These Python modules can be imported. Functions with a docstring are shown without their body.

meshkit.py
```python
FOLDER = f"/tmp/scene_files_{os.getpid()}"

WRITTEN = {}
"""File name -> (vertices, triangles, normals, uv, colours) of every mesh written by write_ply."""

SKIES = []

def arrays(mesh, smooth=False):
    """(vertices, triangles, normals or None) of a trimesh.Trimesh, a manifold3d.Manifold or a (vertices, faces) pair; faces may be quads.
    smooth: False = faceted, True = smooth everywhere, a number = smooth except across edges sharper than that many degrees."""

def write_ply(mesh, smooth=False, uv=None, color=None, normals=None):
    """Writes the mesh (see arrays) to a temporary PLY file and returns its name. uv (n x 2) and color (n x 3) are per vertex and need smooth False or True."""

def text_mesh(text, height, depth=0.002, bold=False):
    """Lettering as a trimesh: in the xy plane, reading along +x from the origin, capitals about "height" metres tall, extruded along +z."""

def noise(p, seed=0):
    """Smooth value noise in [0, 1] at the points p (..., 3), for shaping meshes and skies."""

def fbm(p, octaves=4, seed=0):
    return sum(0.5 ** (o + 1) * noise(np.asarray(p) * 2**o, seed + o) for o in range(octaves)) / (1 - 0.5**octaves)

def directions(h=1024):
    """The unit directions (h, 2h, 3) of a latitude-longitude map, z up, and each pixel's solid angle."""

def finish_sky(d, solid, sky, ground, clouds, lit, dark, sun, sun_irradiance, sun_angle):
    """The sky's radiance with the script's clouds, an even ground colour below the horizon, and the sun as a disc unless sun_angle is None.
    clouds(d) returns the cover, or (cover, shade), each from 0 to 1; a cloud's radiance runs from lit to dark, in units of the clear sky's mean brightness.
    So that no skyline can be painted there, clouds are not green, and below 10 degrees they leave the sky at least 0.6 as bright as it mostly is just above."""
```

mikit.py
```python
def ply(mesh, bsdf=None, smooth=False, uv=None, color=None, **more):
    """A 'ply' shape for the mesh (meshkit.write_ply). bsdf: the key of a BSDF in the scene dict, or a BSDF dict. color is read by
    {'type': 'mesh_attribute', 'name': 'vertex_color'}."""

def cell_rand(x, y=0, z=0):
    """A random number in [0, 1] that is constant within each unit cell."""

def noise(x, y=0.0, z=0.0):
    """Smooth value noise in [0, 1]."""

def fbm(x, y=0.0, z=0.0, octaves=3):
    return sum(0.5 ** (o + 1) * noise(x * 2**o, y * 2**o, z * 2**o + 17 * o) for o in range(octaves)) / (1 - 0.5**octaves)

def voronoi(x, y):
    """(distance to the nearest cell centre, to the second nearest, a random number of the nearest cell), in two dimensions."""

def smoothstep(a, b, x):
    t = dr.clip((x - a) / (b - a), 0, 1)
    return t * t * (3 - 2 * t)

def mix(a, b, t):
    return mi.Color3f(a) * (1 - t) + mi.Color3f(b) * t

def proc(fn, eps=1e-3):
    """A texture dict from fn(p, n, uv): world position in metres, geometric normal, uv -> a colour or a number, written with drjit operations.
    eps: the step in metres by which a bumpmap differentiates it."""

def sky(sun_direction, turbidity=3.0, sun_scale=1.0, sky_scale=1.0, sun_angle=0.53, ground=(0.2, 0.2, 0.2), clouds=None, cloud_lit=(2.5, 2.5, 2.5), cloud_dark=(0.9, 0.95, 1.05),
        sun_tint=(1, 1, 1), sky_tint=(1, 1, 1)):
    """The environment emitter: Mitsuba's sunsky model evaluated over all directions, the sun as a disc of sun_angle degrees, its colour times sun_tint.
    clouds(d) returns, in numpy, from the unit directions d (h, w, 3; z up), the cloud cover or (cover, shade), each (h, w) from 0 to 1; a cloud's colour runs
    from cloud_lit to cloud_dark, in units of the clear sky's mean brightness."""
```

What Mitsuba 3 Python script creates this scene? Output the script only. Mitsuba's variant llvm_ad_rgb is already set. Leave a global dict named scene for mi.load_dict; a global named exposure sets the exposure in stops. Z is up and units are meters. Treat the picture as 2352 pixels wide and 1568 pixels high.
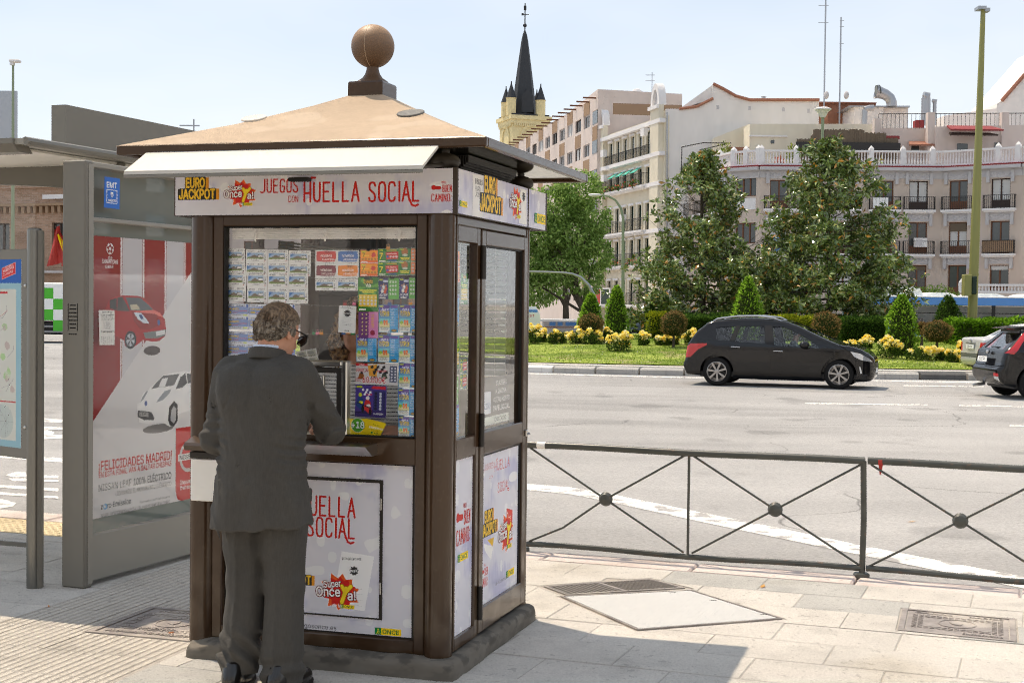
import math, random, numpy as np, trimesh, shapely, manifold3d as m3
import mitsuba as mi, drjit as dr
import mikit, meshkit
from shapely.geometry import Polygon, Point, LineString, box as sbox
from shapely import affinity, union_all
from mikit import proc, fbm, noise, smoothstep, mix, cell_rand, voronoi
T = mi.ScalarTransform4f
RNG = np.random.default_rng(7)
random.seed(7)
scene, labels = {}, {}
EYE = np.array([0.0, 0.0, 1.68])
FOC, PITCH, ROLL = 3229.8 / 2352, -0.0261, 0.0109
_F = np.array([0, math.cos(PITCH), math.sin(PITCH)])
_R0, _U0 = np.array([1.0, 0, 0]), np.cross([1.0, 0, 0], _F)
_R = math.cos(ROLL) * _R0 + math.sin(ROLL) * _U0
_U = -math.sin(ROLL) * _R0 + math.cos(ROLL) * _U0
scene['camera'] = {'type': 'perspective', 'fov': 2 * math.degrees(math.atan(0.5 / FOC)), 'fov_axis': 'x', 'near_clip': 0.05, 'far_clip': 3000.0,
     'to_world': T().look_at(origin=EYE.tolist(), target=(EYE + _F).tolist(), up=_U.tolist())}
SUN = np.array([-0.78, 0.80, 2.38])
exposure = 1.95
def sky_cover(d):
 z = np.clip(d[..., 2], 0, 1)
 wisp = meshkit.fbm(np.stack([d[..., 0] * 3 / (z + .25), d[..., 1] * 3 / (z + .25), z * 4], -1), 4, 3)
 veil = np.clip(1.02 - 2.2 * z, 0.55, 0.96)
 return np.clip(veil + (wisp - 0.5) * 0.4, 0, 1)
scene['sky'] = mikit.sky(SUN.tolist(), turbidity=3, sun_scale=.78, clouds=sky_cover, cloud_lit=(2.45, 2.52, 2.56), cloud_dark=(2.0, 2.1, 2.2), sky_tint=(1.12, 1.06, 0.98), ground=(.3, .29, .27))
def ray(x, y):
 return _F + _R * (x - 1176) / 3229.8 - _U * (y - 784) / 3229.8
def gnd(x, y, z=0.0):
 d = ray(x, y)
 return EYE + d * (z - EYE[2]) / d[2]
def at(x, y, Y):
 d = ray(x, y)
 return EYE + d * Y / d[1]
def pix(p):
 d = np.asarray(p, float) - EYE
 z = d @ _F
 return np.stack([1176 + 3229.8 * (d @ _R) / z, 784 - 3229.8 * (d @ _U) / z], -1)
def numbered(k):
 if k not in USED:
  USED[k] = 0
  return k
 while True:
  USED[k] += 1
  n = f'{k}_{USED[k]:03d}'
  if n not in USED:
   USED[n] = 0
   return n
USED = {}
def thing(name, label, cat, group=None):
 k = numbered(name)
 labels[k] = {'label': label, 'category': cat}
 if group:
  labels[k]['group'] = group
 return k
def put(key, mesh, bsdf, smooth=False, color=None, **more):
 scene[key] = mesh if isinstance(mesh, dict) else mikit.ply(mesh, 'mat_' + bsdf, smooth=smooth, color=color, **more)
 return key
def part(parent, name, mesh, bsdf, smooth=False, label=None, kind=None, **kw):
 k = numbered(parent + '__' + name)
 put(k, mesh, bsdf, smooth, **kw)
 if label or kind:
  labels[k] = {a: b for a, b in (('label', label), ('kind', kind)) if b}
 return k
def solo(name, label, cat, mesh, bsdf, smooth=False, group=None, kind=None, **kw):
 k = thing(name, label, cat, group)
 if kind:
  labels[k]['kind'] = kind
 put(k, mesh, bsdf, smooth, **kw)
 return k
def struct(name, mesh, bsdf, smooth=False, label=None, **kw):
 k = numbered(name)
 put(k, mesh, bsdf, smooth, **kw)
 labels[k] = {'kind': 'structure', 'label': label or name.replace('_', ' ')}
 return k
def lin(*c):
 """sRGB 0..255 -> linear"""
 c = np.asarray(c, float) / 255
 return [float(v) for v in np.where(c < .04045, c / 12.92, ((c + .055) / 1.055) ** 2.4)]
def M(name, rgb, rough=.6, metal=0.0, spec=.5, coat=0.0, **more):
 tex = rgb if isinstance(rgb, dict) else {'type': 'rgb', 'value': [float(v) for v in rgb]}
 d = {'type': 'principled', 'base_color': tex, 'roughness': float(rough), 'metallic': float(metal), 'specular': float(spec), **more}
 if coat:
  d['clearcoat'], d['clearcoat_gloss'] = float(coat), .95
 scene['mat_' + name] = {'type': 'twosided', 'bsdf': d}
 return name
def bump(name, inner, fn, scale=1.0, eps=2e-3):
 b = scene['mat_' + inner]['bsdf']
 scene['mat_' + name] = {'type': 'twosided', 'bsdf': {'type': 'bumpmap', 'arbitrary': proc(fn, eps), 'scale': scale, 'bsdf': b}}
 return name
M('print', {'type': 'mesh_attribute', 'name': 'vertex_color'}, .45, spec=.35)
scene['mat_leafy'] = {'type': 'principledthin', 'base_color': {'type': 'mesh_attribute', 'name': 'vertex_color'}, 'roughness': .5, 'diff_trans': .9, 'eta': 1.4}
M('painted', {'type': 'mesh_attribute', 'name': 'vertex_color'}, .7, spec=.25)
def cat(*ms):
 ms = [m for m in (ms[0] if len(ms) == 1 and isinstance(ms[0], (list, tuple)) else ms) if m is not None and len(m.faces)]
 v, f, n = [], [], 0
 for m in ms:
  v.append(np.asarray(m.vertices)); f.append(np.asarray(m.faces) + n); n += len(m.vertices)
 return trimesh.Trimesh(np.vstack(v), np.vstack(f), process=False)
def tm(v, f):
 f = np.asarray(f)
 if f.shape[1] == 4:
  f = np.vstack([f[:, [0, 1, 2]], f[:, [0, 2, 3]]])
 return trimesh.Trimesh(np.asarray(v, float), f, process=False)
_BF = np.array([[0, 2, 3, 1], [4, 5, 7, 6], [0, 1, 5, 4], [2, 6, 7, 3], [0, 4, 6, 2], [1, 3, 7, 5]])
def bx(x0, x1, y0, y1, z0, z1):
 x0, x1 = sorted((x0, x1)); y0, y1 = sorted((y0, y1)); z0, z1 = sorted((z0, z1))
 return tm([[x, y, z] for z in (z0, z1) for y in (y0, y1) for x in (x0, x1)], _BF)
def cbx(x0, x1, y0, y1, z0, z1, c=.006):
 """box with chamfered edges"""
 x0, x1 = sorted((x0, x1)); y0, y1 = sorted((y0, y1)); z0, z1 = sorted((z0, z1))
 c = min(c, (x1 - x0) * .45, (y1 - y0) * .45, (z1 - z0) * .45)
 p = []
 for x, sx in ((x0, 1), (x1, -1)):
  for y, sy in ((y0, 1), (y1, -1)):
   for z, sz in ((z0, 1), (z1, -1)):
    p += [[x + sx * c, y + sy * c, z], [x + sx * c, y, z + sz * c], [x, y + sy * c, z + sz * c]]
 return trimesh.convex.convex_hull(np.array(p))
def hull(p):
 return trimesh.convex.convex_hull(np.asarray(p, float))
def prism(poly, z0, z1):
 """shapely polygon or point list extruded along z"""
 poly = Polygon(poly) if not hasattr(poly, 'geom_type') else poly
 gs = [g for g in getattr(poly, 'geoms', [poly]) if g.area > 1e-9]
 out = []
 for g in gs:
  m = trimesh.creation.extrude_polygon(g, z1 - z0, engine='earcut')
  m.apply_translation([0, 0, z0])
  out.append(m)
 return cat(out)
def frame(o, ex, ey, ez):
 m = np.eye(4)
 m[:3, 0], m[:3, 1], m[:3, 2], m[:3, 3] = ex, ey, ez, o
 return m
def mv(m, mat):
 m = m.copy()
 m.vertices = np.asarray(m.vertices) @ mat[:3, :3].T + mat[:3, 3]
 if np.linalg.det(mat[:3, :3]) < 0:
  m.faces = m.faces[:, ::-1]
 return m
def tr(m, x=0, y=0, z=0):
 return trimesh.Trimesh(np.asarray(m.vertices) + [x, y, z], m.faces, process=False)
def sc(m, x=1, y=1, z=1):
 return trimesh.Trimesh(np.asarray(m.vertices) * [x, y, z], m.faces if x * y * z > 0 else m.faces[:, ::-1], process=False)
def rotz(m, a):
 c, s = math.cos(a), math.sin(a)
 return mv(m, np.array([[c, -s, 0, 0], [s, c, 0, 0], [0, 0, 1, 0], [0, 0, 0, 1.0]]))
def rotx(m, a):
 c, s = math.cos(a), math.sin(a)
 return mv(m, np.array([[1, 0, 0, 0], [0, c, -s, 0], [0, s, c, 0], [0, 0, 0, 1.0]]))
def roty(m, a):
 c, s = math.cos(a), math.sin(a)
 return mv(m, np.array([[c, 0, s, 0], [0, 1, 0, 0], [-s, 0, c, 0], [0, 0, 0, 1.0]]))
def tube(pts, r, n=10, cap=True):
 p = np.asarray(pts, float)
 r = np.broadcast_to(np.asarray(r, float), (len(p),))
 t = np.gradient(p, axis=0)
 t /= np.linalg.norm(t, axis=1, keepdims=True) + 1e-12
 a = np.cross(t[0], [0, 0, 1.0] if abs(t[0, 2]) < .9 else [1.0, 0, 0]); a /= np.linalg.norm(a)
 A = []
 for i in range(len(p)):
  a = a - (a @ t[i]) * t[i]; a = a / (np.linalg.norm(a) + 1e-12); A.append(a)
 A = np.array(A); B = np.cross(t, A)
 ang = np.arange(n) * 2 * np.pi / n
 v = p[:, None] + r[:, None, None] * (np.cos(ang)[None, :, None] * A[:, None] + np.sin(ang)[None, :, None] * B[:, None])
 i, j = np.meshgrid(np.arange(len(p) - 1), np.arange(n), indexing='ij')
 q = np.stack([i * n + j, i * n + (j + 1) % n, (i + 1) * n + (j + 1) % n, (i + 1) * n + j], -1).reshape(-1, 4)
 V = v.reshape(-1, 3)
 F = np.vstack([q[:, [0, 1, 2]], q[:, [0, 2, 3]]])
 if cap:
  k = len(V); e = (len(p) - 1) * n
  V = np.vstack([V, p[:1], p[-1:]])
  j = np.arange(n)
  F = np.vstack([F, np.stack([(j + 1) % n, j, j * 0 + k], 1), np.stack([e + j, e + (j + 1) % n, j * 0 + k + 1], 1)])
 return trimesh.Trimesh(V, F, process=False)
def lathe(prof, n=24):
 """profile [(r, z), ...] about the z axis, bottom to top"""
 prof = np.asarray(prof, float)
 ang = np.arange(n) * 2 * np.pi / n
 v = np.stack([prof[:, None, 0] * np.cos(ang), prof[:, None, 0] * np.sin(ang), np.repeat(prof[:, 1:2], n, 1)], -1)
 i, j = np.meshgrid(np.arange(len(prof) - 1), np.arange(n), indexing='ij')
 q = np.stack([i * n + j, i * n + (j + 1) % n, (i + 1) * n + (j + 1) % n, (i + 1) * n + j], -1).reshape(-1, 4)
 V = v.reshape(-1, 3); k = len(V); e = (len(prof) - 1) * n; j = np.arange(n)
 V = np.vstack([V, [[0, 0, prof[0, 1]], [0, 0, prof[-1, 1]]]])
 return trimesh.Trimesh(V, np.vstack([q[:, [0, 1, 2]], q[:, [0, 2, 3]], np.stack([(j + 1) % n, j, j * 0 + k], 1), np.stack([e + j, e + (j + 1) % n, j * 0 + k + 1], 1)]), process=False)
def sph(c, r, n=16):
 m = trimesh.creation.uv_sphere(1.0, count=[n, 2 * n])
 return trimesh.Trimesh(np.asarray(m.vertices) * r + np.asarray(c), m.faces, process=False)
def sheet(w, h, nx=1, ny=1):
 """flat grid in xy, 0..w, 0..h"""
 x, y = np.meshgrid(np.linspace(0, w, nx + 1), np.linspace(0, h, ny + 1))
 v = np.stack([x, y, 0 * x], -1).reshape(-1, 3)
 i, j = np.meshgrid(np.arange(ny), np.arange(nx), indexing='ij')
 a = (i * (nx + 1) + j).ravel()
 return tm(v, np.stack([a, a + 1, a + nx + 2, a + nx + 1], 1))
_TX = {}
def lettering(txt, h, w=None, bold=False):
 """flat lettering polygons' mesh, baseline at 0, reading along +x; w squeezes it to a width"""
 k = (txt, bold)
 if k not in _TX:
  m = meshkit.text_mesh(txt, 1.0, .02, bold)
  keep = m.face_normals[:, 2] > .5
  m = trimesh.Trimesh(m.vertices, m.faces[keep], process=False)
  m.remove_unreferenced_vertices()
  v = np.asarray(m.vertices).copy(); v[:, 2] = 0
  v[:, 0] -= v[:, 0].min()
  _TX[k] = (v, np.asarray(m.faces))
 v, f = _TX[k]
 v = v * h
 if w:
  v[:, 0] *= w / v[:, 0].max()
 return trimesh.Trimesh(v, f, process=False)
class Print:
 """a flat printed design in the xy plane; build() gives one mesh with a flat colour per polygon"""
 STEP = .00025
 def __init__(self, step=None):
  self.v, self.f, self.c, self.n, self.k = [], [], [], 0, 0
  self.step = step or self.STEP
 def mesh(self, m, col, layer=None):
  self.k += 1
  v = np.array(m.vertices, float)
  v[:, 2] = (self.k if layer is None else layer) * self.step
  self.v.append(v); self.f.append(np.asarray(m.faces) + self.n); self.n += len(v)
  self.c.append(np.tile(lin(*col), (len(v), 1)))
  return self
 def poly(self, p, col, layer=None):
  p = Polygon(p) if not hasattr(p, 'geom_type') else p
  ms = []
  for g in getattr(p, 'geoms', [p]):
   if g.area > 1e-9:
    v, f = trimesh.creation.triangulate_polygon(g, engine='earcut')
    ms.append(trimesh.Trimesh(np.c_[v, np.zeros(len(v))], f, process=False))
  for i, m in enumerate(ms):
   a = np.asarray(m.vertices)[np.asarray(m.faces)]
   s = np.cross(a[:, 1] - a[:, 0], a[:, 2] - a[:, 0])[:, 2] < 0
   f = np.asarray(m.faces).copy(); f[s] = f[s][:, ::-1]
   m.faces = f
  if ms:
   self.mesh(cat(ms), col, layer)
  return self
 def rect(self, x0, y0, x1, y1, col, layer=None):
  return self.mesh(tm([[x0, y0, 0], [x1, y0, 0], [x1, y1, 0], [x0, y1, 0]], [[0, 1, 2, 3]]), col, layer)
 def text(self, txt, x, y, h, col, w=None, bold=False, rot=0, align='l', slant=0, layer=None):
  m = lettering(txt, h, w, bold)
  v = np.array(m.vertices)
  L = v[:, 0].max()
  v[:, 0] -= {'l': 0, 'c': L / 2, 'r': L}[align]
  v[:, 0] += slant * v[:, 1]
  c, s = math.cos(rot), math.sin(rot)
  v = np.c_[v[:, 0] * c - v[:, 1] * s + x, v[:, 0] * s + v[:, 1] * c + y, v[:, 2]]
  return self.mesh(trimesh.Trimesh(v, m.faces, process=False), col, layer)
 def line(self, pts, w, col, layer=None):
  return self.poly(LineString(pts).buffer(w / 2, cap_style='round'), col, layer)
 def build(self, mat):
  m = trimesh.Trimesh(np.vstack(self.v), np.vstack(self.f), process=False)
  return mv(m, mat), np.vstack(self.c)
def printed(parent, name, pr, mat, label=None, bsdf='print'):
 m, c = pr.build(mat)
 return part(parent, name, m, bsdf, color=c, label=label)
def nets(fn, lo, hi, h, smooth_it=1):
 lo, hi = np.asarray(lo, float), np.asarray(hi, float)
 n = np.ceil((hi - lo) / h).astype(int) + 1
 ax = [lo[k] + h * np.arange(n[k]) for k in range(3)]
 X, Y, Z = np.meshgrid(*ax, indexing='ij')
 d = fn(X, Y, Z)
 s = d < 0
 cells = np.zeros(n - 1, bool)
 c8 = [s[i:n[0] - 1 + i, j:n[1] - 1 + j, k:n[2] - 1 + k] for i in (0, 1) for j in (0, 1) for k in (0, 1)]
 cnt = sum(c.astype(np.int8) for c in c8)
 cells = (cnt > 0) & (cnt < 8)
 idx = np.full(n - 1, -1); ci = np.argwhere(cells); idx[cells] = np.arange(len(ci))
 acc, num = np.zeros((len(ci), 3)), np.zeros(len(ci))
 off = [(i, j, k) for i in (0, 1) for j in (0, 1) for k in (0, 1)]
 for a in range(8):
  for b in range(a + 1, 8):
   if sum(abs(p - q) for p, q in zip(off[a], off[b])) != 1:
    continue
   pa, pb = ci + off[a], ci + off[b]
   da, db = d[tuple(pa.T)], d[tuple(pb.T)]
   on = (da < 0) != (db < 0)
   t = np.where(on, da / np.where(on, da - db, 1), 0)[:, None]
   acc += np.where(on[:, None], pa + t * (pb - pa), 0); num += on
 v = lo + h * acc / num[:, None]
 F = []
 for axis in range(3):
  sl0 = [slice(None)] * 3; sl1 = [slice(None)] * 3
  sl0[axis] = slice(0, n[axis] - 1); sl1[axis] = slice(1, n[axis])
  o1, o2 = [k for k in range(3) if k != axis]
  e = s[tuple(sl0)] != s[tuple(sl1)]
  p = np.argwhere(e)
  p = p[(p[:, o1] > 0) & (p[:, o2] > 0) & (p[:, o1] < n[o1] - 1) & (p[:, o2] < n[o2] - 1)]
  u1 = np.zeros(3, int); u1[o1] = 1; u2 = np.zeros(3, int); u2[o2] = 1
  q = np.stack([idx[tuple((p - u1 - u2).T)], idx[tuple((p - u2).T)], idx[tuple(p.T)], idx[tuple((p - u1).T)]], 1)
  flip = s[tuple(p.T)] ^ (axis == 1)
  q = np.where(flip[:, None], q, q[:, ::-1])
  F.append(q)
 F = np.vstack(F)
 m = tm(v, F)
 if smooth_it:
  trimesh.smoothing.filter_taubin(m, iterations=smooth_it)
 if m.volume < 0:
  m.faces = m.faces[:, ::-1]
 return m
def smin(a, b, k):
 h = np.clip(.5 + .5 * (b - a) / k, 0, 1)
 return b + (a - b) * h - k * h * (1 - h)
def smax(a, b, k):
 return -smin(-a, -b, k)
def cone(X, Y, Z, p, q, r1, r2):
 """round cone distance (approximate)"""
 p, q = np.asarray(p, float), np.asarray(q, float)
 d = q - p
 L = d @ d + 1e-12
 t = np.clip(((X - p[0]) * d[0] + (Y - p[1]) * d[1] + (Z - p[2]) * d[2]) / L, 0, 1)
 return np.sqrt((X - p[0] - t * d[0]) ** 2 + (Y - p[1] - t * d[1]) ** 2 + (Z - p[2] - t * d[2]) ** 2) - (r1 + (r2 - r1) * t)
def ell(X, Y, Z, c, r):
 c, r = np.asarray(c, float), np.asarray(r, float)
 k0 = np.sqrt(((X - c[0]) / r[0]) ** 2 + ((Y - c[1]) / r[1]) ** 2 + ((Z - c[2]) / r[2]) ** 2)
 k1 = np.sqrt(((X - c[0]) / r[0] ** 2) ** 2 + ((Y - c[1]) / r[1] ** 2) ** 2 + ((Z - c[2]) / r[2] ** 2) ** 2) + 1e-9
 return k0 * (k0 - 1) / k1
def pn(X, Y, Z, s, seed=0, oct=3):
 return meshkit.fbm(np.stack([X * s, Y * s, Z * s], -1), oct, seed) - .5
def mani(m):
 m = m.copy(); m.merge_vertices()
 return m3.Manifold(m3.Mesh(np.asarray(m.vertices, np.float32), np.asarray(m.faces, np.uint32)))
def unmani(x):
 k = x.to_mesh()
 return trimesh.Trimesh(np.asarray(k.vert_properties[:, :3], float), np.asarray(k.tri_verts), process=False)
# ============================================================ ground, road, pavement
def _asphalt(p, n, uv):
 g = fbm(p.x * 55, p.y * 55, 1.0, 2)
 big = fbm(p.x * .35, p.y * .12 + 3, 2.0, 3)
 streak = fbm(p.x * .5 + p.y * .2, p.y * 2.2, 5.0, 2)
 v = .315 * (0.74 + .40 * g) * (0.80 + .32 * big) * (.90 + .2 * streak)
 a, b, c = voronoi(p.x * .23 + .3 * fbm(p.x, p.y, 0.0, 2), p.y * .16)
 crack = smoothstep(.012, .0, b - a) * smoothstep(.45, .6, fbm(p.x * .4, p.y * .4, 9.0, 2))
 lane = smoothstep(.35, .65, fbm(p.x * .05 + p.y * .02, p.y * .55 + p.x * .18, 7.0, 3))
 patch = smoothstep(.60, .63, noise(p.x * .16 + 3, p.y * .34, 2.0)) * .10
 oil = smoothstep(.68, .80, fbm(p.x * 1.1, p.y * .8, 11.0, 3))
 return mi.Color3f(v, v * .985, v * .965) * (1 - .45 * crack) * (.90 + .12 * lane - .7 * patch) * (1 - .22 * oil)
M('asphalt', proc(_asphalt), .85, spec=.3)
def _paint(p, n, uv):
 w = fbm(p.x * 9, p.y * 9, 0.0, 3)
 t = smoothstep(.36, .56, w + .18 * fbm(p.x * 40, p.y * 40, 3.0, 2))
 return mix((.30, .29, .28), (.62, .61, .58), t)
M('road_paint', proc(_paint), .7, spec=.3)
def _slab(base, sp):
 def fn(p, n, uv):
  grain = fbm(p.x * 160, p.y * 160, p.z * 160, 2)
  cloud = fbm(p.x * 2.1, p.y * 2.1, 0.0, 4)
  stain = smoothstep(.5, .9, fbm(p.x * 5.5 + 9, p.y * 5.5, 4.0, 3))
  tone = cell_rand(dr.floor(p.x * .7), dr.floor(p.y * .9), 1) * .06
  v = (.76 + .36 * grain) * (.86 + .24 * cloud) * (1 - .14 * stain) + tone
  gum = smoothstep(.86, .90, noise(p.x * 38, p.y * 38, 2.0)) * .2
  dirt = smoothstep(.55, .75, fbm(p.x * 1.1 + 3, p.y * 1.4, 8.0, 4))
  return mi.Color3f(base[0], base[1], base[2]) * v * (1 - gum) * mix((1, 1, 1), (.88, .86, .82), dirt)
 return proc(fn)
M('slab_beige', _slab((.46, .438, .402), 1), .85, spec=.25)
M('slab_grey', _slab((.36, .355, .335), 1), .85, spec=.25)
M('slab_warm', _slab((.485, .46, .42), 1), .85, spec=.25)
M('slab_ribbed', _slab((.46, .43, .38), 1), .85, spec=.25)
M('kerb_pink', _slab((.54, .465, .43), 1), .8, spec=.3)
M('kerb_grey', _slab((.44, .43, .41), 1), .85, spec=.3)
M('kerb_white', _slab((.72, .71, .69), 1), .8, spec=.3)
M('kerb_black', _slab((.12, .12, .12), 1), .8, spec=.3)
M('mortar', _slab((.37, .345, .31), 1), .95, spec=.1)
M('tactile_yellow', _slab((.55, .46, .30), 1), .85, spec=.2)
Z_ROAD = -.10
struct('ground', tr(sheet(1600, 1600, 8, 8), -800, -500, -.45), 'mortar', label='flat ground beneath the whole place')
struct('road', tr(sheet(520, 420, 40, 40), -260, -60, Z_ROAD), 'asphalt', label='grey asphalt road round the planted roundabout')
KD = np.array([.9352, -.3541]); KN = np.array([.3541, .9352])
K0 = np.array([1.161, 9.207])
def kline(t, off=0.0):
 return K0 + KD * t + KN * off
KA, KB = np.array([.95618, -.29276]), np.array([.29276, .95618])
pave_poly = Polygon([kline(-12, -.3), kline(14, -.3), kline(14, -16), kline(-12, -16)])
struct('pavement', prism(pave_poly, -.3, -.004), 'mortar', label='paved footway of stone slabs in the foreground')
kerb_parts = []
t = -11.9
k = 0
while t < 12:
 L = 1.0 + .04 * math.sin(k * 3.7)
 w = .30
 q = [kline(t + .006, -w), kline(t + L - .006, -w), kline(t + L - .006, 0), kline(t + .006, 0)]
 dz = .004 * math.sin(k * 2.3)
 c = .012
 b0 = np.array(q); ctr = b0.mean(0)
 b1 = ctr + (b0 - ctr) * [1 - 2 * c / 1.0, 1 - 2 * c / 1.0]
 P = [[*v, -.3] for v in b0] + [[*v, dz - c] for v in b0] + [[*v, dz] for v in b1]
 part('pavement', 'kerb_stone', hull(P), 'kerb_pink')
 t += L; k += 1
GRATE = [(.205, 8.361), (.862, 8.632), (1.05, 8.362), (.332, 8.122)]
PLATE = [(.311, 8.072), (1.073, 8.286), (1.462, 7.565), (.673, 7.273)]
MANHR = [(2.213, 7.866), (2.759, 7.629), (2.574, 7.085), (2.036, 7.322)]
KO = np.array([-.2519, 6.2692, 0]); KA3 = np.array([.95618, -.29276, 0]); KB3 = np.array([.29276, .95618, 0])
KIO = frame(KO, KA3, KB3, [0, 0, 1.0])
kxy = lambda a, b: (KO + a * KA3 + b * KB3)[:2]
ab = lambda a, b: tuple(KA * a + KB * b)
MANHL = [ab(-4.13, 6.15), ab(-4.13, 6.78), ab(-3.50, 6.78), ab(-3.50, 6.15)]
FOOT = Polygon([kxy(-1.33, -.05), kxy(.02, -.05), kxy(.02, 1.33), kxy(-1.33, 1.33)])
holes = union_all([Polygon(GRATE).buffer(.035, join_style='mitre'), Polygon(PLATE).buffer(.03, join_style='mitre'), Polygon(MANHR).buffer(.012, join_style='mitre'), Polygon(MANHL).buffer(.012, join_style='mitre'), FOOT])
def chamfered(poly, z0, z1, c=.004):
 """convex-ish slab with a worn edge"""
 inner = poly.buffer(-c, join_style='mitre')
 if inner.is_empty or inner.geom_type != 'Polygon' or len(poly.interiors) or len(inner.exterior.coords) != len(poly.exterior.coords) or poly.convex_hull.area > poly.area * 1.001:
  return prism(poly, z0, z1)
 a, b = np.array(poly.exterior.coords)[:-1], np.array(inner.exterior.coords)[:-1]
 return hull([[*v, z0] for v in a] + [[*v, z1 - c] for v in a] + [[*v, z1] for v in b])
RIB_A0, RIB_A1 = -4.65, -3.47
rib_zone = Polygon([ab(RIB_A0, 3), ab(RIB_A1, 3), ab(RIB_A1, 9.6), ab(RIB_A0, 9.6)])
inside = pave_poly.buffer(-.004)
right_zone = inside.intersection(Polygon([ab(RIB_A1 + .01, 3.2), ab(3.2, 3.2), ab(3.2, 12), ab(RIB_A1 + .01, 12)])).difference(holes)
n_slab = 0
for j in range(-1, 13):
 off = -.306 - .405 * j
 for i in range(-9, 9):
  u0 = i * .605 + .3 * (j % 2) + .02 * math.sin(j * 5.1)
  w = .6
  cell = Polygon([kline(u0, off - .401), kline(u0 + w, off - .401), kline(u0 + w, off), kline(u0, off)])
  g = cell.intersection(right_zone)
  for s in getattr(g, 'geoms', [g]):
   if s.geom_type != 'Polygon' or s.area < .012:
    continue
   c = np.array(s.centroid.coords[0])
   px = pix([*c, 0])
   if c[1] < 3.6 or px[0] < 150 or px[0] > 2700 or px[1] > 1800:
    continue
   r = cell_r = (math.sin(i * 12.9 + j * 78.2) * 43758.5) % 1
   mat = 'slab_grey' if (r < .12 or (j, i) in ((0, 0), (0, 1), (1, 1))) else 'slab_warm' if r > .62 else 'slab_beige'
   part('pavement', 'slab', chamfered(s, -.05, .0015 * math.sin(i * 7 + j * 3)), mat); n_slab += 1
left_zone = inside.intersection(Polygon([ab(-9, 3), ab(RIB_A0 - .01, 3), ab(RIB_A0 - .01, 12), ab(-9, 12)])).difference(union_all([Polygon([kline(-12, -.32), kline(4, -.32), kline(4, -.85), kline(-12, -.85)])]))
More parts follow.
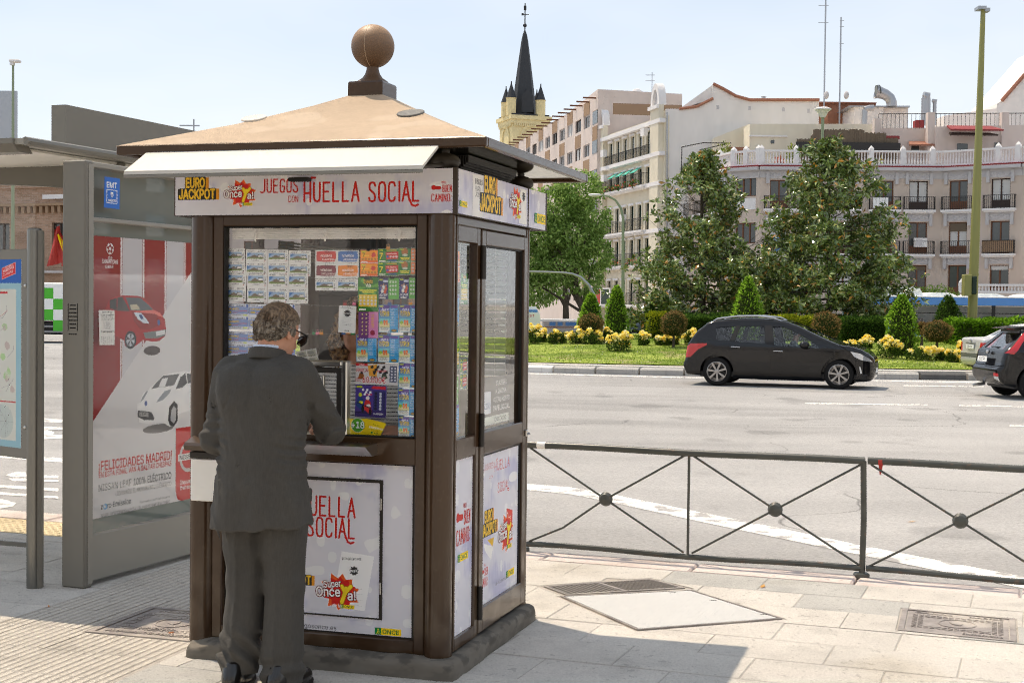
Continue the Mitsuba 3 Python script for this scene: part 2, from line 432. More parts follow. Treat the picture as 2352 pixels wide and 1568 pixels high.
for i in range(0, 6):
 for j in range(0, 16):
  a1 = RIB_A0 - .012 - i * .805; b0 = 4.6 + j * .505 + .25 * (i % 2)
  cell = Polygon([ab(a1 - .8, b0), ab(a1, b0), ab(a1, b0 + .5), ab(a1 - .8, b0 + .5)])
  g = cell.intersection(left_zone)
  for s in getattr(g, 'geoms', [g]):
   if s.geom_type == 'Polygon' and s.area > .02:
    c = np.array(s.centroid.coords[0]); px = pix([*c, 0])
    if -420 < px[0] < 500 and px[1] < 1750:
     part('pavement', 'slab', chamfered(s, -.05, .0012 * math.sin(i * 5 + j * 3)), 'slab_beige' if (i + j) % 3 else 'slab_warm'); n_slab += 1
for i in range(-13, 0):
 u0 = i * .405 - 1.5
 cell = Polygon([kline(u0, -.84), kline(u0 + .4, -.84), kline(u0 + .4, -.325), kline(u0, -.325)])
 c = np.array(cell.centroid.coords[0]); px = pix([*c, 0])
 if -150 < px[0] < 460:
  ms = [prism(cell, -.05, 0)]
  for a in range(6):
   for b in range(8):
    q = kline(u0 + .035 + a * .066, -.81 + b * .066)
    ms.append(tr(lathe([(.02, 0), (.014, .005), (.004, .006)], 8), *q, 0))
  part('pavement', 'tactile_slab', cat(ms), 'tactile_yellow')
pitch = .05
for i in range(3):
 for j in range(15):
  a0 = RIB_A0 + .392 * i + .002; b0 = 4.2 + .4 * j
  cell = Polygon([ab(a0, b0), ab(a0 + .386, b0), ab(a0 + .386, b0 + .395), ab(a0, b0 + .395)]).intersection(rib_zone.intersection(inside)).difference(holes)
  px = pix([*ab(a0 + .2, b0 + .2), 0])
  if px[1] > 1800 or px[0] < -350:
   continue
  gs = [g for g in getattr(cell, 'geoms', [cell]) if g.geom_type == 'Polygon' and g.area > .004]
  if not gs:
   continue
  ms = [prism(g, -.05, -.006) for g in gs]
  for r in range(8):
   x0 = a0 + .004 + r * .0483
   rib = Polygon([ab(x0, b0), ab(x0 + .030, b0), ab(x0 + .030, b0 + .395), ab(x0, b0 + .395)])
   for g in gs:
    h = rib.intersection(g)
    for s in getattr(h, 'geoms', [h]):
     if s.geom_type == 'Polygon' and s.area > 1e-4:
      ms.append(chamfered(s, -.0065, .0005 * math.sin(i * 3 + j), .0035))
  part('pavement', 'ribbed_slab', cat(ms), 'slab_ribbed'); n_slab += 1
print('slabs', n_slab)
ZM = Z_ROAD + .004
def marking(pts, name='road_marking', label='white painted road marking', mat='road_paint'):
 p = Polygon(pts) if not hasattr(pts, 'geom_type') else pts
 v, f = trimesh.creation.triangulate_polygon(p, engine='earcut')
 m = trimesh.Trimesh(np.c_[v, np.full(len(v), ZM)], f, process=False)
 return part('road', name, m, mat, label=label)
up = [gnd(x, y, Z_ROAD)[:2] for x, y in [(1100, 1098), (1208, 1111), (1310, 1119), (1420, 1138), (1626, 1180), (1800, 1215), (1976, 1252), (2160, 1288), (2352, 1325), (2500, 1352)]]
dn = [gnd(x, y, Z_ROAD)[:2] for x, y in [(2500, 1384), (2352, 1352), (2160, 1312), (1976, 1275), (1800, 1238), (1626, 1202), (1420, 1157), (1310, 1135), (1208, 1125), (1100, 1112)]]
marking(up + dn, 'edge_line', 'broad curved white line on the road behind the railing')
def dash(x0, y0, x1, y1, h, n='lane_dash', lab='thin white lane dash on the asphalt'):
 marking([gnd(*q, Z_ROAD)[:2] for q in ((x0, y0 - h / 2), (x1, y1 - h / 2), (x1, y1 + h / 2), (x0, y0 + h / 2))], n, lab)
for q in [(1850, 926, 2130, 930, 2.6), (2203, 931, 2420, 935, 2.6), (2075, 885.5, 2260, 888, 2.2), (2318, 977.5, 2420, 979, 3), (1211, 858, 1570, 867, 2), (1573, 867, 2352, 880, 2)]:
 dash(*q)
blob = lambda *ps: [gnd(x, y, Z_ROAD)[:2] for x, y in ps]
for k_, ps in enumerate([((60, 958), (150, 964), (230, 966), (230, 972), (150, 971), (60, 968)),
       ((90, 978), (140, 981), (200, 984), (200, 990), (140, 987), (90, 986)),
       ((75, 992), (108, 987), (125, 993), (122, 1000), (90, 1003), (72, 999)),
       ((80, 1001), (140, 998), (220, 1004), (220, 1010), (140, 1007), (80, 1009)),
       ((-20, 1040), (60, 1046), (140, 1052), (200, 1055), (200, 1065), (140, 1062), (60, 1056), (-20, 1050)),
       ((12, 1092), (32, 1084), (60, 1083), (60, 1090), (134, 1092), (134, 1099), (60, 1097), (30, 1096)),
       ((20, 1099), (62, 1098), (134, 1101), (134, 1107), (62, 1107), (30, 1105)),
       ((-60, 1110), (60, 1117), (134, 1122), (134, 1129), (60, 1124), (-60, 1117)),
       ((-60, 1126), (60, 1134), (134, 1140), (134, 1146), (60, 1140), (-60, 1133)),
       ((-40, 1144), (10, 1147), (38, 1155), (30, 1163), (0, 1168), (-40, 1166))]):
 marking(blob(*ps), 'painted_letter_stroke', 'white stroke of large lettering painted on the road')
IC, IA, IB = np.array([11.5, 51.0]), 24.0, 15.2
def mound(x, y):
 r = np.sqrt(((x - IC[0]) / IA) ** 2 + ((y - IC[1]) / IB) ** 2)
 s = np.clip((.96 - r) / .62, 0, 1)
 return .13 + .48 * s * s * (3 - 2 * s)
def _grass(p, n, uv):
 big = fbm(p.x * .9, p.y * .9, 0.0, 3)
 fine = fbm(p.x * 14, p.y * 9, 0.0, 3)
 g = mix((.12, .17, .03), (.24, .29, .065), smoothstep(.3, .7, big)) * (.62 + .75 * fine)
 bare = smoothstep(.63, .74, fbm(p.x * 1.3 + 5, p.y * 1.3, 2.0, 3))
 return mix(g, mi.Color3f(.26, .22, .12) * (.7 + .5 * fine), bare * .55)
M('lawn', proc(_grass), .95, spec=.1)
ang = np.linspace(0, 2 * np.pi, 97)[:-1]
rr = np.linspace(0, .95, 26)
V = [[IC[0], IC[1], mound(*IC)]]
for r in rr[1:]:
 x, y = IC[0] + IA * r * np.cos(ang), IC[1] + IB * r * np.sin(ang)
 V += np.stack([x, y, mound(x, y)], -1).tolist()
Fm = [[0, 1 + k, 1 + (k + 1) % 96] for k in range(96)]
for i in range(len(rr) - 2):
 for k in range(96):
  a, b = 1 + i * 96 + k, 1 + i * 96 + (k + 1) % 96
  Fm += [[a, a + 96, b + 96], [a, b + 96, b]]
struct('lawn', tm(V, Fm), 'lawn', True, label='grass of the roundabout island')
ring = lambda r: [(IC[0] + IA * r * math.cos(a), IC[1] + IB * r * math.sin(a)) for a in np.linspace(0, 2 * np.pi, 161)[:-1]]
struct('island_border', prism(Polygon(ring(1.0), [ring(.94)]), -.2, .105), 'slab_beige', label='ring of pale paving round the island lawn')
ka = np.linspace(0, 2 * np.pi, 129)
for k in range(128):
 a0, a1 = ka[k] + .0012, ka[k + 1] - .0012
 if math.sin((a0 + a1) / 2) > .25:
  continue
 p = lambda a, w: (IC[0] + (IA + w) * math.cos(a), IC[1] + (IB + w) * math.sin(a))
 q0 = [p(a0, .01), p(a1, .01), p(a1, .36), p(a0, .36)]
 q1 = [p(a0, .03), p(a1, .03), p(a1, .28), p(a0, .28)]
 xm = pix([*p((a0 + a1) / 2, .2), 0])[0]
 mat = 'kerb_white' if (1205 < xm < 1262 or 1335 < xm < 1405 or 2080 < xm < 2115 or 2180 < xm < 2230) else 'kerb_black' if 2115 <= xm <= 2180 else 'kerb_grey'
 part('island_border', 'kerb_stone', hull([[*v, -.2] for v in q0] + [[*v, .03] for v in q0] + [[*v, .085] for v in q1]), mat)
# ============================================================ kiosk (local frame: a to the right along the front, b to the back, z up)
def fr(x, y, b=0.0):
 """where the sight line meets the plane b = const: (a, z)"""
 d = ray(x, y); q = KO + b * KB3
 p = EYE + d * ((q - EYE) @ KB3) / (d @ KB3) - KO
 return p @ KA3, p[2]
def sd(x, y, a=0.0):
 d = ray(x, y); q = KO + a * KA3
 p = EYE + d * ((q - EYE) @ KA3) / (d @ KA3) - KO
 return p @ KB3, p[2]
FRONT = lambda b: frame(KO + b * KB3, KA3, [0, 0, 1], -KB3)
SIDE = lambda a: frame(KO + a * KA3, KB3, [0, 0, 1], KA3)
K = lambda m: mv(m, KIO)
def _brown(p, n, uv):
 w = fbm(p.x * 3, p.y * 3, p.z * 1.2, 3)
 dust = smoothstep(.45, .8, fbm(p.x * 7, p.y * 7, p.z * 5, 3)) * smoothstep(.75, .05, p.z)
 sp = smoothstep(.70, .78, fbm(p.x * 60, p.y * 60, p.z * 60, 2))
 return mix(mi.Color3f(.050, .026, .0125) * (.75 + .5 * w), (.17, .13, .09), .5 * dust + .08 * sp)
M('brown_metal', proc(_brown), .18, spec=.5)
M('brown_gloss', lin(66, 50, 36), .22, spec=.8)
M('dark_metal', lin(42, 38, 34), .45, spec=.4)
M('black', lin(24, 23, 22), .5, spec=.3)
M('steel', lin(205, 205, 203), .22, metal=1.0)
M('white_paint', lin(236, 233, 226), .5, spec=.3)
M('awning_white', lin(184, 181, 173), .42, spec=.45)
M('blind_white', lin(158, 164, 156), .5, spec=.3)
M('grey_plastic', lin(120, 118, 112), .5)
M('cream', lin(226, 214, 178), .6)
M('mirror_eave', lin(200, 194, 172), .05, metal=1.0)
def _roof(p, n, uv):
 w = fbm(p.x * 2.2, p.y * 2.2, p.z * 6, 4)
 g = fbm(p.x * 90, p.y * 90, p.z * 90, 2)
 run = fbm(p.x * 16, p.y * 16, 0.0, 2)
 st = smoothstep(.60, .75, fbm(p.x * 5, p.y * 5, 3.0, 3))
 return mix(mi.Color3f(.44, .335, .235) * (.84 + .22 * w + .10 * (g - .5) + .1 * (run - .5)), (.55, .45, .34), .35 * st)
M('roof_dust', proc(_roof), .75, spec=.25)
def _plinth(p, n, uv):
 a = fbm(p.x * 9, p.y * 9, p.z * 12, 4)
 grime = smoothstep(.42, .60, fbm(p.x * 13, p.y * 13, p.z * 20 + 4, 4))
 lip = smoothstep(.035, .06, p.z + .02 * a)
 c = mix((.125, .108, .088), (.20, .185, .16), a)
 return mix(c, (.075, .07, .062), grime * (.25 + .5 * lip))
M('grimy_concrete', proc(_plinth), .9, spec=.2)
def _poster(p, n, uv):
 w = fbm(p.x * 3.1 + 1, p.y * 3.1, p.z * 3.6, 4)
 s = fbm(p.x * 40, p.y * 40, p.z * 9, 3)
 edge = smoothstep(.50, .66, w + .14 * (s - .5))
 spots = smoothstep(.74, .77, noise(p.x * 17, p.y * 17, p.z * 14))
 c = mix((.70, .69, .745), (.43, .43, .64), edge * (.35 + .6 * s))
 return mix(c, (.80, .80, .81), spots)
M('poster_paper', proc(_poster), .5, spec=.35)
scene['mat_window_glass'] = {'type': 'thindielectric', 'int_ior': 1.5}
kio = thing('kiosk', 'brown metal lottery kiosk with tan pyramid roof, ball finial and white awning', 'kiosk')
P = lambda n, m, bs, **kw: part(kio, n, K(m), bs, **kw)
def _pl(X, Y, Z):
 d = smax(smax(np.abs(X + .655) - .675, np.abs(Y - .63) - .69, .06), np.abs(Z - .0) - .083, .03)
 chip = ell(X, Y, Z, (-1.30, -.06, .08), (.10, .07, .03))
 chip2 = ell(X, Y, Z, (-.30, -.07, .085), (.16, .035, .02))
 return smax(smax(d + .020 * pn(X, Y, Z, 9, 3, 3), -chip, .01), -chip2, .012)
P('plinth', nets(_pl, (-1.40, -.13, -.1), (.08, 1.40, .12), .013), 'grimy_concrete', smooth=True)
for a, b in ((-1.295, .07), (-.095, .07), (-.095, 1.26), (-1.295, 1.26)):
 c = tr(lathe([(.064, .06), (.064, .085), (.0625, .09), (.0625, 2.086)], 32), a, b, 0)
 P('corner_column', c, 'brown_metal', smooth=40)
def frm(n, x0, x1, y0, y1, z0, z1, bs='brown_metal', c=.004, **kw):
 return P(n, cbx(x0, x1, y0, y1, z0, z1, c), bs, **kw)
frm('front_jamb', -1.236, -1.186, .045, .115, .08, 2.086)
frm('front_jamb', -.206, -.156, .045, .115, .08, 2.086)
frm('header_beam', -1.186, -.206, .045, .115, 2.036, 2.086)
frm('mid_rail', -1.186, -.206, .045, .115, .945, 1.066)
frm('bottom_rail', -1.186, -.206, .045, .115, .08, .142)
frm('window_bead', -1.186, -1.176, .05, .09, 1.066, 2.036, 'black'); frm('window_bead', -.216, -.206, .05, .09, 1.066, 2.036, 'black')
frm('window_bead', -1.176, -.216, .05, .09, 2.028, 2.036, 'black'); frm('window_bead', -1.176, -.216, .05, .09, 1.066, 1.073, 'black')
def pane(n, x0, x1, z0, z1, b):
 return part(kio, n, mv(tr(sheet(x1 - x0, z1 - z0), x0, z0, 0), FRONT(b)), 'window_glass')
hx0, hx1, hz0, hz1 = -.815, -.575, 1.066, 1.385
pane('window_pane', -1.176, hx0, 1.073, 2.028, .085); pane('window_pane', hx1, -.216, 1.073, 2.028, .085); pane('window_pane', hx0, hx1, hz1, 2.028, .085)
hf = [cbx(hx0 - .028, hx0, .05, .10, hz0, hz1 + .028), cbx(hx1, hx1 + .028, .05, .10, hz0, hz1 + .028), cbx(hx0, hx1, .05, .10, hz1, hz1 + .028), cbx(hx0, hx1, .05, .10, hz0 - .006, hz0 + .012)]
hfk = P('serving_hatch', cat(hf), 'steel', smooth=False)
part(hfk, 'inner_frame', K(cat(cbx(hx1 - .03, hx1 - .004, .062, .09, hz0 + .02, hz1 - .006, .003), cbx(hx0 + .1, hx1 - .03, .062, .09, hz1 - .03, hz1 - .006, .003))), 'dark_metal')
part(hfk, 'sliding_handle', K(cbx(hx1 - .098, hx1 - .088, .05, .07, hz0 + .06, hz1 - .04, .003)), 'steel')
tray = prism([(-.10, 1.035), (.052, 1.04), (.052, .985), (-.012, .985)], 0, .41)
tray = mv(tray, frame([-.80, 0, 0], [0, 1, 0], [0, 0, 1], [1, 0, 0]))
P('pay_tray', tray, 'steel')
shelf = hull([(a, b, z) for a in (-1.315, -.81) for b, z in ((-.075, 1.018), (-.085, 1.005), (-.075, .982), (.04, .985), (.04, 1.055))])
P('shelf', shelf, 'brown_gloss')
P('shelf_support', cbx(-1.30, -.9, -.055, .03, .945, .975, .003), 'dark_metal')
P('shelf_skirt', cbx(-1.30, -.92, -.045, .028, .742, .940, .004), 'white_paint', label='white box plate beneath the shelf')
P('front_panel_board', bx(-1.186, -.206, .082, .10, .142, .945), 'dark_metal')
fp = P('front_poster', bx(-1.172, -.228, .077, .082, .150, .937), 'poster_paper', label='lilac washed poster with red lettering and a starburst')
gx0, gx1, gz0, gz1 = -1.04, -.372, .222, .868
seam = [bx(gx0, gx1, .070, .0768, gz1 - .014, gz1), bx(gx0, gx1, .070, .0768, gz0, gz0 + .006), bx(gx0, gx0 + .012, .070, .0768, gz0 + .006, gz1 - .014), bx(gx1 - .014, gx1, .070, .0768, gz0 + .006, gz1 - .014)]
P('inner_hatch_seam', cat(seam), 'dark_metal')
for z in (.34, .73):
 P('hatch_hinge', cbx(gx1 - .012, gx1 - .004, .064, .0775, z, z + .055, .002), 'steel')
GL = {'J': [[(.5, 1), (.5, .18), (.4, .02), (.2, 0), (.04, .04)]], 'U': [[(.05, 1), (.05, .2), (.15, .03), (.3, 0), (.43, .03), (.5, .2), (.5, 1)]], 'E': [[(.48, 1), (.05, 1), (.05, 0), (.48, 0)], [(.05, .52), (.4, .52)]],
  'G': [[(.5, .82), (.42, .97), (.28, 1), (.12, .96), (.05, .8), (.05, .2), (.12, .04), (.28, 0), (.44, .04), (.5, .2), (.5, .45), (.3, .45)]], 'O': [[(.28, 1), (.12, .96), (.05, .8), (.05, .2), (.12, .04), (.28, 0), (.43, .04), (.5, .2), (.5, .8), (.43, .96), (.28, 1)]],
  'S': [[(.48, .82), (.42, .96), (.28, 1), (.12, .96), (.06, .8), (.1, .62), (.42, .4), (.49, .2), (.43, .04), (.26, 0), (.1, .04), (.04, .18)]], 'C': [[(.5, .8), (.43, .96), (.28, 1), (.12, .96), (.05, .8), (.05, .2), (.12, .04), (.28, 0), (.43, .04), (.5, .2)]],
  'N': [[(.05, 0), (.05, 1), (.5, 0), (.5, 1)]], 'H': [[(.05, 1), (.05, 0)], [(.5, 1), (.5, 0)], [(.05, .45), (.5, .45)]], 'L': [[(.05, 1), (.05, 0), (.45, 0)]], 'A': [[(.02, 0), (.27, 1), (.52, 0)], [(.1, .33), (.44, .33)]], 'I': [[(.1, 0), (.1, 1)]],
  'B': [[(.05, 0), (.05, 1), (.35, 1), (.45, .88), (.43, .64), (.3, .53), (.05, .53)], [(.3, .53), (.47, .42), (.5, .15), (.38, 0), (.05, 0)]], 'M': [[(.02, 0), (.08, 1), (.3, .3), (.52, 1), (.58, 0)]], 'P': [[(.05, 0), (.05, 1), (.35, 1), (.48, .85), (.46, .6), (.32, .48), (.05, .48)]],
  'R': [[(.05, 0), (.05, 1), (.35, 1), (.48, .85), (.46, .6), (.32, .48), (.05, .48)], [(.28, .48), (.52, 0)]]}
def strokes(pr, txt, x, y, h, w, col, wt=.108):
 """hand lettering: txt from x, baseline y, height h, total width w"""
 adv = [.32 if c in 'I ' else .72 for c in txt]
 s = w / (sum(adv) - .18)
 cx = x
 for c, a in zip(txt, adv):
  if c in GL:
   sh = union_all([LineString([(cx + px * s, y + py * h) for px, py in l]).buffer(wt * h / 2, quad_segs=4) for l in GL[c]])
   pr.poly(sh.simplify(h * .004), col, layer=2)
  cx += a * s
RED = (200, 34, 26)
def huella(pr, x0, y0, x1, h, sx0, sx1, sy):
 """HUELLA with its hooked H from x0 to x1, and SOCIAL with its swash from sx0 to sx1"""
 w = x1 - x0
 strokes(pr, 'HUELLA', x0, y0, h, w, RED)
 s = w / (6 * .72 - .18)
 pr.line([(x0 + .5 * s, y0 + h), (x0 + .5 * s, y0 + h * 1.18), (x0 + .62 * s, y0 + h * 1.28), (x0 + .85 * s, y0 + h * 1.26)], .108 * h, RED, layer=2)
 strokes(pr, 'SOCIAL', sx0, sy, h, sx1 - sx0, RED)
 s = (sx1 - sx0) / (5 * .72 + .32 - .18)
 q = sx1 - .62 * s
 pr.line([(q - .08 * s, sy + .05 * h), (q + .05 * s, sy - .2 * h), (q + .28 * s, sy - .27 * h), (q + .5 * s, sy - .2 * h)], .108 * h, RED, layer=2)
def outlined(pr, txt, x, y, h, col, out, w=None, rot=0, o=.09, slant=0):
 for k in range(8):
  pr.text(txt, x + o * h * math.cos(k * .785), y + o * h * math.sin(k * .785), h, out, w, True, rot, 'l', slant, layer=6)
 pr.text(txt, x, y, h, col, w, True, rot, 'l', slant, layer=7)
def eurojack(pr, x, y, s, lay=0):
 """blocky gold two-line logo, lower left at x, y; s = width"""
 rows_ = (('EURO', .2, .275, .46), ('JACKPOT', .03, .03, .88))
 for t_, u, v, w in rows_:
  pr.poly(sbox(x + (u + .0) * s, y + (v + .0) * s, x + (u + w + .075) * s, y + (v + .19) * s).buffer(.022 * s, join_style='mitre'), (222, 148, 22), layer=1)
  pr.poly(sbox(x + u * s, y + v * s, x + (u + w) * s, y + (v + .20) * s).buffer(.026 * s), (40, 34, 14), layer=2)
 for t_, u, v, w in rows_:
  for q in range(4):
   pr.text(t_, x + (u + .006 * math.cos(q * 1.571)) * s, y + (v + .006 * math.sin(q * 1.571)) * s, .205 * s, (240, 192, 40), w * s, True, layer=3)
def burst(cx, cy, r0, r1, n, rot=.2):
 return [(cx + (r1 if k % 2 else r0 * (1 + .12 * math.sin(k * 2.6))) * math.cos(rot + k * math.pi / n), cy + (r1 if k % 2 else r0 * (1 + .12 * math.sin(k * 2.6))) * math.sin(rot + k * math.pi / n)) for k in range(2 * n)]
def oncelogo(pr, x, y, h, lay=4):
 pr.rect(x, y, x + h * .95, y + h, (0, 128, 62), layer=lay)
 pr.line([(x + .5 * h, y + .62 * h), (x + .42 * h, y + .38 * h), (x + .25 * h, y + .12 * h)], .1 * h, (240, 220, 40), layer=lay + 1)
 pr.line([(x + .42 * h, y + .38 * h), (x + .62 * h, y + .12 * h)], .1 * h, (240, 220, 40), layer=lay + 1)
 pr.line([(x + .5 * h, y + .6 * h), (x + .72 * h, y + .4 * h), (x + .84 * h, y + .12 * h)], .05 * h, (240, 220, 40), layer=lay + 1)
 pr.poly(Point(x + .5 * h, y + .8 * h).buffer(.1 * h, 4), (240, 220, 40), layer=lay + 1)
 pr.rect(x + h * .95, y, x + h * 4.05, y + h, (252, 214, 0), layer=lay)
 pr.text('ONCE', x + 1.2 * h, y + .2 * h, .6 * h, (0, 112, 54), 2.55 * h, True, layer=lay + 1)
def superya(pr, cx, cy, s):
 """orange starburst logo about cx, cy; s = overall width"""
 pr.poly(burst(cx + .1 * s, cy, .50 * s, .335 * s, 10), (246, 244, 240), layer=1)
 pr.poly(burst(cx + .1 * s, cy, .475 * s, .32 * s, 10), (232, 92, 28), layer=2)
 pr.poly(burst(cx + .1 * s, cy, .40 * s, .28 * s, 10, .35), (206, 30, 22), layer=3)
 outlined(pr, 'Super', cx - .31 * s, cy + .08 * s, .15 * s, (250, 250, 248), (110, 20, 22), .43 * s, .12)
 outlined(pr, 'Once', cx - .5 * s, cy - .12 * s, .21 * s, (250, 250, 248), (110, 20, 22), .60 * s, .04)
 outlined(pr, 'a!', cx + .28 * s, cy - .16 * s, .2 * s, (250, 250, 248), (110, 20, 22), .2 * s, .04)
 y_ = union_all([LineString([(cx + .14 * s, cy + .14 * s), (cx + .22 * s, cy), (cx + .36 * s, cy + .15 * s)]).buffer(.042 * s, quad_segs=4), LineString([(cx + .22 * s, cy), (cx + .14 * s, cy - .22 * s)]).buffer(.045 * s, quad_segs=4), Point(cx + .24 * s, cy + .09 * s).buffer(.05 * s, 4)])
 pr.poly(y_.buffer(.012 * s), (170, 120, 10), layer=8)
 pr.poly(y_, (244, 214, 36), layer=9)
 pr.text('de la', cx - .1 * s, cy - .34 * s, .075 * s, (250, 250, 250), bold=True, layer=8)
 oncelogo(pr, cx + .1 * s, cy - .36 * s, .085 * s, 8)
def camino(pr, x, y, s):
 pr.poly(union_all([Point(x + .12 * s, y + .72 * s).buffer(.11 * s, 6), LineString([(x + .1 * s, y + .72 * s), (x + .42 * s, y + .7 * s)]).buffer(.075 * s)]), RED, layer=2)
 strokes(pr, 'POR EL', x + .5 * s, y + .9 * s, .10 * s, .26 * s, RED, .12)
 strokes(pr, 'BUEN', x + .56 * s, y + .52 * s, .3 * s, .44 * s, RED, .11)
 strokes(pr, 'CAMINO', x + .02 * s, y + .08 * s, .34 * s, .9 * s, RED)
 for q in ((.98, .12), (.98, .32), (.92, .24)):
  pr.poly(Point(x + q[0] * s, y + q[1] * s).buffer(.025 * s, 3), RED, layer=2)
c5 = lambda x, y, b=.077: fr((600 + x * 900 / 1568) / 1.5306, (1500 + y * 900 / 1568) / 1.5306, b)
pr = Print()
x0, y0 = c5(905, 548); x1, y1 = c5(1130, 432)
sx1, sy1 = c5(1130, 683)
hw = (x1 - x0) * 6 / 4.0
huella(pr, x1 - hw, y0 + .006, x1, (y1 - y0) * .9, sx1 - (sx1 - c5(905, 683)[0]) * 1.32, sx1, sy1)
strokes(pr, 'JUEGOS', x1 - hw - .2, y0 + .05, .07, .17, RED); strokes(pr, 'CON', x1 - hw - .1, y0, .035, .07, RED)
q = [c5(*v) for v in ((1048, 760), (1247, 792), (1188, 1128), (990, 1095))]
pr.poly(q, (244, 243, 242), layer=1)
for k in range(16):
 xx = c5(1050 + k * 7.5, 797)
 pr.rect(xx[0], xx[1] - .012 - .0002 * k, xx[0] + (.002 if k % 3 else .0035), xx[1] - .0002 * k, (50, 50, 50), layer=2)
bcx, bcy = c5(1125, 880)
pr.poly(burst(bcx, bcy, .026, .017, 9), (40, 40, 40), layer=3)
pr.text('OnceYa', bcx - .028, bcy - .006, .013, (250, 250, 250), .05, True, layer=4)
for k in range(4):
 xx = c5(1150, 990 + 35 * k); pr.rect(xx[0] - .02, xx[1], xx[0] + .02, xx[1] + .0015, (190, 190, 195), layer=2)
cx, cy = c5(1030, 1010)
superya(pr, cx - .012, cy, .205)
x0, y0 = c5(700, 960)
eurojack(pr, c5(880, 960)[0] - .2, y0, .2)
x0, y0 = c5(1015, 1243)
pr.text('www.juegosonce.es', x0 - .29, y0, .021, (60, 58, 66), .29, layer=2)
x0, y0 = c5(1251, 1268)
oncelogo(pr, x0, y0, .032)
printed(fp, 'print', pr, FRONT(.0768))
frm('floor_plate', -1.30, -.09, .05, 1.28, .085, .11, 'dark_metal')
frm('ceiling_plate', -1.30, -.09, .05, 1.28, 2.086, 2.10, 'cream')
frm('back_wall', -1.235, -.155, 1.24, 1.27, .10, 1.05, 'cream'); frm('left_wall', -1.315, -1.285, .13, 1.20, .08, 1.05, 'brown_metal')
frm('back_header', -1.28, -.12, 1.235, 1.27, 1.72, 2.086, 'dark_metal'); frm('back_side_panel', -1.28, -1.02, 1.236, 1.268, 1.05, 1.72, 'dark_metal'); frm('back_post', -.92, -.86, 1.235, 1.275, 1.05, 2.086, 'brown_metal'); frm('left_post', -1.315, -1.28, .60, .66, 1.05, 2.086)
part(kio, 'back_pane', mv(tr(sheet(1.08, 1.03), -1.235, 1.05, 0), FRONT(1.255)), 'window_glass')
part(kio, 'left_pane', mv(tr(sheet(1.07, 1.03), .13, 1.05, 0), SIDE(-1.30)), 'window_glass')
frm('counter', -1.28, -.33, .115, .40, 1.02, 1.045, 'dark_metal')
frm('counter_front', -1.28, -.33, .36, .38, .11, 1.02, 'dark_metal')
def blind(n, m_, w, z0, z1, step, tilt=.35, d=.025):
 b = part(kio, n, mv(cbx(0, w, -.02, .02, z1, z1 + .03, .004), m_), 'blind_white')
 zz = z1 - .004
 while zz > z0:
  sl = tr(rotx(cbx(.003, w - .003, -d / 2, d / 2, -.0012, .0012, .0005), tilt), 0, 0, zz)
  part(b, 'slat', mv(sl, m_), 'blind_white')
  zz -= step
 for t_ in (.12, .5, .88):
  part(b, 'cord', mv(tube([(w * t_, -.013, z1), (w * t_, -.013, z0)], .0012, 4), m_), 'white_paint')
 return b
rolled = P('raised_blind', cat([cbx(-1.165, -.228, .098, .125, 1.977 + k * .0085, 1.984 + k * .0085, .001) for k in range(6)]), 'white_paint', label='white blind drawn up under the window head')
for a in (-1.04, -.68, -.31):
 part(rolled, 'tassel', K(tube([(a, .094, 2.02), (a + .003, .092, 2.0), (a - .002, .092, 1.985), (a, .094, 1.965)], [.006, .008, .007, .004], 6)), 'white_paint')
blind('back_blind', K_ := KIO @ frame([-.66, 1.22, 0], [1, 0, 0], [0, 1, 0], [0, 0, 1]), .52, 1.05, 2.0, .034, .9, .032)
P('inside_post', cat(tube([(-.80, .95, 1.0), (-.80, .95, 2.08)], .02, 8), tube([(-.74, .90, 1.0), (-.74, .90, 2.08)], .012, 8)), 'black', smooth=40)
P('folded_grille', mv(cat([cbx(0, .42, -.012, .012, k * .016, k * .016 + .010, .002) for k in range(6)]), frame([-1.13, .50, 1.90], [.93, .3, -.12], [-.3, .93, 0], [.12, 0, .99])), 'grey_plastic')
P('back_cabinet', cbx(-.45, -.12, .85, 1.2, .11, 1.30, .006), 'cream')
SW = -.035
def sfr(n, b0, b1, z0, z1, d0=-.045, d1=0, bs='brown_metal', par=None, **kw):
 m = K(cbx(SW + d0, SW + d1, b0, b1, z0, z1, .004))
 return part(par or kio, n, m, bs, **kw)
sfr('side_jamb', .11, .128, .09, 2.04); sfr('side_jamb', .405, .452, .09, 2.04)
sfr('side_head', .11, 1.21, 2.04, 2.083)
sfr('side_rail', .128, .405, .965, 1.062); sfr('side_rail', .128, .405, 1.965, 2.04); sfr('side_rail', .128, .405, .09, .15)
part(kio, 'side_pane', mv(tr(sheet(.277, .903), .128, 1.062, 0), SIDE(SW - .022)), 'window_glass')
sp = part(kio, 'side_poster', K(bx(SW - .024, SW - .015, .128, .405, .15, .965)), 'poster_paper')
door = sfr('door', .455, .515, .10, 2.035, -.045, .006)
sfr('door_stile', 1.165, 1.225, .10, 2.035, -.045, .006, par=door)
sfr('door_rail', .515, 1.165, 1.965, 2.035, -.045, .006, par=door); sfr('door_rail', .515, 1.165, .955, 1.065, -.045, .006, par=door); sfr('door_rail', .515, 1.165, .10, .215, -.045, .006, par=door)
part(door, 'glass', mv(tr(sheet(.65, .90), .515, 1.065, 0), SIDE(SW - .02)), 'window_glass')
part(door, 'glazing_bead', K(cat(bx(SW - .018, SW - .006, .515, .525, 1.065, 1.965), bx(SW - .018, SW - .006, 1.155, 1.165, 1.065, 1.965), bx(SW - .018, SW - .006, .525, 1.155, 1.957, 1.965))), 'black')
dpo = part(door, 'poster', K(bx(SW - .022, SW - .012, .515, 1.165, .215, .955)), 'poster_paper')
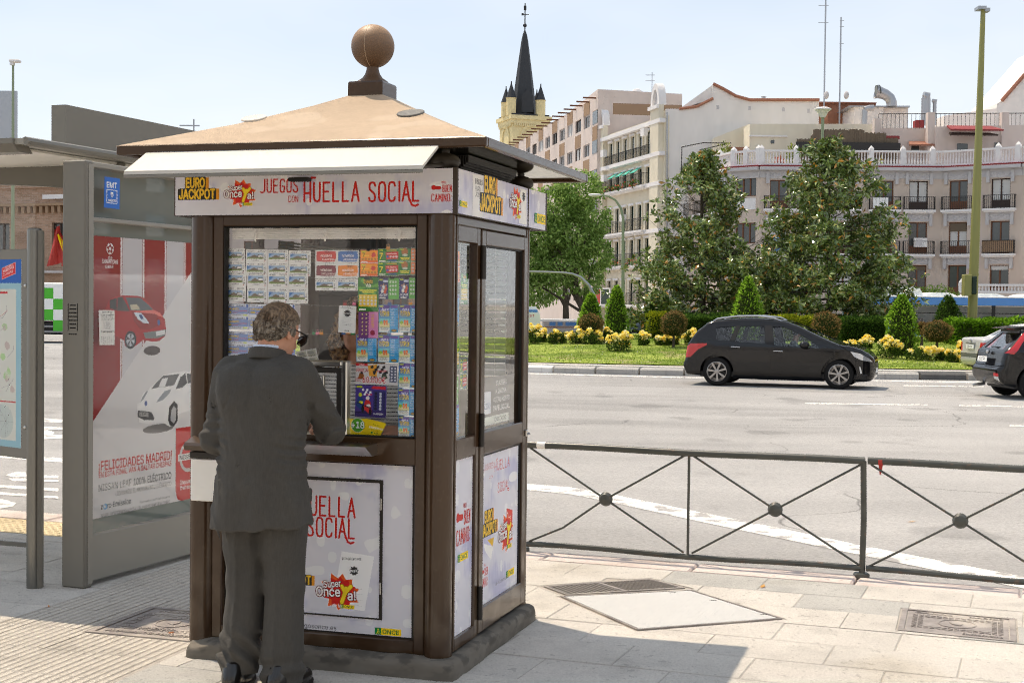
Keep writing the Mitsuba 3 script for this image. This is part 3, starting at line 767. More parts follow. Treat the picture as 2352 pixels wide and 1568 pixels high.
part(door, 'panel_edge', K(cat(bx(SW - .0115, SW - .004, 1.148, 1.165, .215, .955), bx(SW - .0115, SW - .004, .515, 1.148, .945, .955))), 'black')
for z in (.17, 1.0, 1.80):
 part(door, 'hinge', K(tube([(SW + .014, .452, z), (SW + .014, .452, z + .16)], .013, 10)), 'dark_metal', smooth=40)
part(door, 'lock', K(cat(cbx(SW + .006, SW + .02, 1.195, 1.222, .985, 1.02, .003), tube([(SW + .02, 1.208, 1.0), (SW + .035, 1.208, 1.0)], .006, 8))), 'steel')
sfr('rear_jamb', 1.23, 1.255, .09, 2.083)
poster_in = part(kio, 'back_card', K(bx(-.07, -.066, .53, 1.12, 1.08, 1.32)), 'grey_plastic', label='grey card with pale lettering behind the door glass')
pr = Print()
for k, t_ in enumerate(('SI JUEGAS', 'A LA UNA', 'ACTIVAS NUESTRO', 'PAPEL SOCIAL')):
 pr.text(t_, .80 - .035 * (k > 1), 1.275 - .042 * k, .024, (238, 238, 236), .18 + .09 * (k > 1), True)
pr.rect(.54, 1.14, .72, 1.25, (226, 230, 236)); pr.text('FACILIDAD', .55, 1.165, .028, (110, 130, 170), .16, True)
pr.rect(.62, 1.085, 1.02, 1.125, (214, 222, 208)); pr.text('00000', .78, 1.094, .022, (80, 86, 80), .2, True)
printed(poster_in, 'print', pr, SIDE(-.0655))
c7 = lambda x, y, a=SW - .012: sd((1400 + x * 600 / 941) / 1.5306, (1400 + y * 600 / 941) / 1.5306, a)
pr = Print()
x0, y0 = c7(530, 400); x1, y1 = c7(613, 318)
hh = (y1 - y0) * .92
X0, Y0 = c7(548, 518); X1, Y1 = c7(613, 428)
huella(pr, x0, y0, x1, hh, X0, X1, Y0)
x2, _ = c7(471, 415); strokes(pr, 'JUEGOS', x2, y0 + .02, hh * .6, x0 - x2 - .02, RED); strokes(pr, 'CON', x0 - .085, y0 - .03, hh * .33, .06, RED)
x0, y0 = c7(456, 800); x1, _ = c7(552, 700); eurojack(pr, x0, y0 + .02, (x1 - x0) * .95)
x0, y0 = c7(590, 742); superya(pr, x0, y0, .24)
pr.poly([c7(598, 604), c7(630, 614), c7(628, 690), c7(596, 668)], (214, 60, 50), layer=0); pr.poly([c7(470, 800), c7(522, 815), c7(512, 888), c7(478, 840)], (240, 238, 232), layer=0)
pr.poly([c7(492, 780), c7(528, 764), c7(520, 815)], (222, 176, 40), layer=0)
x0, y0 = c7(594, 990); oncelogo(pr, x0, y0, .034); x0, y0 = c7(512, 1040); pr.text('www.juegosonce.es', x0, y0 + .01, .018, (110, 108, 116), .23)
x0, y0 = c7(450, 1072); camino(pr, x0, y0 + .01, .12)
printed(dpo, 'print', pr, SIDE(SW - .0118))
pr = Print()
x0, y0 = c7(310, 838, SW - .015); camino(pr, .175, y0, .2); oncelogo(pr, .20, c7(330, 905, SW - .015)[1], .036)
printed(sp, 'print', pr, SIDE(SW - .0148))
fz0, fz1 = 2.0845, 2.2845
M('sign_edge', lin(60, 50, 42), .5)
def sign(n, m_, w, lab=None):
 b = part(kio, n, mv(bx(0, w, fz0, fz1, -.02, -.0005), m_), 'poster_paper', label=lab)
 part(b, 'edge_trim', mv(cat(bx(-.003, 0, fz0 - .003, fz1 + .003, -.02, .002), bx(w, w + .003, fz0 - .003, fz1 + .003, -.02, .002), bx(0, w, fz0 - .003, fz0, -.02, .002)), m_), 'sign_edge')
 return b
f1 = sign('front_sign', KIO @ frame([-1.415, 0, 0], [1, 0, 0], [0, 0, 1], [0, -1, 0]), 1.412, 'long front sign with red JUEGOS CON HUELLA SOCIAL lettering')
f2 = sign('side_sign', KIO @ frame([0, .003, 0], [0, 1, 0], [0, 0, 1], [1, 0, 0]), 1.112)
f3 = sign('rear_side_sign', KIO @ frame([.002, 1.122, 0], [0, 1, 0], [0, 0, 1], [1, 0, 0]), .345)
f4 = sign('left_sign', KIO @ frame([-1.418, 1.47, 0], [0, -1, 0], [0, 0, 1], [-1, 0, 0]), 1.465)
f5 = sign('back_sign', KIO @ frame([0, 1.47, 0], [-1, 0, 0], [0, 0, 1], [0, 1, 0]), 1.412)
P('sign_backing', cat(bx(-1.395, -.02, .025, .04, 2.09, 2.28), bx(-.04, -.022, .041, 1.45, 2.09, 2.28), bx(-1.395, -1.38, .041, 1.45, 2.09, 2.28), bx(-1.379, -.041, 1.43, 1.445, 2.09, 2.28)), 'dark_metal')
c3 = lambda x, y: fr(392 + .25 * x, 261.3 + .25 * y, 0)
pr = Print()
x0, y0 = c3(66, 800); x1, _ = c3(470, 800); eurojack(pr, x0, y0 + .002, (x1 - x0) * .93)
x0, y0 = c3(630, 735); superya(pr, x0, y0, c3(772, 735)[0] - c3(497, 735)[0])
x0, y0 = c3(822, 725); x1, y1 = c3(1172, 600); strokes(pr, 'JUEGOS', x0, y0, y1 - y0, x1 - x0, RED)
x0, y0 = c3(1080, 812); x1, y1 = c3(1172, 755); strokes(pr, 'CON', x0, y0, y1 - y0, x1 - x0, RED)
x0, y0 = c3(1222, 808); x1, y1 = c3(1732, 628); s0, _ = c3(1818, 800); s1, sy = c3(2288, 800)
huella(pr, x0, y0, x1, y1 - y0, s0, s1, sy)
x0, y0 = fr(990, 467, 0); camino(pr, x0, y0, fr(1037, 467, 0)[0] - x0)
printed(f1, 'print', pr, FRONT(-.0006))
c6 = lambda x, y, a=0: sd((1400 + x * 600 / 941) / 1.5306, (400 + y * 600 / 941) / 1.5306, a)
pr = Print()
pr.rect(c6(414, 0)[0], fz0 + .002, c6(470, 0)[0], fz1 - .004, (232, 230, 226), layer=0)
for k in range(14):
 x0 = c6(424 + 3 * k, 340)[0]; pr.rect(x0, 2.235, x0 + (.004 if k % 3 else .007), 2.262, (96, 94, 92), layer=1)
pr.text('EURO', c6(430, 0)[0], 2.205, .022, (120, 118, 116), .075, True, layer=1); pr.text('JACKPOT', c6(430, 0)[0], 2.178, .022, (120, 118, 116), .085, True, layer=1)
x0, y0 = c6(447, 560); x1, _ = c6(585, 560); eurojack(pr, x0, fz0 + .028, (x1 - x0) * .92)
x0, y0 = c6(645, 495); superya(pr, x0, y0, c6(675, 480)[0] - c6(612, 480)[0])
x0, _ = c6(672, 500); pr.poly([(x0, fz1 - .01), (x0 + .11, fz1 - .012), (x0 + .12, fz0 + .012), (x0 - .02, fz0 + .01)], (236, 234, 230), layer=0); pr.poly(burst(x0 + .06, 2.235, .03, .018, 9), (52, 52, 52), layer=2)
oncelogo(pr, c6(337, 500)[0], c6(340, 510)[1], .026)
printed(f2, 'print', pr, SIDE(.0006))
pr = Print(); x0, y0 = c6(748, 600); oncelogo(pr, x0, y0, .052)
printed(f3, 'print', pr, SIDE(.0026))
pr = Print(); eurojack(pr, -1.30, 2.115, .24); superya(pr, -.92, 2.185, .17); strokes(pr, 'JUEGOS', -.75, 2.15, .07, .2, RED); huella(pr, -.5, 2.12, -.25, .1, -.2, -.02, 2.12)
printed(f4, 'print', pr, frame(KO - 1.4186 * KA3 + .0 * KB3, -KB3, [0, 0, 1], -KA3))
R0, R1, Q0, Q1 = -1.60, .205, -.215, 1.58
ra, rb = -.695, .68
P('eave_band', cat(cbx(R0, R1, Q0, Q0 + .03, 2.352, 2.396, .006), cbx(R0, R1, Q1 - .03, Q1, 2.352, 2.396, .006), cbx(R0, R0 + .03, Q0 + .03, Q1 - .03, 2.352, 2.396, .006), cbx(R1 - .03, R1, Q0 + .03, Q1 - .03, 2.352, 2.396, .006)), 'brown_metal')
lev = [(1.0, 2.392), (.975, 2.402), (.55, 2.535), (.25, 2.650), (.095, 2.718)]
V, F = [], []
for i, (s, z) in enumerate(lev):
 n = 12
 loop = []
 for (xa, ya), (xb, yb) in zip([(R0, Q0), (R1, Q0), (R1, Q1), (R0, Q1)], [(R1, Q0), (R1, Q1), (R0, Q1), (R0, Q0)]):
  for k in range(n):
   x, y = xa + (xb - xa) * k / n, ya + (yb - ya) * k / n
   loop.append([ra + (x - ra) * s, rb + (y - rb) * s, z])
 V += loop
N = 48
for i in range(len(lev) - 1):
 for k in range(N):
  F.append([i * N + k, i * N + (k + 1) % N, (i + 1) * N + (k + 1) % N, (i + 1) * N + k])
roof = tm(V, F)
rk = P('roof', roof, 'roof_dust', smooth=12, label='tan dusty pyramid roof')
part(rk, 'soffit', K(bx(R0 + .03, R1 - .03, Q0 + .03, Q1 - .03, 2.366, 2.37)), 'mirror_eave')
def vent(xD, yD, rx, lab, bs):
 best = None
 for b in np.linspace(Q0, rb, 400):
  a_, z_ = fr(xD, yD, b)
  s = (rb - b) / (rb - Q0)
  zr = np.interp(s, [l[0] for l in lev[::-1]], [l[1] for l in lev[::-1]])
  if best is None or abs(z_ - zr) < best[0]:
   best = (abs(z_ - zr), a_, b, zr)
 _, a_, b, z = best
 m = np.eye(4); sl = math.atan2(.30, .80)
 d = rotx(lathe([(rx, -.006), (rx, .001), (rx * .95, .003), (rx * .9, .0015), (.001, .0015)], 24), sl)
 part(rk, 'roof_vent', K(tr(d, a_, b, z + .004)), bs, smooth=30, label=lab)
M('vent_white', lin(196, 192, 184), .7); M('vent_grey', lin(96, 96, 94), .6)
vent(583, 273, .062, 'whitish round vent disc on the roof', 'vent_white'); vent(943, 261, .066, 'dark grey round vent disc on the roof', 'vent_grey')
cap = hull([(ra + sx * .093, rb + sy * .093, z) for sx in (-1, 1) for sy in (-1, 1) for z in (2.70, 2.778)] + [(ra + sx * .088, rb + sy * .088, 2.786) for sx in (-1, 1) for sy in (-1, 1)])
fin = P('finial', cap, 'brown_metal', label='brown square cap carrying a large ball')
neck = [(.085, 2.786), (.075, 2.797), (.052, 2.812), (.038, 2.832), (.031, 2.855), (.030, 2.875)]
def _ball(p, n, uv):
 d = smoothstep(2.92, 3.09, p.z + .03 * (fbm(p.x * 9, p.y * 9, p.z * 9, 2) - .5))  # lighter towards the top: sunlight on the ball put into its colour
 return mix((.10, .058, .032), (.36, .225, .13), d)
M('ball_lit_top', proc(_ball), .5, spec=.5)
part(fin, 'neck', K(tr(lathe(neck, 32), ra, rb, 0)), 'ball_lit_top', smooth=40)
part(fin, 'ball', K(sph((ra, rb, 2.972), .109, 24)), 'ball_lit_top', smooth=True)
part(fin, 'ball_seam', K(mv(lathe([(.1092, -.0012), (.1096, 0), (.1092, .0012)], 48), frame([ra, rb, 2.972], [0, .35, .94], [0, .94, -.35], [-1, 0, .0]))), 'roof_dust')
P('shutter_housing', cat(cbx(-1.34, -.10, .06, .14, 2.29, 2.362), cbx(-.13, -.06, .13, 1.0, 2.287, 2.362)), 'black')
P('rolled_shutter', cat([cbx(-.058 + .012 * k, -.050 + .012 * k, .16, .92, 2.287 + .010 * k, 2.360, .002) for k in range(5)]), 'black')
for a, b in ((-.075, .055), (-.065, 1.20), (-1.33, .055), (-1.33, 1.30)):
 c = lathe([(.018, 2.285)] + [(.066 * math.sin(t_) + .002, 2.318 - .040 * math.cos(t_)) for t_ in np.linspace(.3, 2.8, 10)] + [(.018, 2.355), (.02, 2.366)], 20)
 P('eave_ball', tr(c, a, b, 0), 'dark_metal', smooth=40)
aw = prism([(-.195, 2.372), (-.40, 2.258), (-.405, 2.242), (-.398, 2.240), (-.392, 2.249), (-.19, 2.362)], 0, 1.425)
aw = mv(aw, frame([-1.437, 0, 0], [0, 1, 0], [0, 0, 1], [1, 0, 0]))
awk = P('awning', aw, 'awning_white')
part(awk, 'lip', K(cbx(-1.437, -.012, -.405, -.396, 2.226, 2.2405, .002)), 'grey_plastic')
part(awk, 'latch', K(cbx(-.80, -.70, -.06, -.015, 2.232, 2.25, .004)), 'black')
for a in (-1.38, -.07):
 part(awk, 'arm', K(tube([(a, .0, 2.30), (a, -.37, 2.25)], .009, 8)), 'dark_metal', smooth=40)
# ============================================================ bus shelter with its advertising panel
M('shelter_grey', lin(118, 115, 107), .42, spec=.5)
M('shelter_light', lin(150, 147, 138), .4, spec=.5)
M('case_green', lin(112, 122, 116), .7)
M('sticker_blue', lin(46, 108, 196), .5)
scene['mat_clear_glass'] = {'type': 'thindielectric', 'int_ior': 1.36}
SO = np.array([-2.476, 8.146, 0.0]); SE = np.array([.3737, .9276, 0]); SN = np.array([.9276, -.3737, 0])
SH = frame(SO, SE, -SN, [0, 0, 1.0])
SHN = lambda off: frame(SO + off * SN, SE, [0, 0, 1], SN)
def mp(x, y, off=0.0):
 d = ray(x, y); q = SO + off * SN
 p = EYE + d * ((q - EYE) @ SN) / (d @ SN) - SO
 return p @ SE, p[2]
sh = thing('bus_shelter', 'grey bus shelter with lit advertising panel showing a red and a white car', 'bus shelter')
S = lambda n, m, bs, par=None, **kw: part(par or sh, n, mv(m, SH), bs, **kw)
UL = 1.30
S('panel_post', cbx(0, .075, 0, .165, 0, 2.49, .008), 'shelter_grey')
S('panel_end_post', cbx(UL - .075, UL, 0, .165, 0, 2.49, .008), 'shelter_grey')
S('panel_base', cbx(.0755, UL - .0755, .012, .153, .03, .30, .006), 'shelter_light')
S('panel_head', cbx(.0755, UL - .0755, .004, .161, 2.455, 2.486, .004), 'shelter_light')
S('panel_bar', cbx(.0755, UL - .0755, .004, .161, 2.14, 2.165, .004), 'shelter_light')
S('post_edge', cbx(.030, .0735, -.003, -.0005, .02, 2.47, .001), 'shelter_light')
gl = [cbx(-.0035, -.0005, .055 + .003 * abs(k), .115 - .003 * abs(k), 1.50 + .022 * k + .08, 1.507 + .022 * k + .08, .001) for k in range(-3, 4)]
S('speaker_grille', cat(gl + [cbx(-.003, -.0005, .05, .054, 1.50, 1.66, .001), cbx(-.003, -.0005, .116, .12, 1.50, 1.66, .001), cbx(-.003, -.0005, .055, .115, 1.478, 1.484, .001)]), 'black')
S('case_back', bx(.0755, UL - .0755, .06, .07, .30, 2.14), 'case_green'); S('case_back', bx(.0755, UL - .0755, .09, .10, 2.165, 2.455), 'case_green')
part(sh, 'case_glass', mv(tr(sheet(UL - .151, 1.84), .0755, .30, 0), SHN(-.006)), 'clear_glass')
part(sh, 'sign_glass', mv(tr(sheet(UL - .151, .29), .0755, 2.165, 0), SHN(-.006)), 'clear_glass')
OFF = -.052
M('ad_paper', lin(220, 218, 216), .5, spec=.2)
pu0, pu1, pz0, pz1 = .125, 1.19, .385, 2.06
ad = S('advert', bx(pu0, pu1, .052, .0595, pz0, pz1), 'ad_paper', label='car advertisement with red and white stripes behind glass')
cz = lambda x, y: mp((320 + x * 360 / 1254) / 1.5306, (850 + y * 360 / 1254) / 1.5306, OFF)
cw = lambda x, y: mp((320 + x * 360 / 855) / 1.5306, (1240 + y * 360 / 855) / 1.5306, OFF)
pr = Print()
diag = lambda u: .95 + (u - pu0) / (pu1 - pu0) * .98
us = [pu0] + [cz(x, 700)[0] for x in (365, 640, 905, 1145)] + [pu1]
for i in range(5):
 a, b = us[i], us[i + 1]
 pr.poly([(a, diag(a)), (b, diag(b)), (b, pz1), (a, pz1)], (146, 22, 20) if i % 2 == 0 else (204, 203, 205), layer=0)
for u in us[1:5]:
 for w, c in ((.012, (150, 40, 36)), (.0055, (238, 236, 234))):
  pr.poly([(u - w, diag(u - w)), (u + w, diag(u + w)), (u + w, pz1), (u - w, pz1)], c, layer=1 if w > .01 else 2)
P_ = lambda pts, col, lay, f=cz: pr.poly([f(*q) for q in pts], col, lay)
P_([(170, 830), (185, 790), (225, 705), (300, 670), (380, 655), (560, 660), (640, 685), (700, 745), (770, 830), (850, 860), (900, 950), (915, 1060), (910, 1150), (830, 1215), (740, 1220), (640, 1200), (560, 1260), (480, 1310), (410, 1270), (405, 1210), (300, 1150), (170, 1050), (165, 930)], (170, 26, 28), 3)
P_([(420, 680), (600, 685), (700, 770), (760, 832), (620, 842), (480, 838)], (92, 98, 102), 4); P_([(470, 770), (560, 765), (600, 830), (490, 832)], (196, 186, 160), 5)
P_([(225, 715), (310, 685), (312, 840), (228, 812)], (52, 52, 54), 4); P_([(322, 680), (380, 675), (440, 780), (470, 850), (316, 842)], (70, 66, 66), 4)
P_([(490, 850), (740, 850), (800, 900), (860, 1010), (700, 1080), (590, 1060), (520, 960)], (146, 22, 24), 4)
P_([(500, 850), (770, 835), (840, 870), (880, 930), (770, 880), (640, 870)], (226, 120, 110), 5)
P_([(515, 862), (610, 870), (670, 940), (710, 1000), (640, 995), (570, 945)], (214, 226, 236), 5); P_([(580, 890), (620, 890), (640, 950), (600, 940)], (40, 70, 130), 6)
P_([(640, 1110), (800, 1090), (915, 1070), (905, 1150), (800, 1180), (660, 1180)], (120, 124, 124), 4); P_([(790, 1100), (900, 1075), (900, 1130), (795, 1152)], (222, 222, 220), 5)
for q in [(480, 1200)]:
 u0, z0 = cz(*q); ru = abs(cz(550, 1200)[0] - u0); rz = abs(cz(480, 1310)[1] - z0)
 e = affinity.scale(Point(u0, z0).buffer(1, 12), ru, rz); pr.poly(e, (30, 34, 44), 5); pr.poly(affinity.scale(e, .72, .72), (196, 200, 206), 6)
 for k in range(5):
  a = k * 1.256; pr.poly([(u0, z0), (u0 + .7 * ru * math.cos(a), z0 + .7 * rz * math.sin(a)), (u0 + .7 * ru * math.cos(a + .55), z0 + .7 * rz * math.sin(a + .55))], (60, 64, 72), 7)
e = affinity.scale(Point(*cz(745, 1330)).buffer(1, 12), .085, .03); pr.poly(e, (70, 60, 58), 3)
u0, z0 = cz(825, 985); pr.poly(affinity.scale(Point(u0, z0).buffer(1, 10), .014, .018), (70, 90, 150), 6)
u0, z0 = cz(230, 85)
rb_ = .033
pr.poly(Point(u0, z0).buffer(rb_, 10).difference(Point(u0, z0).buffer(rb_ * .9, 10)), (240, 236, 234), 3)
star = lambda x, y, r, t=0: [(x + (r if k % 2 == 0 else r * .42) * math.sin(t + k * math.pi / 5), y + (r if k % 2 == 0 else r * .42) * math.cos(t + k * math.pi / 5)) for k in range(10)]
pr.poly(star(u0, z0, rb_ * .48), (240, 236, 234), 3)
for k in range(5):
 pr.poly(star(u0 + rb_ * .8 * math.sin(k * 1.2566 + .63), z0 + rb_ * .8 * math.cos(k * 1.2566 + .63), rb_ * .36, k), (240, 236, 234), 4)
u0, z0 = cz(230, 200); pr.poly(affinity.scale(Point(u0, z0).buffer(1, 10).difference(Point(u0, z0).buffer(.8, 10)), .02, .012), (240, 236, 234), 3); pr.text('UEFA', u0 - .014, z0 - .005, .01, (240, 236, 234), .028, layer=4)
u0, z0 = cz(132, 262); u1, _ = cz(328, 262); pr.text('CHAMPIONS', u0, z0, .024, (240, 236, 234), u1 - u0, True, layer=3); pr.text('LEAGUE', u0 + .03, z0 - .028, .018, (240, 236, 234), (u1 - u0) * .5, True, layer=3)
V_ = lambda pts, col, lay: P_(pts, col, lay, cw)
e = affinity.scale(Point(*cw(560, 630)).buffer(1, 14), .16, .028); pr.poly(e, (120, 118, 116), 3)
V_([(380, 470), (385, 430), (410, 400), (430, 340), (470, 310), (520, 260), (600, 185), (690, 165), (790, 150), (850, 165), (900, 200), (980, 250), (985, 400), (900, 450), (840, 470), (730, 510), (700, 600), (650, 615), (600, 580), (480, 590), (400, 580)], (236, 235, 232), 4)
V_([(600, 190), (735, 175), (690, 270), (500, 300), (540, 250)], (104, 104, 104), 5); V_([(590, 215), (640, 205), (615, 280), (560, 288)], (226, 226, 224), 6)
V_([(705, 300), (745, 200), (785, 168), (800, 250), (760, 290)], (70, 70, 72), 5); V_([(795, 170), (850, 180), (930, 230), (835, 250), (805, 255)], (84, 84, 86), 5)
V_([(540, 415), (570, 370), (610, 320), (670, 300), (650, 340), (600, 390)], (150, 156, 160), 5); V_([(408, 415), (425, 370), (460, 318), (475, 318), (440, 380)], (150, 154, 158), 5)
V_([(388, 480), (500, 492), (525, 540), (520, 560), (440, 560), (388, 535)], (90, 90, 90), 5); V_([(400, 495), (475, 495), (478, 533), (402, 528)], (170, 168, 164), 6)
u0, z0 = cw(410, 522); pr.text('LEAF', u0, z0, .014, (90, 90, 90), .06, True, layer=7)
V_([(640, 560), (650, 450), (690, 400), (720, 430), (722, 560), (690, 612), (655, 605)], (40, 40, 42), 5); V_([(660, 560), (668, 480), (688, 440), (708, 465), (705, 560), (688, 590)], (176, 176, 176), 6)
u0, z0 = cw(455, 420); pr.poly(affinity.scale(Point(u0, z0).buffer(1, 10), .014, .016), (86, 100, 150), 6)
def adline(txt, xa, ya, xb, h, col, bold=False):
 a, b = cw(xa, ya), cw(xb, ya)
 pr.text(txt, a[0], a[1], h, col, b[0] - a[0], bold, layer=3)
adline('¡FELICIDADES MADRID!', 62, 985, 672, .055, (196, 48, 42), True)
u0, z0 = cw(62, 1042); u1, _ = cw(668, 1042)
pr.text('EN ESTA FINAL VAN A SALTAR CHISPAS', u0, z0, .032, (196, 48, 42), u1 - u0, True, layer=3)
u0, z0 = cw(62, 1158); pr.text('NISSAN LEAF', u0, z0, .042, (92, 92, 92), (u1 - u0) * .43, layer=3); pr.text('100% ELÉCTRICO', u0 + (u1 - u0) * .46, z0, .042, (86, 86, 86), (u1 - u0) * .54, True, layer=3)
pr.text('LIDERANDO EL MOVIMIENTO ELÉCTRICO', u0 + (u1 - u0) * .22, z0 - .045, .027, (120, 120, 120), (u1 - u0) * .78, layer=3)
u2, z2 = cw(80, 1305); pr.text('z   ro Emission', u2, z2, .032, (70, 76, 82), (u1 - u0) * .40, True, layer=3); pr.poly(Point(u2 + .042, z2 + .012).buffer(.018, 10).difference(Point(u2 + .038, z2 + .012).buffer(.009, 8)), (96, 160, 206), 3)
pr.text('NISSAN. PATROCINADOR OFICIAL DE LA UEFA CHAMPIONS LEAGUE', u2, z2 - .048, .02, (120, 120, 120), (u1 - u0) * .95, layer=3); pr.text('*Cero emisiones de CO2 durante su uso', u2 + (u1 - u0) * .52, z2 - .012, .014, (140, 140, 140), (u1 - u0) * .43, layer=3)
u3, _ = cw(705, 900)
pr.poly([(u3, .46), (u3 + .02, pz0 + .015), (u3 + .06, pz0), (pu1, pz0), (pu1, .86), (u3, .86)], (196, 46, 42), 3)
ucx, ucz = u3 + .14, .665
pr.poly(Point(ucx, ucz).buffer(.10, 20).difference(Point(ucx, ucz).buffer(.078, 20)), (196, 194, 190), 4); pr.rect(ucx - .115, ucz - .022, ucx + .115, ucz + .022, (224, 222, 218), 5); pr.text('NISSAN', ucx - .1, ucz - .013, .027, (60, 58, 56), .2, True, layer=6)
pr.text('Innovation', u3 + .05, .49, .026, (240, 236, 234), .17, True, layer=4); pr.text('that excites', u3 + .05, .455, .026, (240, 236, 234), .18, True, layer=4)
printed(ad, 'print', pr, SHN(OFF + .0004))
es = lambda x, y: mp((0 + x * 700 / 1829) / 1.5306, (400 + y * 700 / 1829) / 1.5306, -.004)
q = [es(955, 860), es(1098, 878), es(1102, 597), es(962, 577)]
st = part(sh, 'operator_sticker', mv(prism(q, -.001, .0005), SHN(-.0045)), 'sticker_blue', label='blue EMT sticker on the upper glass')
pr = Print()
W3 = (245, 245, 245)
u0, z0 = q[0]; u1 = q[1][0]; w = u1 - u0; h = q[3][1] - z0
pr.text('EMT', u0 + .17 * w, z0 + .66 * h, .18 * h, W3, .66 * w, True)
pr.poly(sbox(u0 + .16 * w, z0 + .15 * h, u1 - .16 * w, z0 + .6 * h).difference(sbox(u0 + .19 * w, z0 + .17 * h, u1 - .19 * w, z0 + .58 * h)), W3)
pr.text('¡MADRID!', u0 + .24 * w, z0 + .21 * h, .08 * h, W3, .52 * w, True, slant=.2)
pr.poly(Polygon([(u0 + .42 * w, z0 + .52 * h), (u0 + .42 * w, z0 + .4 * h), (u0 + .5 * w, z0 + .35 * h), (u0 + .58 * w, z0 + .4 * h), (u0 + .58 * w, z0 + .52 * h)]).difference(sbox(u0 + .46 * w, z0 + .39 * h, u0 + .54 * w, z0 + .47 * h)), W3)
printed(st, 'print', pr, SHN(-.0038))
cA = np.array([-2.80, 8.05]); dB = SE[:2]; dA = np.array([-.94, .34])
cp = [cA, cA + dB * 2.2, cA + dB * 2.2 + dA * 4.2, cA + dA * 4.2]
part(sh, 'canopy', prism(cp, 2.565, 2.60), 'shelter_light')
part(sh, 'canopy_edge', tube([[*(cA + dB * t_ + SN[:2] * .012), 2.582] for t_ in np.linspace(0, 2.2, 5)], .026, 8), 'shelter_grey', smooth=40)
gut = prism([(0, 0), (.10, .0), (.17, -.075), (.05, -.075), (0, -.03)], 0, 4.2)
part(sh, 'gutter', mv(gut, frame([*(cA - dB * .02 + dA * .06), 2.60], [dB[0], dB[1], 0], [0, 0, 1], [dA[0], dA[1], 0])), 'shelter_grey')
bm = Polygon([(0, .1), (4, .1)] + [(x, -.0 - .09 * (abs(x - 2) / 2) ** 2.2) for x in np.linspace(4, 0, 15)])
part(sh, 'roof_beam', mv(prism(bm, 0, .06), frame([*(cA + dB * 1.0 + dA * .1), 2.46], [dA[0], dA[1], 0], [0, 0, 1], [dB[0], dB[1], 0])), 'shelter_grey')
part(sh, 'roof_panel', prism([cA + dB * .2 + dA * .12, cA + dB * 1.9 + dA * .12, cA + dB * 1.9 + dA * 4, cA + dB * .2 + dA * 4], 2.548, 2.562), 'white_paint')
fo = at(118, 300, 9.6)[:2]
part(sh, 'roof_fin', prism([fo, fo + dB * 2.6, fo + dB * 2.6 + SN[:2] * .12, fo + SN[:2] * .12], 2.601, 3.0), 'shelter_grey', label='tall plain grey fin above the canopy')
gq = at(80, 430, 9.1)[:2]
part(sh, 'back_glass', mv(tr(sheet(2.3, 2.31), 0, .10, 0), frame([*gq, 0], [dA[0], dA[1], 0], [0, 0, 1], np.cross([dA[0], dA[1], 0], [0, 0, 1]))), 'clear_glass')
for t_ in (.6, 2.2):
 g = gq + dA * t_ + dB * .04
 part(sh, 'glass_post', tube([[*g, 0], [*g, 2.565]], .022, 10), 'shelter_grey', smooth=40)
part(sh, 'glass_foot', prism([gq - dB * .012, gq + dB * .012, gq + dB * .012 + dA * 2.3, gq - dB * .012 + dA * 2.3], .07, .10), 'shelter_grey')
nq = lambda x, y: mp((320 + x * 360 / 1254) / 1.5306, (850 + y * 360 / 1254) / 1.5306, -.003)
q = [nq(104, 1262), nq(288, 1262), nq(290, 838), nq(94, 836)]
no = solo('paper_notice', 'white flat-for-sale notice with tear-off strips taped on the advertising glass', 'notice', mv(prism(q, 0, .001), SHN(-.004)), 'white_paint')
pr = Print(); u0, z0 = q[0]; w = q[1][0] - u0; h = q[3][1] - z0
BK = (40, 40, 42)
pr.text('- VENTA PISO -', u0 + .06 * w, z0 + .92 * h, .042 * h, BK, .86 * w, True); pr.text('ZONA CHAMBERI', u0 + .06 * w, z0 + .835 * h, .045 * h, BK, .88 * w, True)
pr.text('GLORIETA QUEVEDO', u0 + .1 * w, z0 + .775 * h, .026 * h, BK, .8 * w); pr.text('REFORMA DE LUJO', u0 + .08 * w, z0 + .715 * h, .032 * h, BK, .84 * w, slant=.2)
for k in range(8):
 pr.rect(u0 + (.25 + .06 * math.sin(k * 3)) * w, z0 + (.66 - .03 * k) * h, u0 + (.75 - .05 * math.cos(k * 2)) * w, z0 + (.668 - .03 * k) * h, (120, 120, 124), layer=2)
pr.text('* 499.000 € *', u0 + .08 * w, z0 + .35 * h, .05 * h, BK, .84 * w, True)
for k in range(7):
 pr.text('tel. 91 499 00', u0 + (.12 + .13 * k) * w, z0 + .04 * h, .03 * h, (90, 90, 96), .2 * h, rot=math.pi / 2)
 pr.rect(u0 + (.16 + .13 * k) * w, z0 + .0 * h, u0 + (.167 + .13 * k) * w, z0 + .28 * h, (180, 180, 184), layer=1)
printed(no, 'print', pr, SHN(-.0028))
# ============================================================ transport map on a steel pole
ms = thing('map_stand', 'brushed steel pole holding a framed transport map with a blue header', 'map stand')
bp = np.array([-2.779, 8.18])
M('brushed_steel', lin(126, 126, 122), .3, metal=.85)
pole = tr(lathe([(.043, -.05), (.043, 2.075), (.040, 2.088), (.030, 2.095), (.001, 2.096)], 28), *bp, 0)
part(ms, 'pole', pole, 'brushed_steel', smooth=40)
part(ms, 'pole_flange', prism([bp + q for q in np.array([[.030, -.036], [.052, -.022], [.050, .02], [.03, .03]])], 0, 2.08), 'shelter_grey')
md = np.array([-.80, .60, 0]); mn = np.array([-.60, -.80, 0]); mo = np.array([*bp, 0]) + md * .043
MF = lambda off: frame(mo + off * mn, -md, [0, 0, 1], mn)
mz0, mz1 = .745, 1.975
part(ms, 'map_case', mv(cbx(-1.0, 0, mz0, mz1, -.05, 0, .005), MF(0)), 'shelter_grey')
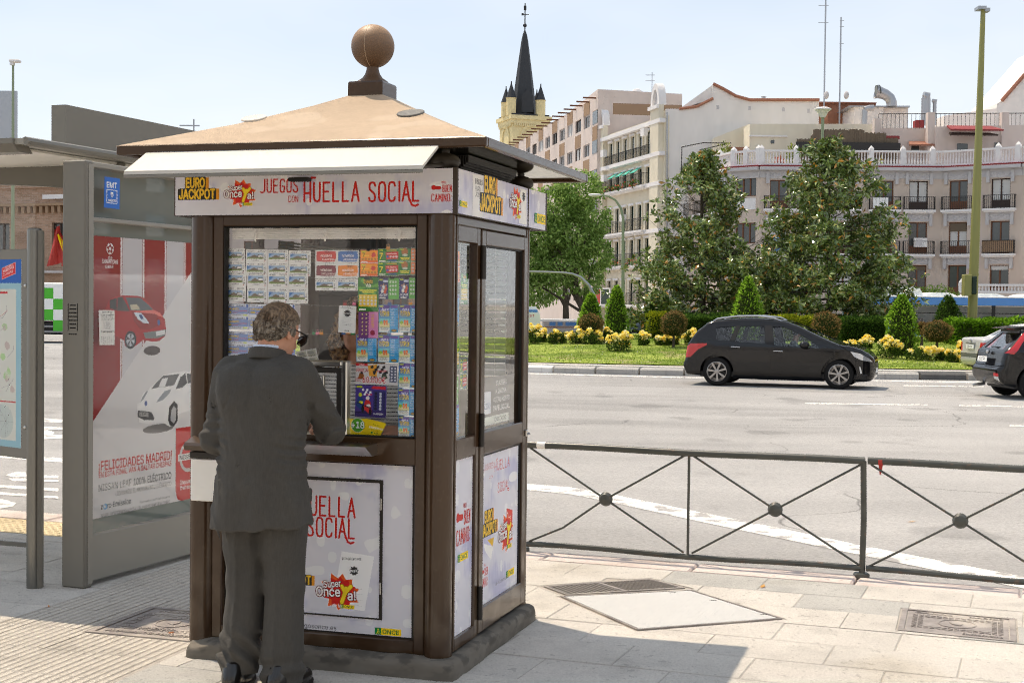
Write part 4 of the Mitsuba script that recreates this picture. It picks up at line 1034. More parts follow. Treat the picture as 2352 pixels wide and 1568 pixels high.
mb = part(ms, 'map_sheet', mv(bx(-.93, -.085, mz0 + .06, mz1 - .06, .0005, .002), MF(0)), 'white_paint')
pr = Print()
pr.rect(-.93, mz0 + .06, -.085, mz1 - .06, (146, 186, 200)); pr.rect(-.93, mz1 - .20, -.085, mz1 - .06, (28, 92, 178)); pr.rect(-.9, mz0 + .10, -.135, mz1 - .235, (206, 208, 200))
rs = np.random.default_rng(3)
for k in range(46):
 x, y = rs.uniform(-.88, -.16), rs.uniform(mz0 + .36, mz1 - .27)
 pr.poly(Polygon([(x + rs.uniform(.5, 1) * .035 * math.cos(a), y + rs.uniform(.5, 1) * .03 * math.sin(a)) for a in np.linspace(0, 5.6, 7)]).buffer(0), [(170, 202, 148), (196, 206, 186), (190, 178, 172)][k % 3], layer=4)
for k in range(30):
 x, y = rs.uniform(-.88, -.2), rs.uniform(mz0 + .34, mz1 - .27); a = rs.uniform(0, 3.1)
 pr.line([(x, y), (min(x + .1 * math.cos(a), -.14), y + .06 * math.sin(a)), (min(x + .17 * math.cos(a + .3), -.14), y + .08 * math.sin(a + .4))], .0022, [(190, 90, 90), (150, 150, 156), (110, 110, 120)][k % 3], layer=5)
pr.rect(-.9, mz1 - .262, -.22, mz1 - .25, (190, 40, 44), layer=6); pr.rect(-.9, mz0 + .325, -.135, mz0 + .332, (190, 70, 70), layer=6); pr.poly(Point(-.26, mz0 + .21).buffer(.1, 8), (186, 196, 192), layer=6)
for k in range(9):
 a = k * .7; pr.line([(-.26 + .09 * math.cos(a), mz0 + .21 + .09 * math.sin(a)), (-.26 - .06 * math.cos(a * 1.7), mz0 + .21 - .07 * math.sin(a * 1.3))], .0018, (130, 134, 136), layer=7)
lx, lz = -.28, mz1 - .165
pr.poly([(lx, lz - .015), (lx + .14, lz + .02), (lx + .14, lz + .09), (lx, lz + .055)], (224, 150, 150), layer=3); pr.poly([(lx + .004, lz - .010), (lx + .136, lz + .024), (lx + .136, lz + .085), (lx + .004, lz + .051)], (206, 40, 46), layer=4)
for k, t_ in enumerate(('CONSORCIO', 'TRANSPORTES', 'DE MADRID')):
 pr.text(t_, lx + (.03, .012, .02)[k], lz + (.046, .025, .005)[k], .014, (236, 220, 220), (.09, .115, .10)[k], k == 1, rot=.25, layer=5)
printed(mb, 'print', pr, MF(.0022))
part(ms, 'case_bolt', mv(lathe([(.011, 0), (.011, .006), (.006, .010), (.001, .010)], 12), MF(0) @ frame([-.045, 1.76, .0], [1, 0, 0], [0, 1, 0], [0, 0, 1])), 'steel', smooth=40)
part(ms, 'case_bolt', mv(lathe([(.011, 0), (.011, .006), (.006, .010), (.001, .010)], 12), MF(0) @ frame([-.045, .93, .0], [1, 0, 0], [0, 1, 0], [0, 0, 1])), 'steel', smooth=40)
# ============================================================ pedestrian railing along the kerb
def _rail(p, n, uv):
 w = fbm(p.x * 14, p.y * 14, p.z * 14, 3)
 rust = smoothstep(.66, .78, fbm(p.x * 30, p.y * 30, p.z * 30, 3))
 return mix(mi.Color3f(.058, .062, .054) * (.7 + .6 * w), (.16, .09, .05), rust * .5)
M('rail_paint', proc(_rail), .38, spec=.6)
RP = np.array([2.232, 8.80]); RD = np.array([.936, -.352])
fence = lambda k: RP + RD * 1.135 * k
zt, zb = .725, .045
for sec, lab in ((0, 'grey iron railing panel nearest the kiosk, with two crossed bays and round bosses'), (1, 'grey iron railing panel running out of the right edge of the photo'), (-1, 'grey iron railing panel hidden mostly behind the kiosk')):
 f = thing('railing', lab, 'railing', None)
 k0, k1 = -2 + 2 * sec, 2 * sec
 a, b = fence(k0), fence(k1)
 sag = lambda t_: .012 * math.sin(t_ * 9 + sec)
 g = .012
 L = lambda t_: a + (b - a) * t_
 part(f, 'top_rail', tube([[*L(t_), zt + .3 * sag(t_)] for t_ in np.linspace(.004, .996, 9)], .023, 12), 'rail_paint', smooth=50)
 part(f, 'bottom_rail', tube([[*L(t_), zb + sag(t_) * .6] for t_ in np.linspace(.004, .996, 9)], .019, 8), 'rail_paint', smooth=30)
 for t_, r in ((.5, .009), (.992, .019)):
  p = L(t_)
  part(f, 'post' if t_ > .9 else 'mid_bar', tube([[*p, (-.1 if t_ > .9 else zb)], [*(p + RD * .008 * (t_ > .9)), .35], [*p, zt]], r, 10), 'rail_paint', smooth=50)
 part(f, 'post_socket', tr(cbx(-.045, .045, -.035, .035, -.02, .022, .008), *L(.992), 0), 'rail_paint')
 for h in (0, 1):
  c = (np.r_[L(.5 * h + .012), 0] + np.r_[L(.5 * h + .488), 0]) / 2 + [0, 0, (zt + zb) / 2]
  for s, z in ((0, zt - .02), (0, zb + .02), (1, zt - .02), (1, zb + .02)):
   e = np.r_[L(.5 * h + (.488 if s else .012)), z]
   d = (c - e) / np.linalg.norm(c - e)
   mid = e + (c - e) * .45 + np.array([0, 0, -.035 if (sec, h, s, z < .2) == (0, 0, 0, True) else 0.0])
   part(f, 'diagonal_bar', tube([e, mid, c - d * .03], .0072, 8), 'rail_paint', smooth=50)
  rn = np.array([-.352, -.936, 0])
  bs = lathe([(.046, -.012), (.048, -.004), (.043, .003), (.041, .010), (.034, .022), (.018, .029), (.001, .031)], 24)
  part(f, 'boss', mv(bs, frame(c, np.array([RD[0], RD[1], 0]), [0, 0, 1], rn)), 'rail_paint', smooth=35)
  part(f, 'boss_back', mv(bs, frame(c - rn * .012, np.array([-RD[0], -RD[1], 0]), [0, 0, 1], -rn)), 'rail_paint', smooth=35)
tp = fence(.075)
M('red_tape', lin(170, 52, 44), .6)
tw = thing('red_tape_remnant', 'torn strip of red tape tied on the top rail', 'tape')
put(tw, cat(tube([[*(tp - RD * .012), zt], [*(tp + RD * .014), zt + .001]], .0245, 12, False), tm([[*(tp - RD * .01), zt - .02], [*(tp + RD * .016), zt - .02], [*(tp + RD * .002), zt - .085], [*(tp - RD * .004), zt - .08]], [[0, 1, 2, 3]])), 'red_tape')
tp = fence(-1.93); M('white_tape', lin(232, 230, 226), .6)
solo('white_tape_remnant', 'white tape wrapped round the top rail beside the kiosk', 'tape', tube([[*(tp), zt + .001], [*(tp + RD * .06), zt + .001]], .0245, 12, False), 'white_tape')
# ============================================================ iron covers in the pavement
def _iron(p, n, uv):
 w = fbm(p.x * 20, p.y * 20, 0.0, 3)
 d = smoothstep(.45, .7, fbm(p.x * 4, p.y * 4, 2.0, 3))
 return mix(mi.Color3f(.24, .215, .20) * (.7 + .6 * w), (.42, .38, .33), .7 * d)
M('cast_iron', proc(_iron), .55, spec=.5)
M('tread_steel', lin(182, 182, 180), .55, metal=.05)
M('pit_black', lin(14, 13, 12), .9)
def quadmap(Q):
 Q = np.array(Q, float)
 return lambda u, v: Q[0] * (1 - u) * (1 - v) + Q[1] * u * (1 - v) + Q[2] * u * v + Q[3] * (1 - u) * v
M('grate_iron', lin(104, 98, 92), .5)
gm = quadmap([GRATE[3], GRATE[2], GRATE[1], GRATE[0]])
gr = thing('drain_grate', 'slotted iron grate set beside the tread plate', 'grate')
qd = lambda f, u0, u1, v0, v1: [f(u0, v0), f(u1, v0), f(u1, v1), f(u0, v1)]
part(gr, 'frame', cat(prism(qd(gm, 0, 1, 0, .06), -.04, .004), prism(qd(gm, 0, 1, .94, 1), -.04, .004), prism(qd(gm, 0, .02, .06, .94), -.04, .004), prism(qd(gm, .98, 1, .06, .94), -.04, .004), prism(qd(gm, .485, .515, .06, .94), -.04, .004)), 'cast_iron')
part(gr, 'pit', prism(qd(gm, .0, 1, .0, 1), -.06, -.045), 'pit_black')
for s, n in ((.02, 'slot_bars'),):
 for half in (0, 1):
  u0, u1 = (.02, .485) if half == 0 else (.515, .98)
  k = 15 if half else 11
  for i in range(k):
   uu = u0 + (u1 - u0) * (i + .25) / k
   part(gr, 'bar', prism(qd(gm, uu, uu + (u1 - u0) / k * (.42 if half else .55), .06, .94), -.035, .002), 'grate_iron')
pm = quadmap([PLATE[3], PLATE[2], PLATE[1], PLATE[0]])
pl = thing('tread_plate', 'pale steel tread plate covering a pavement hatch', 'hatch cover')
part(pl, 'plate', prism(qd(pm, .012, .988, .012, .988), -.03, .004), 'tread_steel')
part(pl, 'rim', cat(prism(qd(pm, -.012, 1.012, -.014, -.002), -.03, .005), prism(qd(pm, -.012, 1.012, 1.002, 1.014), -.03, .005), prism(qd(pm, -.014, -.002, -.002, 1.002), -.03, .005), prism(qd(pm, 1.002, 1.014, -.002, 1.002), -.03, .005)), 'cast_iron')
tears = []
for i in range(40):
 for j in range(40):
  c = pm((i + .5) / 40, (j + .5) / 40); a = .25 + (math.pi / 2 if (i + j) % 2 else 0)
  d = np.array([math.cos(a), math.sin(a)]) * .0075; n_ = np.array([-d[1], d[0]]) * .35
  tears.append(hull([[*(c - d), .0035], [*(c + d), .0035], [*(c + n_), .0035], [*(c - n_), .0035], [*(c + d * .3), .0052], [*(c - d * .3), .0052]]))
part(pl, 'tread', cat(tears), 'tread_steel', kind='stuff')
for u, v in ((.93, .62), (.82, .94), (.97, .12)):
 c = pm(u, v); part(pl, 'lifting_slot', prism([c + [-.02, -.006], c + [.02, .002], c + [.02, .012], c + [-.02, .004]], .0042, .0050), 'pit_black')
def manhole(name, lab, Q, words, ov=True):
 f = quadmap(Q)
 k = thing(name, lab, 'manhole cover')
 part(k, 'frame', cat(prism(qd(f, 0, 1, 0, .05), -.03, .003), prism(qd(f, 0, 1, .95, 1), -.03, .003), prism(qd(f, 0, .05, .05, .95), -.03, .003), prism(qd(f, .95, 1, .05, .95), -.03, .003)), 'cast_iron')
 lid = part(k, 'lid', prism(qd(f, .06, .94, .06, .94), -.03, -.002), 'cast_iron')
 rel = []
 for i in range(15):
  for j in range(15):
   u, v = .1 + .8 * (i + .5) / 15, .1 + .8 * (j + .5) / 15
   if (abs(v - .5) < .2 and abs(u - .5) < .3) or v < .2 or v > .82:
    continue
   a = f(u - .018, v - .012 * (1 if (i // 2 + j) % 2 else -1)); b = f(u + .018, v + .012 * (1 if (i // 2 + j) % 2 else -1))
   rel.append(prism(LineString([a, b]).buffer(.004, cap_style='flat'), -.0025, .002))
 part(lid, 'raised_pattern', cat(rel), 'cast_iron', kind='stuff')
 tx = []
 for txt, u, v, hh, ww in words:
  m = lettering(txt, hh, ww, True)
  p0, p1, p2 = f(u, v), f(u + .01, v), f(u, v + .01)
  ex, ey = (p1 - p0), (p2 - p0); ex /= np.linalg.norm(ex); ey /= np.linalg.norm(ey)
  m3_ = meshkit.text_mesh(txt, 1.0, 1.0, True); vv = np.asarray(m3_.vertices).copy(); vv[:, 0] -= vv[:, 0].min(); vv *= [ww / vv[:, 0].max(), hh, .0045]
  tx.append(mv(trimesh.Trimesh(vv, m3_.faces, process=False), frame([*p0, -.0022], [*ex, 0], [*ey, 0], [0, 0, 1])))
 part(lid, 'raised_lettering', cat(tx), 'cast_iron', kind='stuff')
 c = f(.5, .52)
 rg = Point(*c).buffer(.10, 20)
 part(lid, 'ring', prism(rg.difference(Point(*c).buffer(.09, 20)), -.0025, .002), 'cast_iron')
 part(lid, 'crest', prism(Polygon([c + q for q in np.array([[-.03, .04], [-.03, -.01], [0, -.045], [.03, -.01], [.03, .04]])]), -.0025, .0025), 'cast_iron')
manhole('manhole_cover', 'square iron cover lettered ALUMBRADO PUBLICO at the kiosk\'s left corner', [MANHL[0], MANHL[3], MANHL[2], MANHL[1]], [('ALUMBRADO PUBLICO', .12, .10, .035, .47), ('MADRID', .33, .26, .035, .2), ('AYUNTAMIENTO', .16, .85, .035, .42)])
manhole('manhole_cover', 'square iron cover with a ring emblem in the right of the pavement', [MANHR[3], MANHR[2], MANHR[1], MANHR[0]], [('EMERGENCIAS', .55, .10, .03, .2), ('CANAL', .12, .85, .03, .2), ('MADRID', .6, .85, .03, .18)])
M('butt', lin(196, 128, 84), .8); M('dry_leaf', lin(176, 132, 70), .8)
for (x, y), a, lab in (((393, 1454), .5, 'orange cigarette end on the paving near the left plinth corner'), ((112, 1393), 2.0, 'pale cigarette end on the ribbed paving by the left edge')):
 p = gnd(x, y)
 solo('cigarette_end', lab, 'cigarette end', tube([p + [-.012 * math.cos(a), -.012 * math.sin(a), .005], p + [.012 * math.cos(a), .012 * math.sin(a), .005]], .004, 8), 'butt', smooth=40)
for (x, y), a, lab in (((2094, 1199), .3, 'dry yellow leaf lying on the road behind the railing'), ((1752, 1348), 1.2, 'small dry leaf on the paving above the tread plate')):
 p = gnd(x, y, Z_ROAD if y < 1250 else 0)
 c, s_ = math.cos(a), math.sin(a)
 q = [(-.04, 0, .004), (0, -.015, .008), (.045, 0, .012), (0, .016, .007)]
 solo('dry_leaf', lab, 'leaf', tm([[p[0] + u * c - v * s_, p[1] + u * s_ + v * c, p[2] + w] for u, v, w in q], [[0, 1, 2, 3]]), 'dry_leaf')
# ============================================================ people
def _suit(p, n, uv):
 f = fbm(p.x * 260, p.y * 260, p.z * 40, 2)
 g = fbm(p.x * 190, p.y * 190, p.z * 520, 2)
 w = fbm(p.x * 6, p.y * 6, p.z * 3, 3)
 v = .060 * (.74 + .30 * f + .22 * g) * (.85 + .3 * w)
 return mi.Color3f(v * 1.06, v * 1.0, v * .90)
M('suit_wool', proc(_suit), .8, spec=.25, sheen=.6)
def _hair(p, n, uv):
 q = fbm(p.x * 12, p.y * 12, p.z * 12, 2)
 s = fbm(p.x * 130 + 9 * q, p.y * 130 + 9 * q, p.z * 45 + 14 * q, 3)
 b = fbm(p.x * 16, p.y * 16, p.z * 16, 2)
 top = smoothstep(1.55, 1.64, p.z)
 c = mix((.10, .078, .058), (.29, .25, .20), smoothstep(.3, .75, s))
 return mix(c, mix((.085, .052, .028), (.20, .125, .066), smoothstep(.3, .75, s)), top * .8) * (.75 + .5 * b)
M('grey_hair', proc(_hair), .5, spec=.4)
def _curl(p, n, uv):
 s = fbm(p.x * 70, p.y * 70, p.z * 70, 3)
 return mix((.07, .03, .012), (.42, .25, .11), smoothstep(.3, .7, s))
M('curly_hair', proc(_curl), .5, spec=.35)
def _skin(p, n, uv):
 s = fbm(p.x * 40, p.y * 40, p.z * 40, 3)
 return mix((.50, .245, .155), (.60, .33, .22), s)
M('skin', proc(_skin), .5, spec=.35)
M('shirt_blue', lin(206, 218, 238), .7)
M('shoe_leather', lin(20, 18, 17), .22, spec=.7)
M('lens_dark', lin(16, 16, 18), .12, spec=.7)
def _stripe(p, n, uv):
 f = p.z / .0185 + .25 * fbm(p.x * 8, p.y * 8, 0.0, 2)
 f = f - dr.floor(f)
 return dr.select(f < .2, mi.Color3f(.03, .032, .045), mi.Color3f(.72, .71, .68))
M('striped_jersey', proc(_stripe), .85, spec=.2)
hand_dirs = {}
def hand(o, fwd, up, side=1, curl=.6, scale=1.0, h=.0042):
 """hand from the wrist o pointing along fwd, back of the hand towards up; side=+1: thumb on the local -x side (right hand)"""
 fwd = np.asarray(fwd, float) / np.linalg.norm(fwd); up = np.asarray(up, float); up = up - (up @ fwd) * fwd; up /= np.linalg.norm(up)
 ex = np.cross(fwd, up)
 bones = []
 def bone(p, q, r1, r2): bones.append((np.array(p, float), np.array(q, float), r1, r2))
 for x in (-.028, -.009, .010, .028):
  bone((x * .6, .0, 0), (x, .085, .002), .015, .0105)
 for k, (x, L) in enumerate(((-.030, .070), (-.010, .080), (.011, .074), (.030, .058))):
  p = np.array([x, .086, .002]); a = .15 + .08 * k
  for j, s in enumerate((.45, .31, .24)):
   a += curl * (.55 if j == 0 else .8)
   q = p + L * s * np.array([x * .8, math.cos(a), -math.sin(a)])
   bone(p, q, .0096 - .0011 * j, .0088 - .0011 * j); p = q
 p = np.array([-.026, .022, -.006])
 for s, d in ((.042, (-.62, .66, -.42)), (.034, (-.25, .86, -.44)), (.026, (.1, .9, -.42))):
  q = p + s * np.array(d) / np.linalg.norm(d); bone(p, q, .0125, .0098); p = q
 bone((0, -.03, 0), (0, .01, 0), .023, .021)
 def f(X, Y, Z):
  d = None
  for p, q, a, b in bones:
   c = cone(X, Y, Z, p, q, a, b); d = c if d is None else smin(d, c, .006)
  return d
 m = nets(f, (-.085, -.06, -.10), (.06, .20, .03), h)
 v = np.asarray(m.vertices) * scale * [side, 1, 1]
 V = np.asarray(o) + v[:, :1] * ex + v[:, 1:2] * fwd + v[:, 2:] * up
 mm = trimesh.Trimesh(V, m.faces, process=False)
 if mm.volume < 0:
  mm.faces = mm.faces[:, ::-1]
 return mm
MO = np.array([-1.075, 6.03, 0.0])
MF_ = frame(MO, KA3, KB3, [0, 0, 1.0])
man = thing('person', 'grey haired person in a dark suit at the kiosk window, back turned', 'person')
Pm = lambda n, m, bs, par=None, **kw: part(par or man, n, mv(m, MF_), bs, smooth=True, **kw)
zk = [.66, .74, .85, .95, 1.05, 1.15, 1.25, 1.33, 1.39, 1.43, 1.47]
wk = [.218, .214, .205, .192, .182, .186, .196, .198, .170, .075, .03]
dk = [.142, .142, .138, .128, .122, .126, .130, .124, .108, .075, .04]
ck = [.015, .012, .01, .012, .016, .02, .028, .04, .055, .07, .09]
def near(d, add, lim=.035):
 on = np.abs(d) < lim
 out = d.copy()
 out[on] += add(on)
 return out
RS, RE, RH = np.array([.170, .045, 1.352]), np.array([.222, .225, 1.125]), np.array([.115, .415, 1.125])
LS, LE, LH = np.array([-.172, .035, 1.352]), np.array([-.228, .02, 1.085]), np.array([-.225, .285, 1.075])
def jacket(X, Y, Z):
 w, d, c = np.interp(Z, zk, wk), np.interp(Z, zk, dk), np.interp(Z, zk, ck)
 p = 2.35
 q = ((np.abs(X) / w) ** p + (np.abs(Y - c) / d) ** p) ** (1 / p)
 t = (q - 1) * d * .95
 sh_ = np.minimum(cone(X, Y, Z, (0, .055, 1.412), (-.172, .04, 1.384), .056, .056), cone(X, Y, Z, (0, .055, 1.412), (.172, .04, 1.384), .056, .056))
 t = smin(t, sh_, .05)
 t = smin(t, ell(X, Y, Z, (-.085, -.045, 1.30), (.085, .05, .11)), .05); t = smin(t, ell(X, Y, Z, (.085, -.045, 1.30), (.085, .05, .11)), .05)
 t = t + .0035 * np.exp(-(X / .006) ** 2) * (Y < .05)
 ra_ = smin(cone(X, Y, Z, RS, RE, .069, .058), cone(X, Y, Z, RE, RH, .061, .046), .03)
 la_ = smin(cone(X, Y, Z, LS, LE, .069, .057), cone(X, Y, Z, LE, LH, .060, .046), .03)
 t = smin(t, ra_, .016); t = smin(t, la_, .016)
 t = smax(t, .715 + .012 * np.sin(X * 9) - Z, .006)
 def add(on):
  x, y, z = X[on], Y[on], Z[on]
  rg = lambda v: 1 - np.abs(2 * v)
  o = .008 * pn(x * 1.0, y * 1.0, z * .28, 13, 2, 2) - .006 * rg(pn(x * 1.2 + .3 * z, y, z * .22, 15, 31, 1)) ** 4 - .003 * rg(pn(x * .8, y, z * .9 + x * .5, 11, 37, 1)) ** 5
  o += .004 * np.exp(-((np.hypot((np.abs(x) - .165) * 1.0, (z - 1.33) * .62) - .075) / .004) ** 2) * (y < .09) * (z > 1.22)
  o += .0025 * np.exp(-((np.abs(x) - .105 - .02 * np.sin(z * 6)) / .004) ** 2) * (y < 0) * (z < 1.25)
  e = np.exp(-((x - .19) ** 2 + (y - .17) ** 2 + (z - 1.16) ** 2) / .012)
  o += .010 * e * np.sin((z * .9 - x * .5 + y * .6) * 115 + 6 * pn(x, y, z, 9, 8, 1))
  e = np.exp(-((x + .21) ** 2 + (y - .05) ** 2 + (z - 1.10) ** 2) / .010)
  o += .009 * e * np.sin((z + .4 * y) * 120 + 5 * pn(x, y, z, 9, 6, 1))
  e = np.exp(-((np.abs(x) - .17) ** 2) / .003) * np.exp(-((z - 1.04) ** 2) / .010)
  o += .004 * e * np.sin(z * 150 + x * 40)
  o += .006 * np.exp(-((z - .80) ** 2) / .02) * np.sin(np.arctan2(y - .01, x) * 7 + 1.2)
  return o
 return near(t, add, .05)
Pm('jacket', nets(jacket, (-.33, -.18, .68), (.33, .50, 1.52), .0064), 'suit_wool', label='dark grey wool suit jacket')
def lapel(X, Y, Z):
 a = np.sqrt(X ** 2 + ((Y - .062) * 1.02) ** 2)
 zz = Z - (1.462 - .055 * np.clip((Y - .0) / .1, -.6, 1.0) * .4)
 t = np.abs(a - (.072 + .22 * np.clip(.03 - zz, 0, .1))) - .0065
 return smax(smax(t, np.abs(zz) - .026, .004), Y - .11, .004)
Pm('jacket_collar', nets(lapel, (-.13, -.06, 1.40), (.13, .14, 1.51), .004), 'suit_wool')
col = lambda X, Y, Z: smax(np.abs(np.sqrt(X ** 2 + ((Y - .07)) ** 2) - (.0615 + .08 * (Z - 1.46))) - .003, np.abs(Z - 1.470 + .12 * (Y - .07)) - .022, .003)
Pm('shirt_collar', nets(col, (-.10, -.03, 1.43), (.10, .17, 1.53), .0035), 'shirt_blue')
fl = cbx(-.009, .005, -.07, .075, -.03, .028, .005); Pm('pocket_flap', tr(rotz(fl, -.1), .184, .03, .85), 'suit_wool'); Pm('pocket_flap', tr(rotz(fl, .1), -.196, .02, .86), 'suit_wool')
def trousers(X, Y, Z):
 t = None
 for s, hip, knee, ank, r3 in ((-1, (-.085, .02, .86), (-.088, .045, .47), (-.108, .02, .115), .086), (1, (.092, .02, .86), (.094, .05, .47), (.092, .035, .07), .09)):
  a = smin(cone(X * 1.0, Y, Z, hip, knee, .112, .083), cone(X, Y, Z, knee, ank, .083, r3), .03)
  cx = np.interp(Z, [ank[2], knee[2], hip[2]], [ank[0], knee[0], hip[0]]); cy = np.interp(Z, [ank[2], knee[2], hip[2]], [ank[1], knee[1], hip[1]])
  a = a - .010 * np.exp(-((X - cx) / .010) ** 2) * (Z < .75)
  a = smax(a, (ank[2] - .035 + .12 * (Y - ank[1]) * (s < 0)) - Z, .008)
  t = a if t is None else smin(t, a, .02 + .03 * np.clip((Z - .68) / .1, 0, 1))
 t = smin(t, ell(X, Y, Z, (0, .0, .88), (.19, .125, .14)), .03)
 t = smax(t, Z - .95, .01)
 def add(on):
  x, y, z = X[on], Y[on], Z[on]
  o = .006 * pn(x * 1.2, y * 1.2, z * .2, 12, 4, 2) - .007 * (1 - np.abs(2 * pn(x, y * 1.4, z * .16, 16, 41, 1))) ** 4
  e = np.exp(-((z - .17) ** 2) / .0075) * (x < 0)
  o += e * (.016 * np.sin(z * 62 + 5.5 * (x + .13) * 9 + 2.5 * np.sin(y * 22)) + .018 * pn(x, y, z, 11, 7, 2))
  e = np.exp(-((z - .10) ** 2) / .004) * (x > 0)
  o += e * .010 * np.sin(z * 75 - x * 20 + y * 14)
  e = np.exp(-((z - .50) ** 2) / .006)
  o += .002 * e * np.sin(z * 50 + y * 25)
  e = np.exp(-((z - .74) ** 2) / .006) * np.exp(-(x / .06) ** 2)
  o += .007 * e * np.sin((z - np.abs(x)) * 110)
  return o
 return near(t, add, .06)
Pm('trousers', nets(trousers, (-.29, -.15, .0), (.27, .22, .97), .0085), 'suit_wool', label='dark grey wool trousers bunched over the shoes')
def shoe(cx, cy, yaw):
 c, s = math.cos(yaw), math.sin(yaw)
 def f(X, Y, Z):
  x, y = (X - cx) * c + (Y - cy) * s, -(X - cx) * s + (Y - cy) * c
  b = smin(ell(x, y, Z, (0, -.055, .055), (.040, .055, .06)), ell(x, y, Z, (0, .10, .035), (.047, .12, .05)), .04)
  b = smin(b, ell(x, y, Z, (0, -.03, .10), (.043, .05, .07)), .03)
  return smax(smax(b, Z - .135, .01), -Z + .012, .004)
 def sole(X, Y, Z):
  x, y = (X - cx) * c + (Y - cy) * s, -(X - cx) * s + (Y - cy) * c
  b = smin(np.sqrt((x / .042) ** 2 + ((y + .06) / .06) ** 2) - 1, np.sqrt((x / .05) ** 2 + ((y - .1) / .13) ** 2) - 1, .3) * .04
  return smax(b, np.abs(Z - .010) - .010, .004)
 lo, hi = (cx - .1, cy - .16, -.01), (cx + .1, cy + .27, .15)
 k = Pm('shoe', nets(f, lo, hi, .006), 'shoe_leather')
 Pm('sole', nets(sole, lo, (hi[0], hi[1], .03), .006), 'black', par=k)
shoe(-.115, .0, .18); shoe(.105, .02, -.1)
hc = np.array([.024, .116, 1.552])
hp, hy = -.34, -.30
Rx = np.array([[1, 0, 0], [0, math.cos(hp), -math.sin(hp)], [0, math.sin(hp), math.cos(hp)]]); Rz = np.array([[math.cos(hy), -math.sin(hy), 0], [math.sin(hy), math.cos(hy), 0], [0, 0, 1]])
HR = Rz @ Rx
HFm = np.eye(4); HFm[:3, :3] = HR; HFm[:3, 3] = hc
nk = HR.T @ (np.array([0, .06, 1.39]) - hc)
def face(hair=False):
 def f(X, Y, Z):
  d = ell(X, Y, Z, (0, -.012, .025), (.077, .098, .092))
  d = smin(d, ell(X, Y, Z, (0, .028, -.045), (.060, .066, .075)), .035)
  d = smin(d, ell(X, Y, Z, (0, .055, -.088), (.030, .030, .026)), .025)
  d = smin(d, cone(X, Y, Z, (0, -.025, -.05), nk, .058, .064), .03)
  if hair:
   return d
  d = smin(d, cone(X, Y, Z, (0, .092, .012), (0, .112, -.032), .008, .014), .012)
  d = smin(d, cone(X, Y, Z, (-.028, .086, .022), (.028, .086, .022), .010, .010), .012)
  for s in (-1, 1):
   d = smax(d, -ell(X, Y, Z, (s * .031, .098, .002), (.017, .012, .010)), .008)
   d = smin(d, ell(X, Y, Z, (s * .031, .082, .002), (.013, .012, .011)), .003)
   e = ell(X, Y, Z, (s * .080, -.012, -.008), (.011, .022, .034))
   e = smax(e, -ell(X, Y, Z, (s * .090, -.006, -.004), (.008, .011, .018)), .005)
   d = smin(d, e, .006)
  d = smin(d, ell(X, Y, Z, (0, .088, -.056), (.024, .010, .007)), .006); d = smin(d, ell(X, Y, Z, (0, .086, -.068), (.021, .010, .007)), .006)
  return smax(d, -(np.abs(Z + .062) - .0012 + (Y < .08) * 1 + (np.abs(X) > .024) * 1), .002)
 return f
Pm('head', mv(nets(face(), (-.11, -.16, -.20), (.11, .15, .13), .0046), HFm), 'skin')
def hairf(X, Y, Z):
 d = face(True)(X, Y, Z) - .010
 flow = 38 * Z + 16 * np.sin(X * 42 + 9 * Y) + 26 * pn(X, Y, Z, 9, 21, 2)
 wv = .0055 * np.sin(flow * 5.0) + .016 * pn(X * 1.0, Y * 1.0, Z * 1.6, 34, 9, 3)
 low = np.clip((.035 - Z) / .05, 0, 1) * (Y < .02)
 d = d - low * .010 + wv * (.35 + .65 * np.clip((.07 - Z) / .06, 0, 1))
 line = np.where(Y > -.02, .028 + .55 * np.clip(Y - .0, 0, .1) + .0 * X, -.072 + .9 * (Y + .02) * -.10 + np.clip((Y + .07) / .06, 0, 1) * .06)
 side = np.where((np.abs(X) > .055) & (Y < .012) & (Y > -.03), -.025, line)
 return smax(smax(d, np.minimum(line, side) - Z + .004 * np.sin(X * 160), .006), Y - .072, .01)
Pm('hair', mv(nets(hairf, (-.115, -.15, -.13), (.115, .10, .145), .0042), HFm), 'grey_hair', label='wavy grey brown hair combed back')
gl_ = thing_glasses = Pm('glasses', mv(cat(tube([(.082, -.02, .012), (.084, .04, .014), (.080, .098, .012)], [.0022, .0026, .004], 6), tube([(-.082, -.02, .012), (-.084, .04, .014), (-.080, .098, .012)], [.0022, .0026, .004], 6), tube([(-.010, .118, .010), (.010, .118, .010)], .002, 6), tube([(.080, .098, .012), (.07, .108, .018), (.012, .117, .012), (.016, .114, -.018), (.045, .110, -.03), (.074, .104, -.016), (.080, .098, .012)], .0032, 6), tube([(-.080, .098, .012), (-.07, .108, .018), (-.012, .117, .012), (-.016, .114, -.018), (-.045, .110, -.03), (-.074, .104, -.016), (-.080, .098, .012)], .0032, 6)), HFm), 'black')
for s in (-1, 1):
 Pm('lens', mv(hull([(s * x, y - q, z) for x, y, z in ((.076, .099, .010), (.066, .1075, .014), (.016, .116, .008), (.018, .1135, -.015), (.045, .1095, -.026), (.070, .104, -.013)) for q in (0, .002)]), HFm), 'lens_dark', par=gl_)
Pm('hand', hand(RH + [-.005, .0, .0], RH - RE + np.array([0, .06, 0]), (.1, -.15, 1), 1, .5), 'skin')
Pm('hand', hand(LH + [0, .0, .0], LH - LE + np.array([.02, 0, -.01]), (0, -.1, 1), -1, .35), 'skin')
for a, b in ((RE, RH), (LE, LH)):
 d = (b - a) / np.linalg.norm(b - a)
 Pm('shirt_cuff', tube([b - d * .01, b + d * .028], [.036, .034], 16), 'shirt_blue')
wa, wz = fr(822, 760, .60)
WO = KO + wa * KA3 + .60 * KB3
WF = frame(WO, -KA3, -KB3, [0, 0, 1.0])
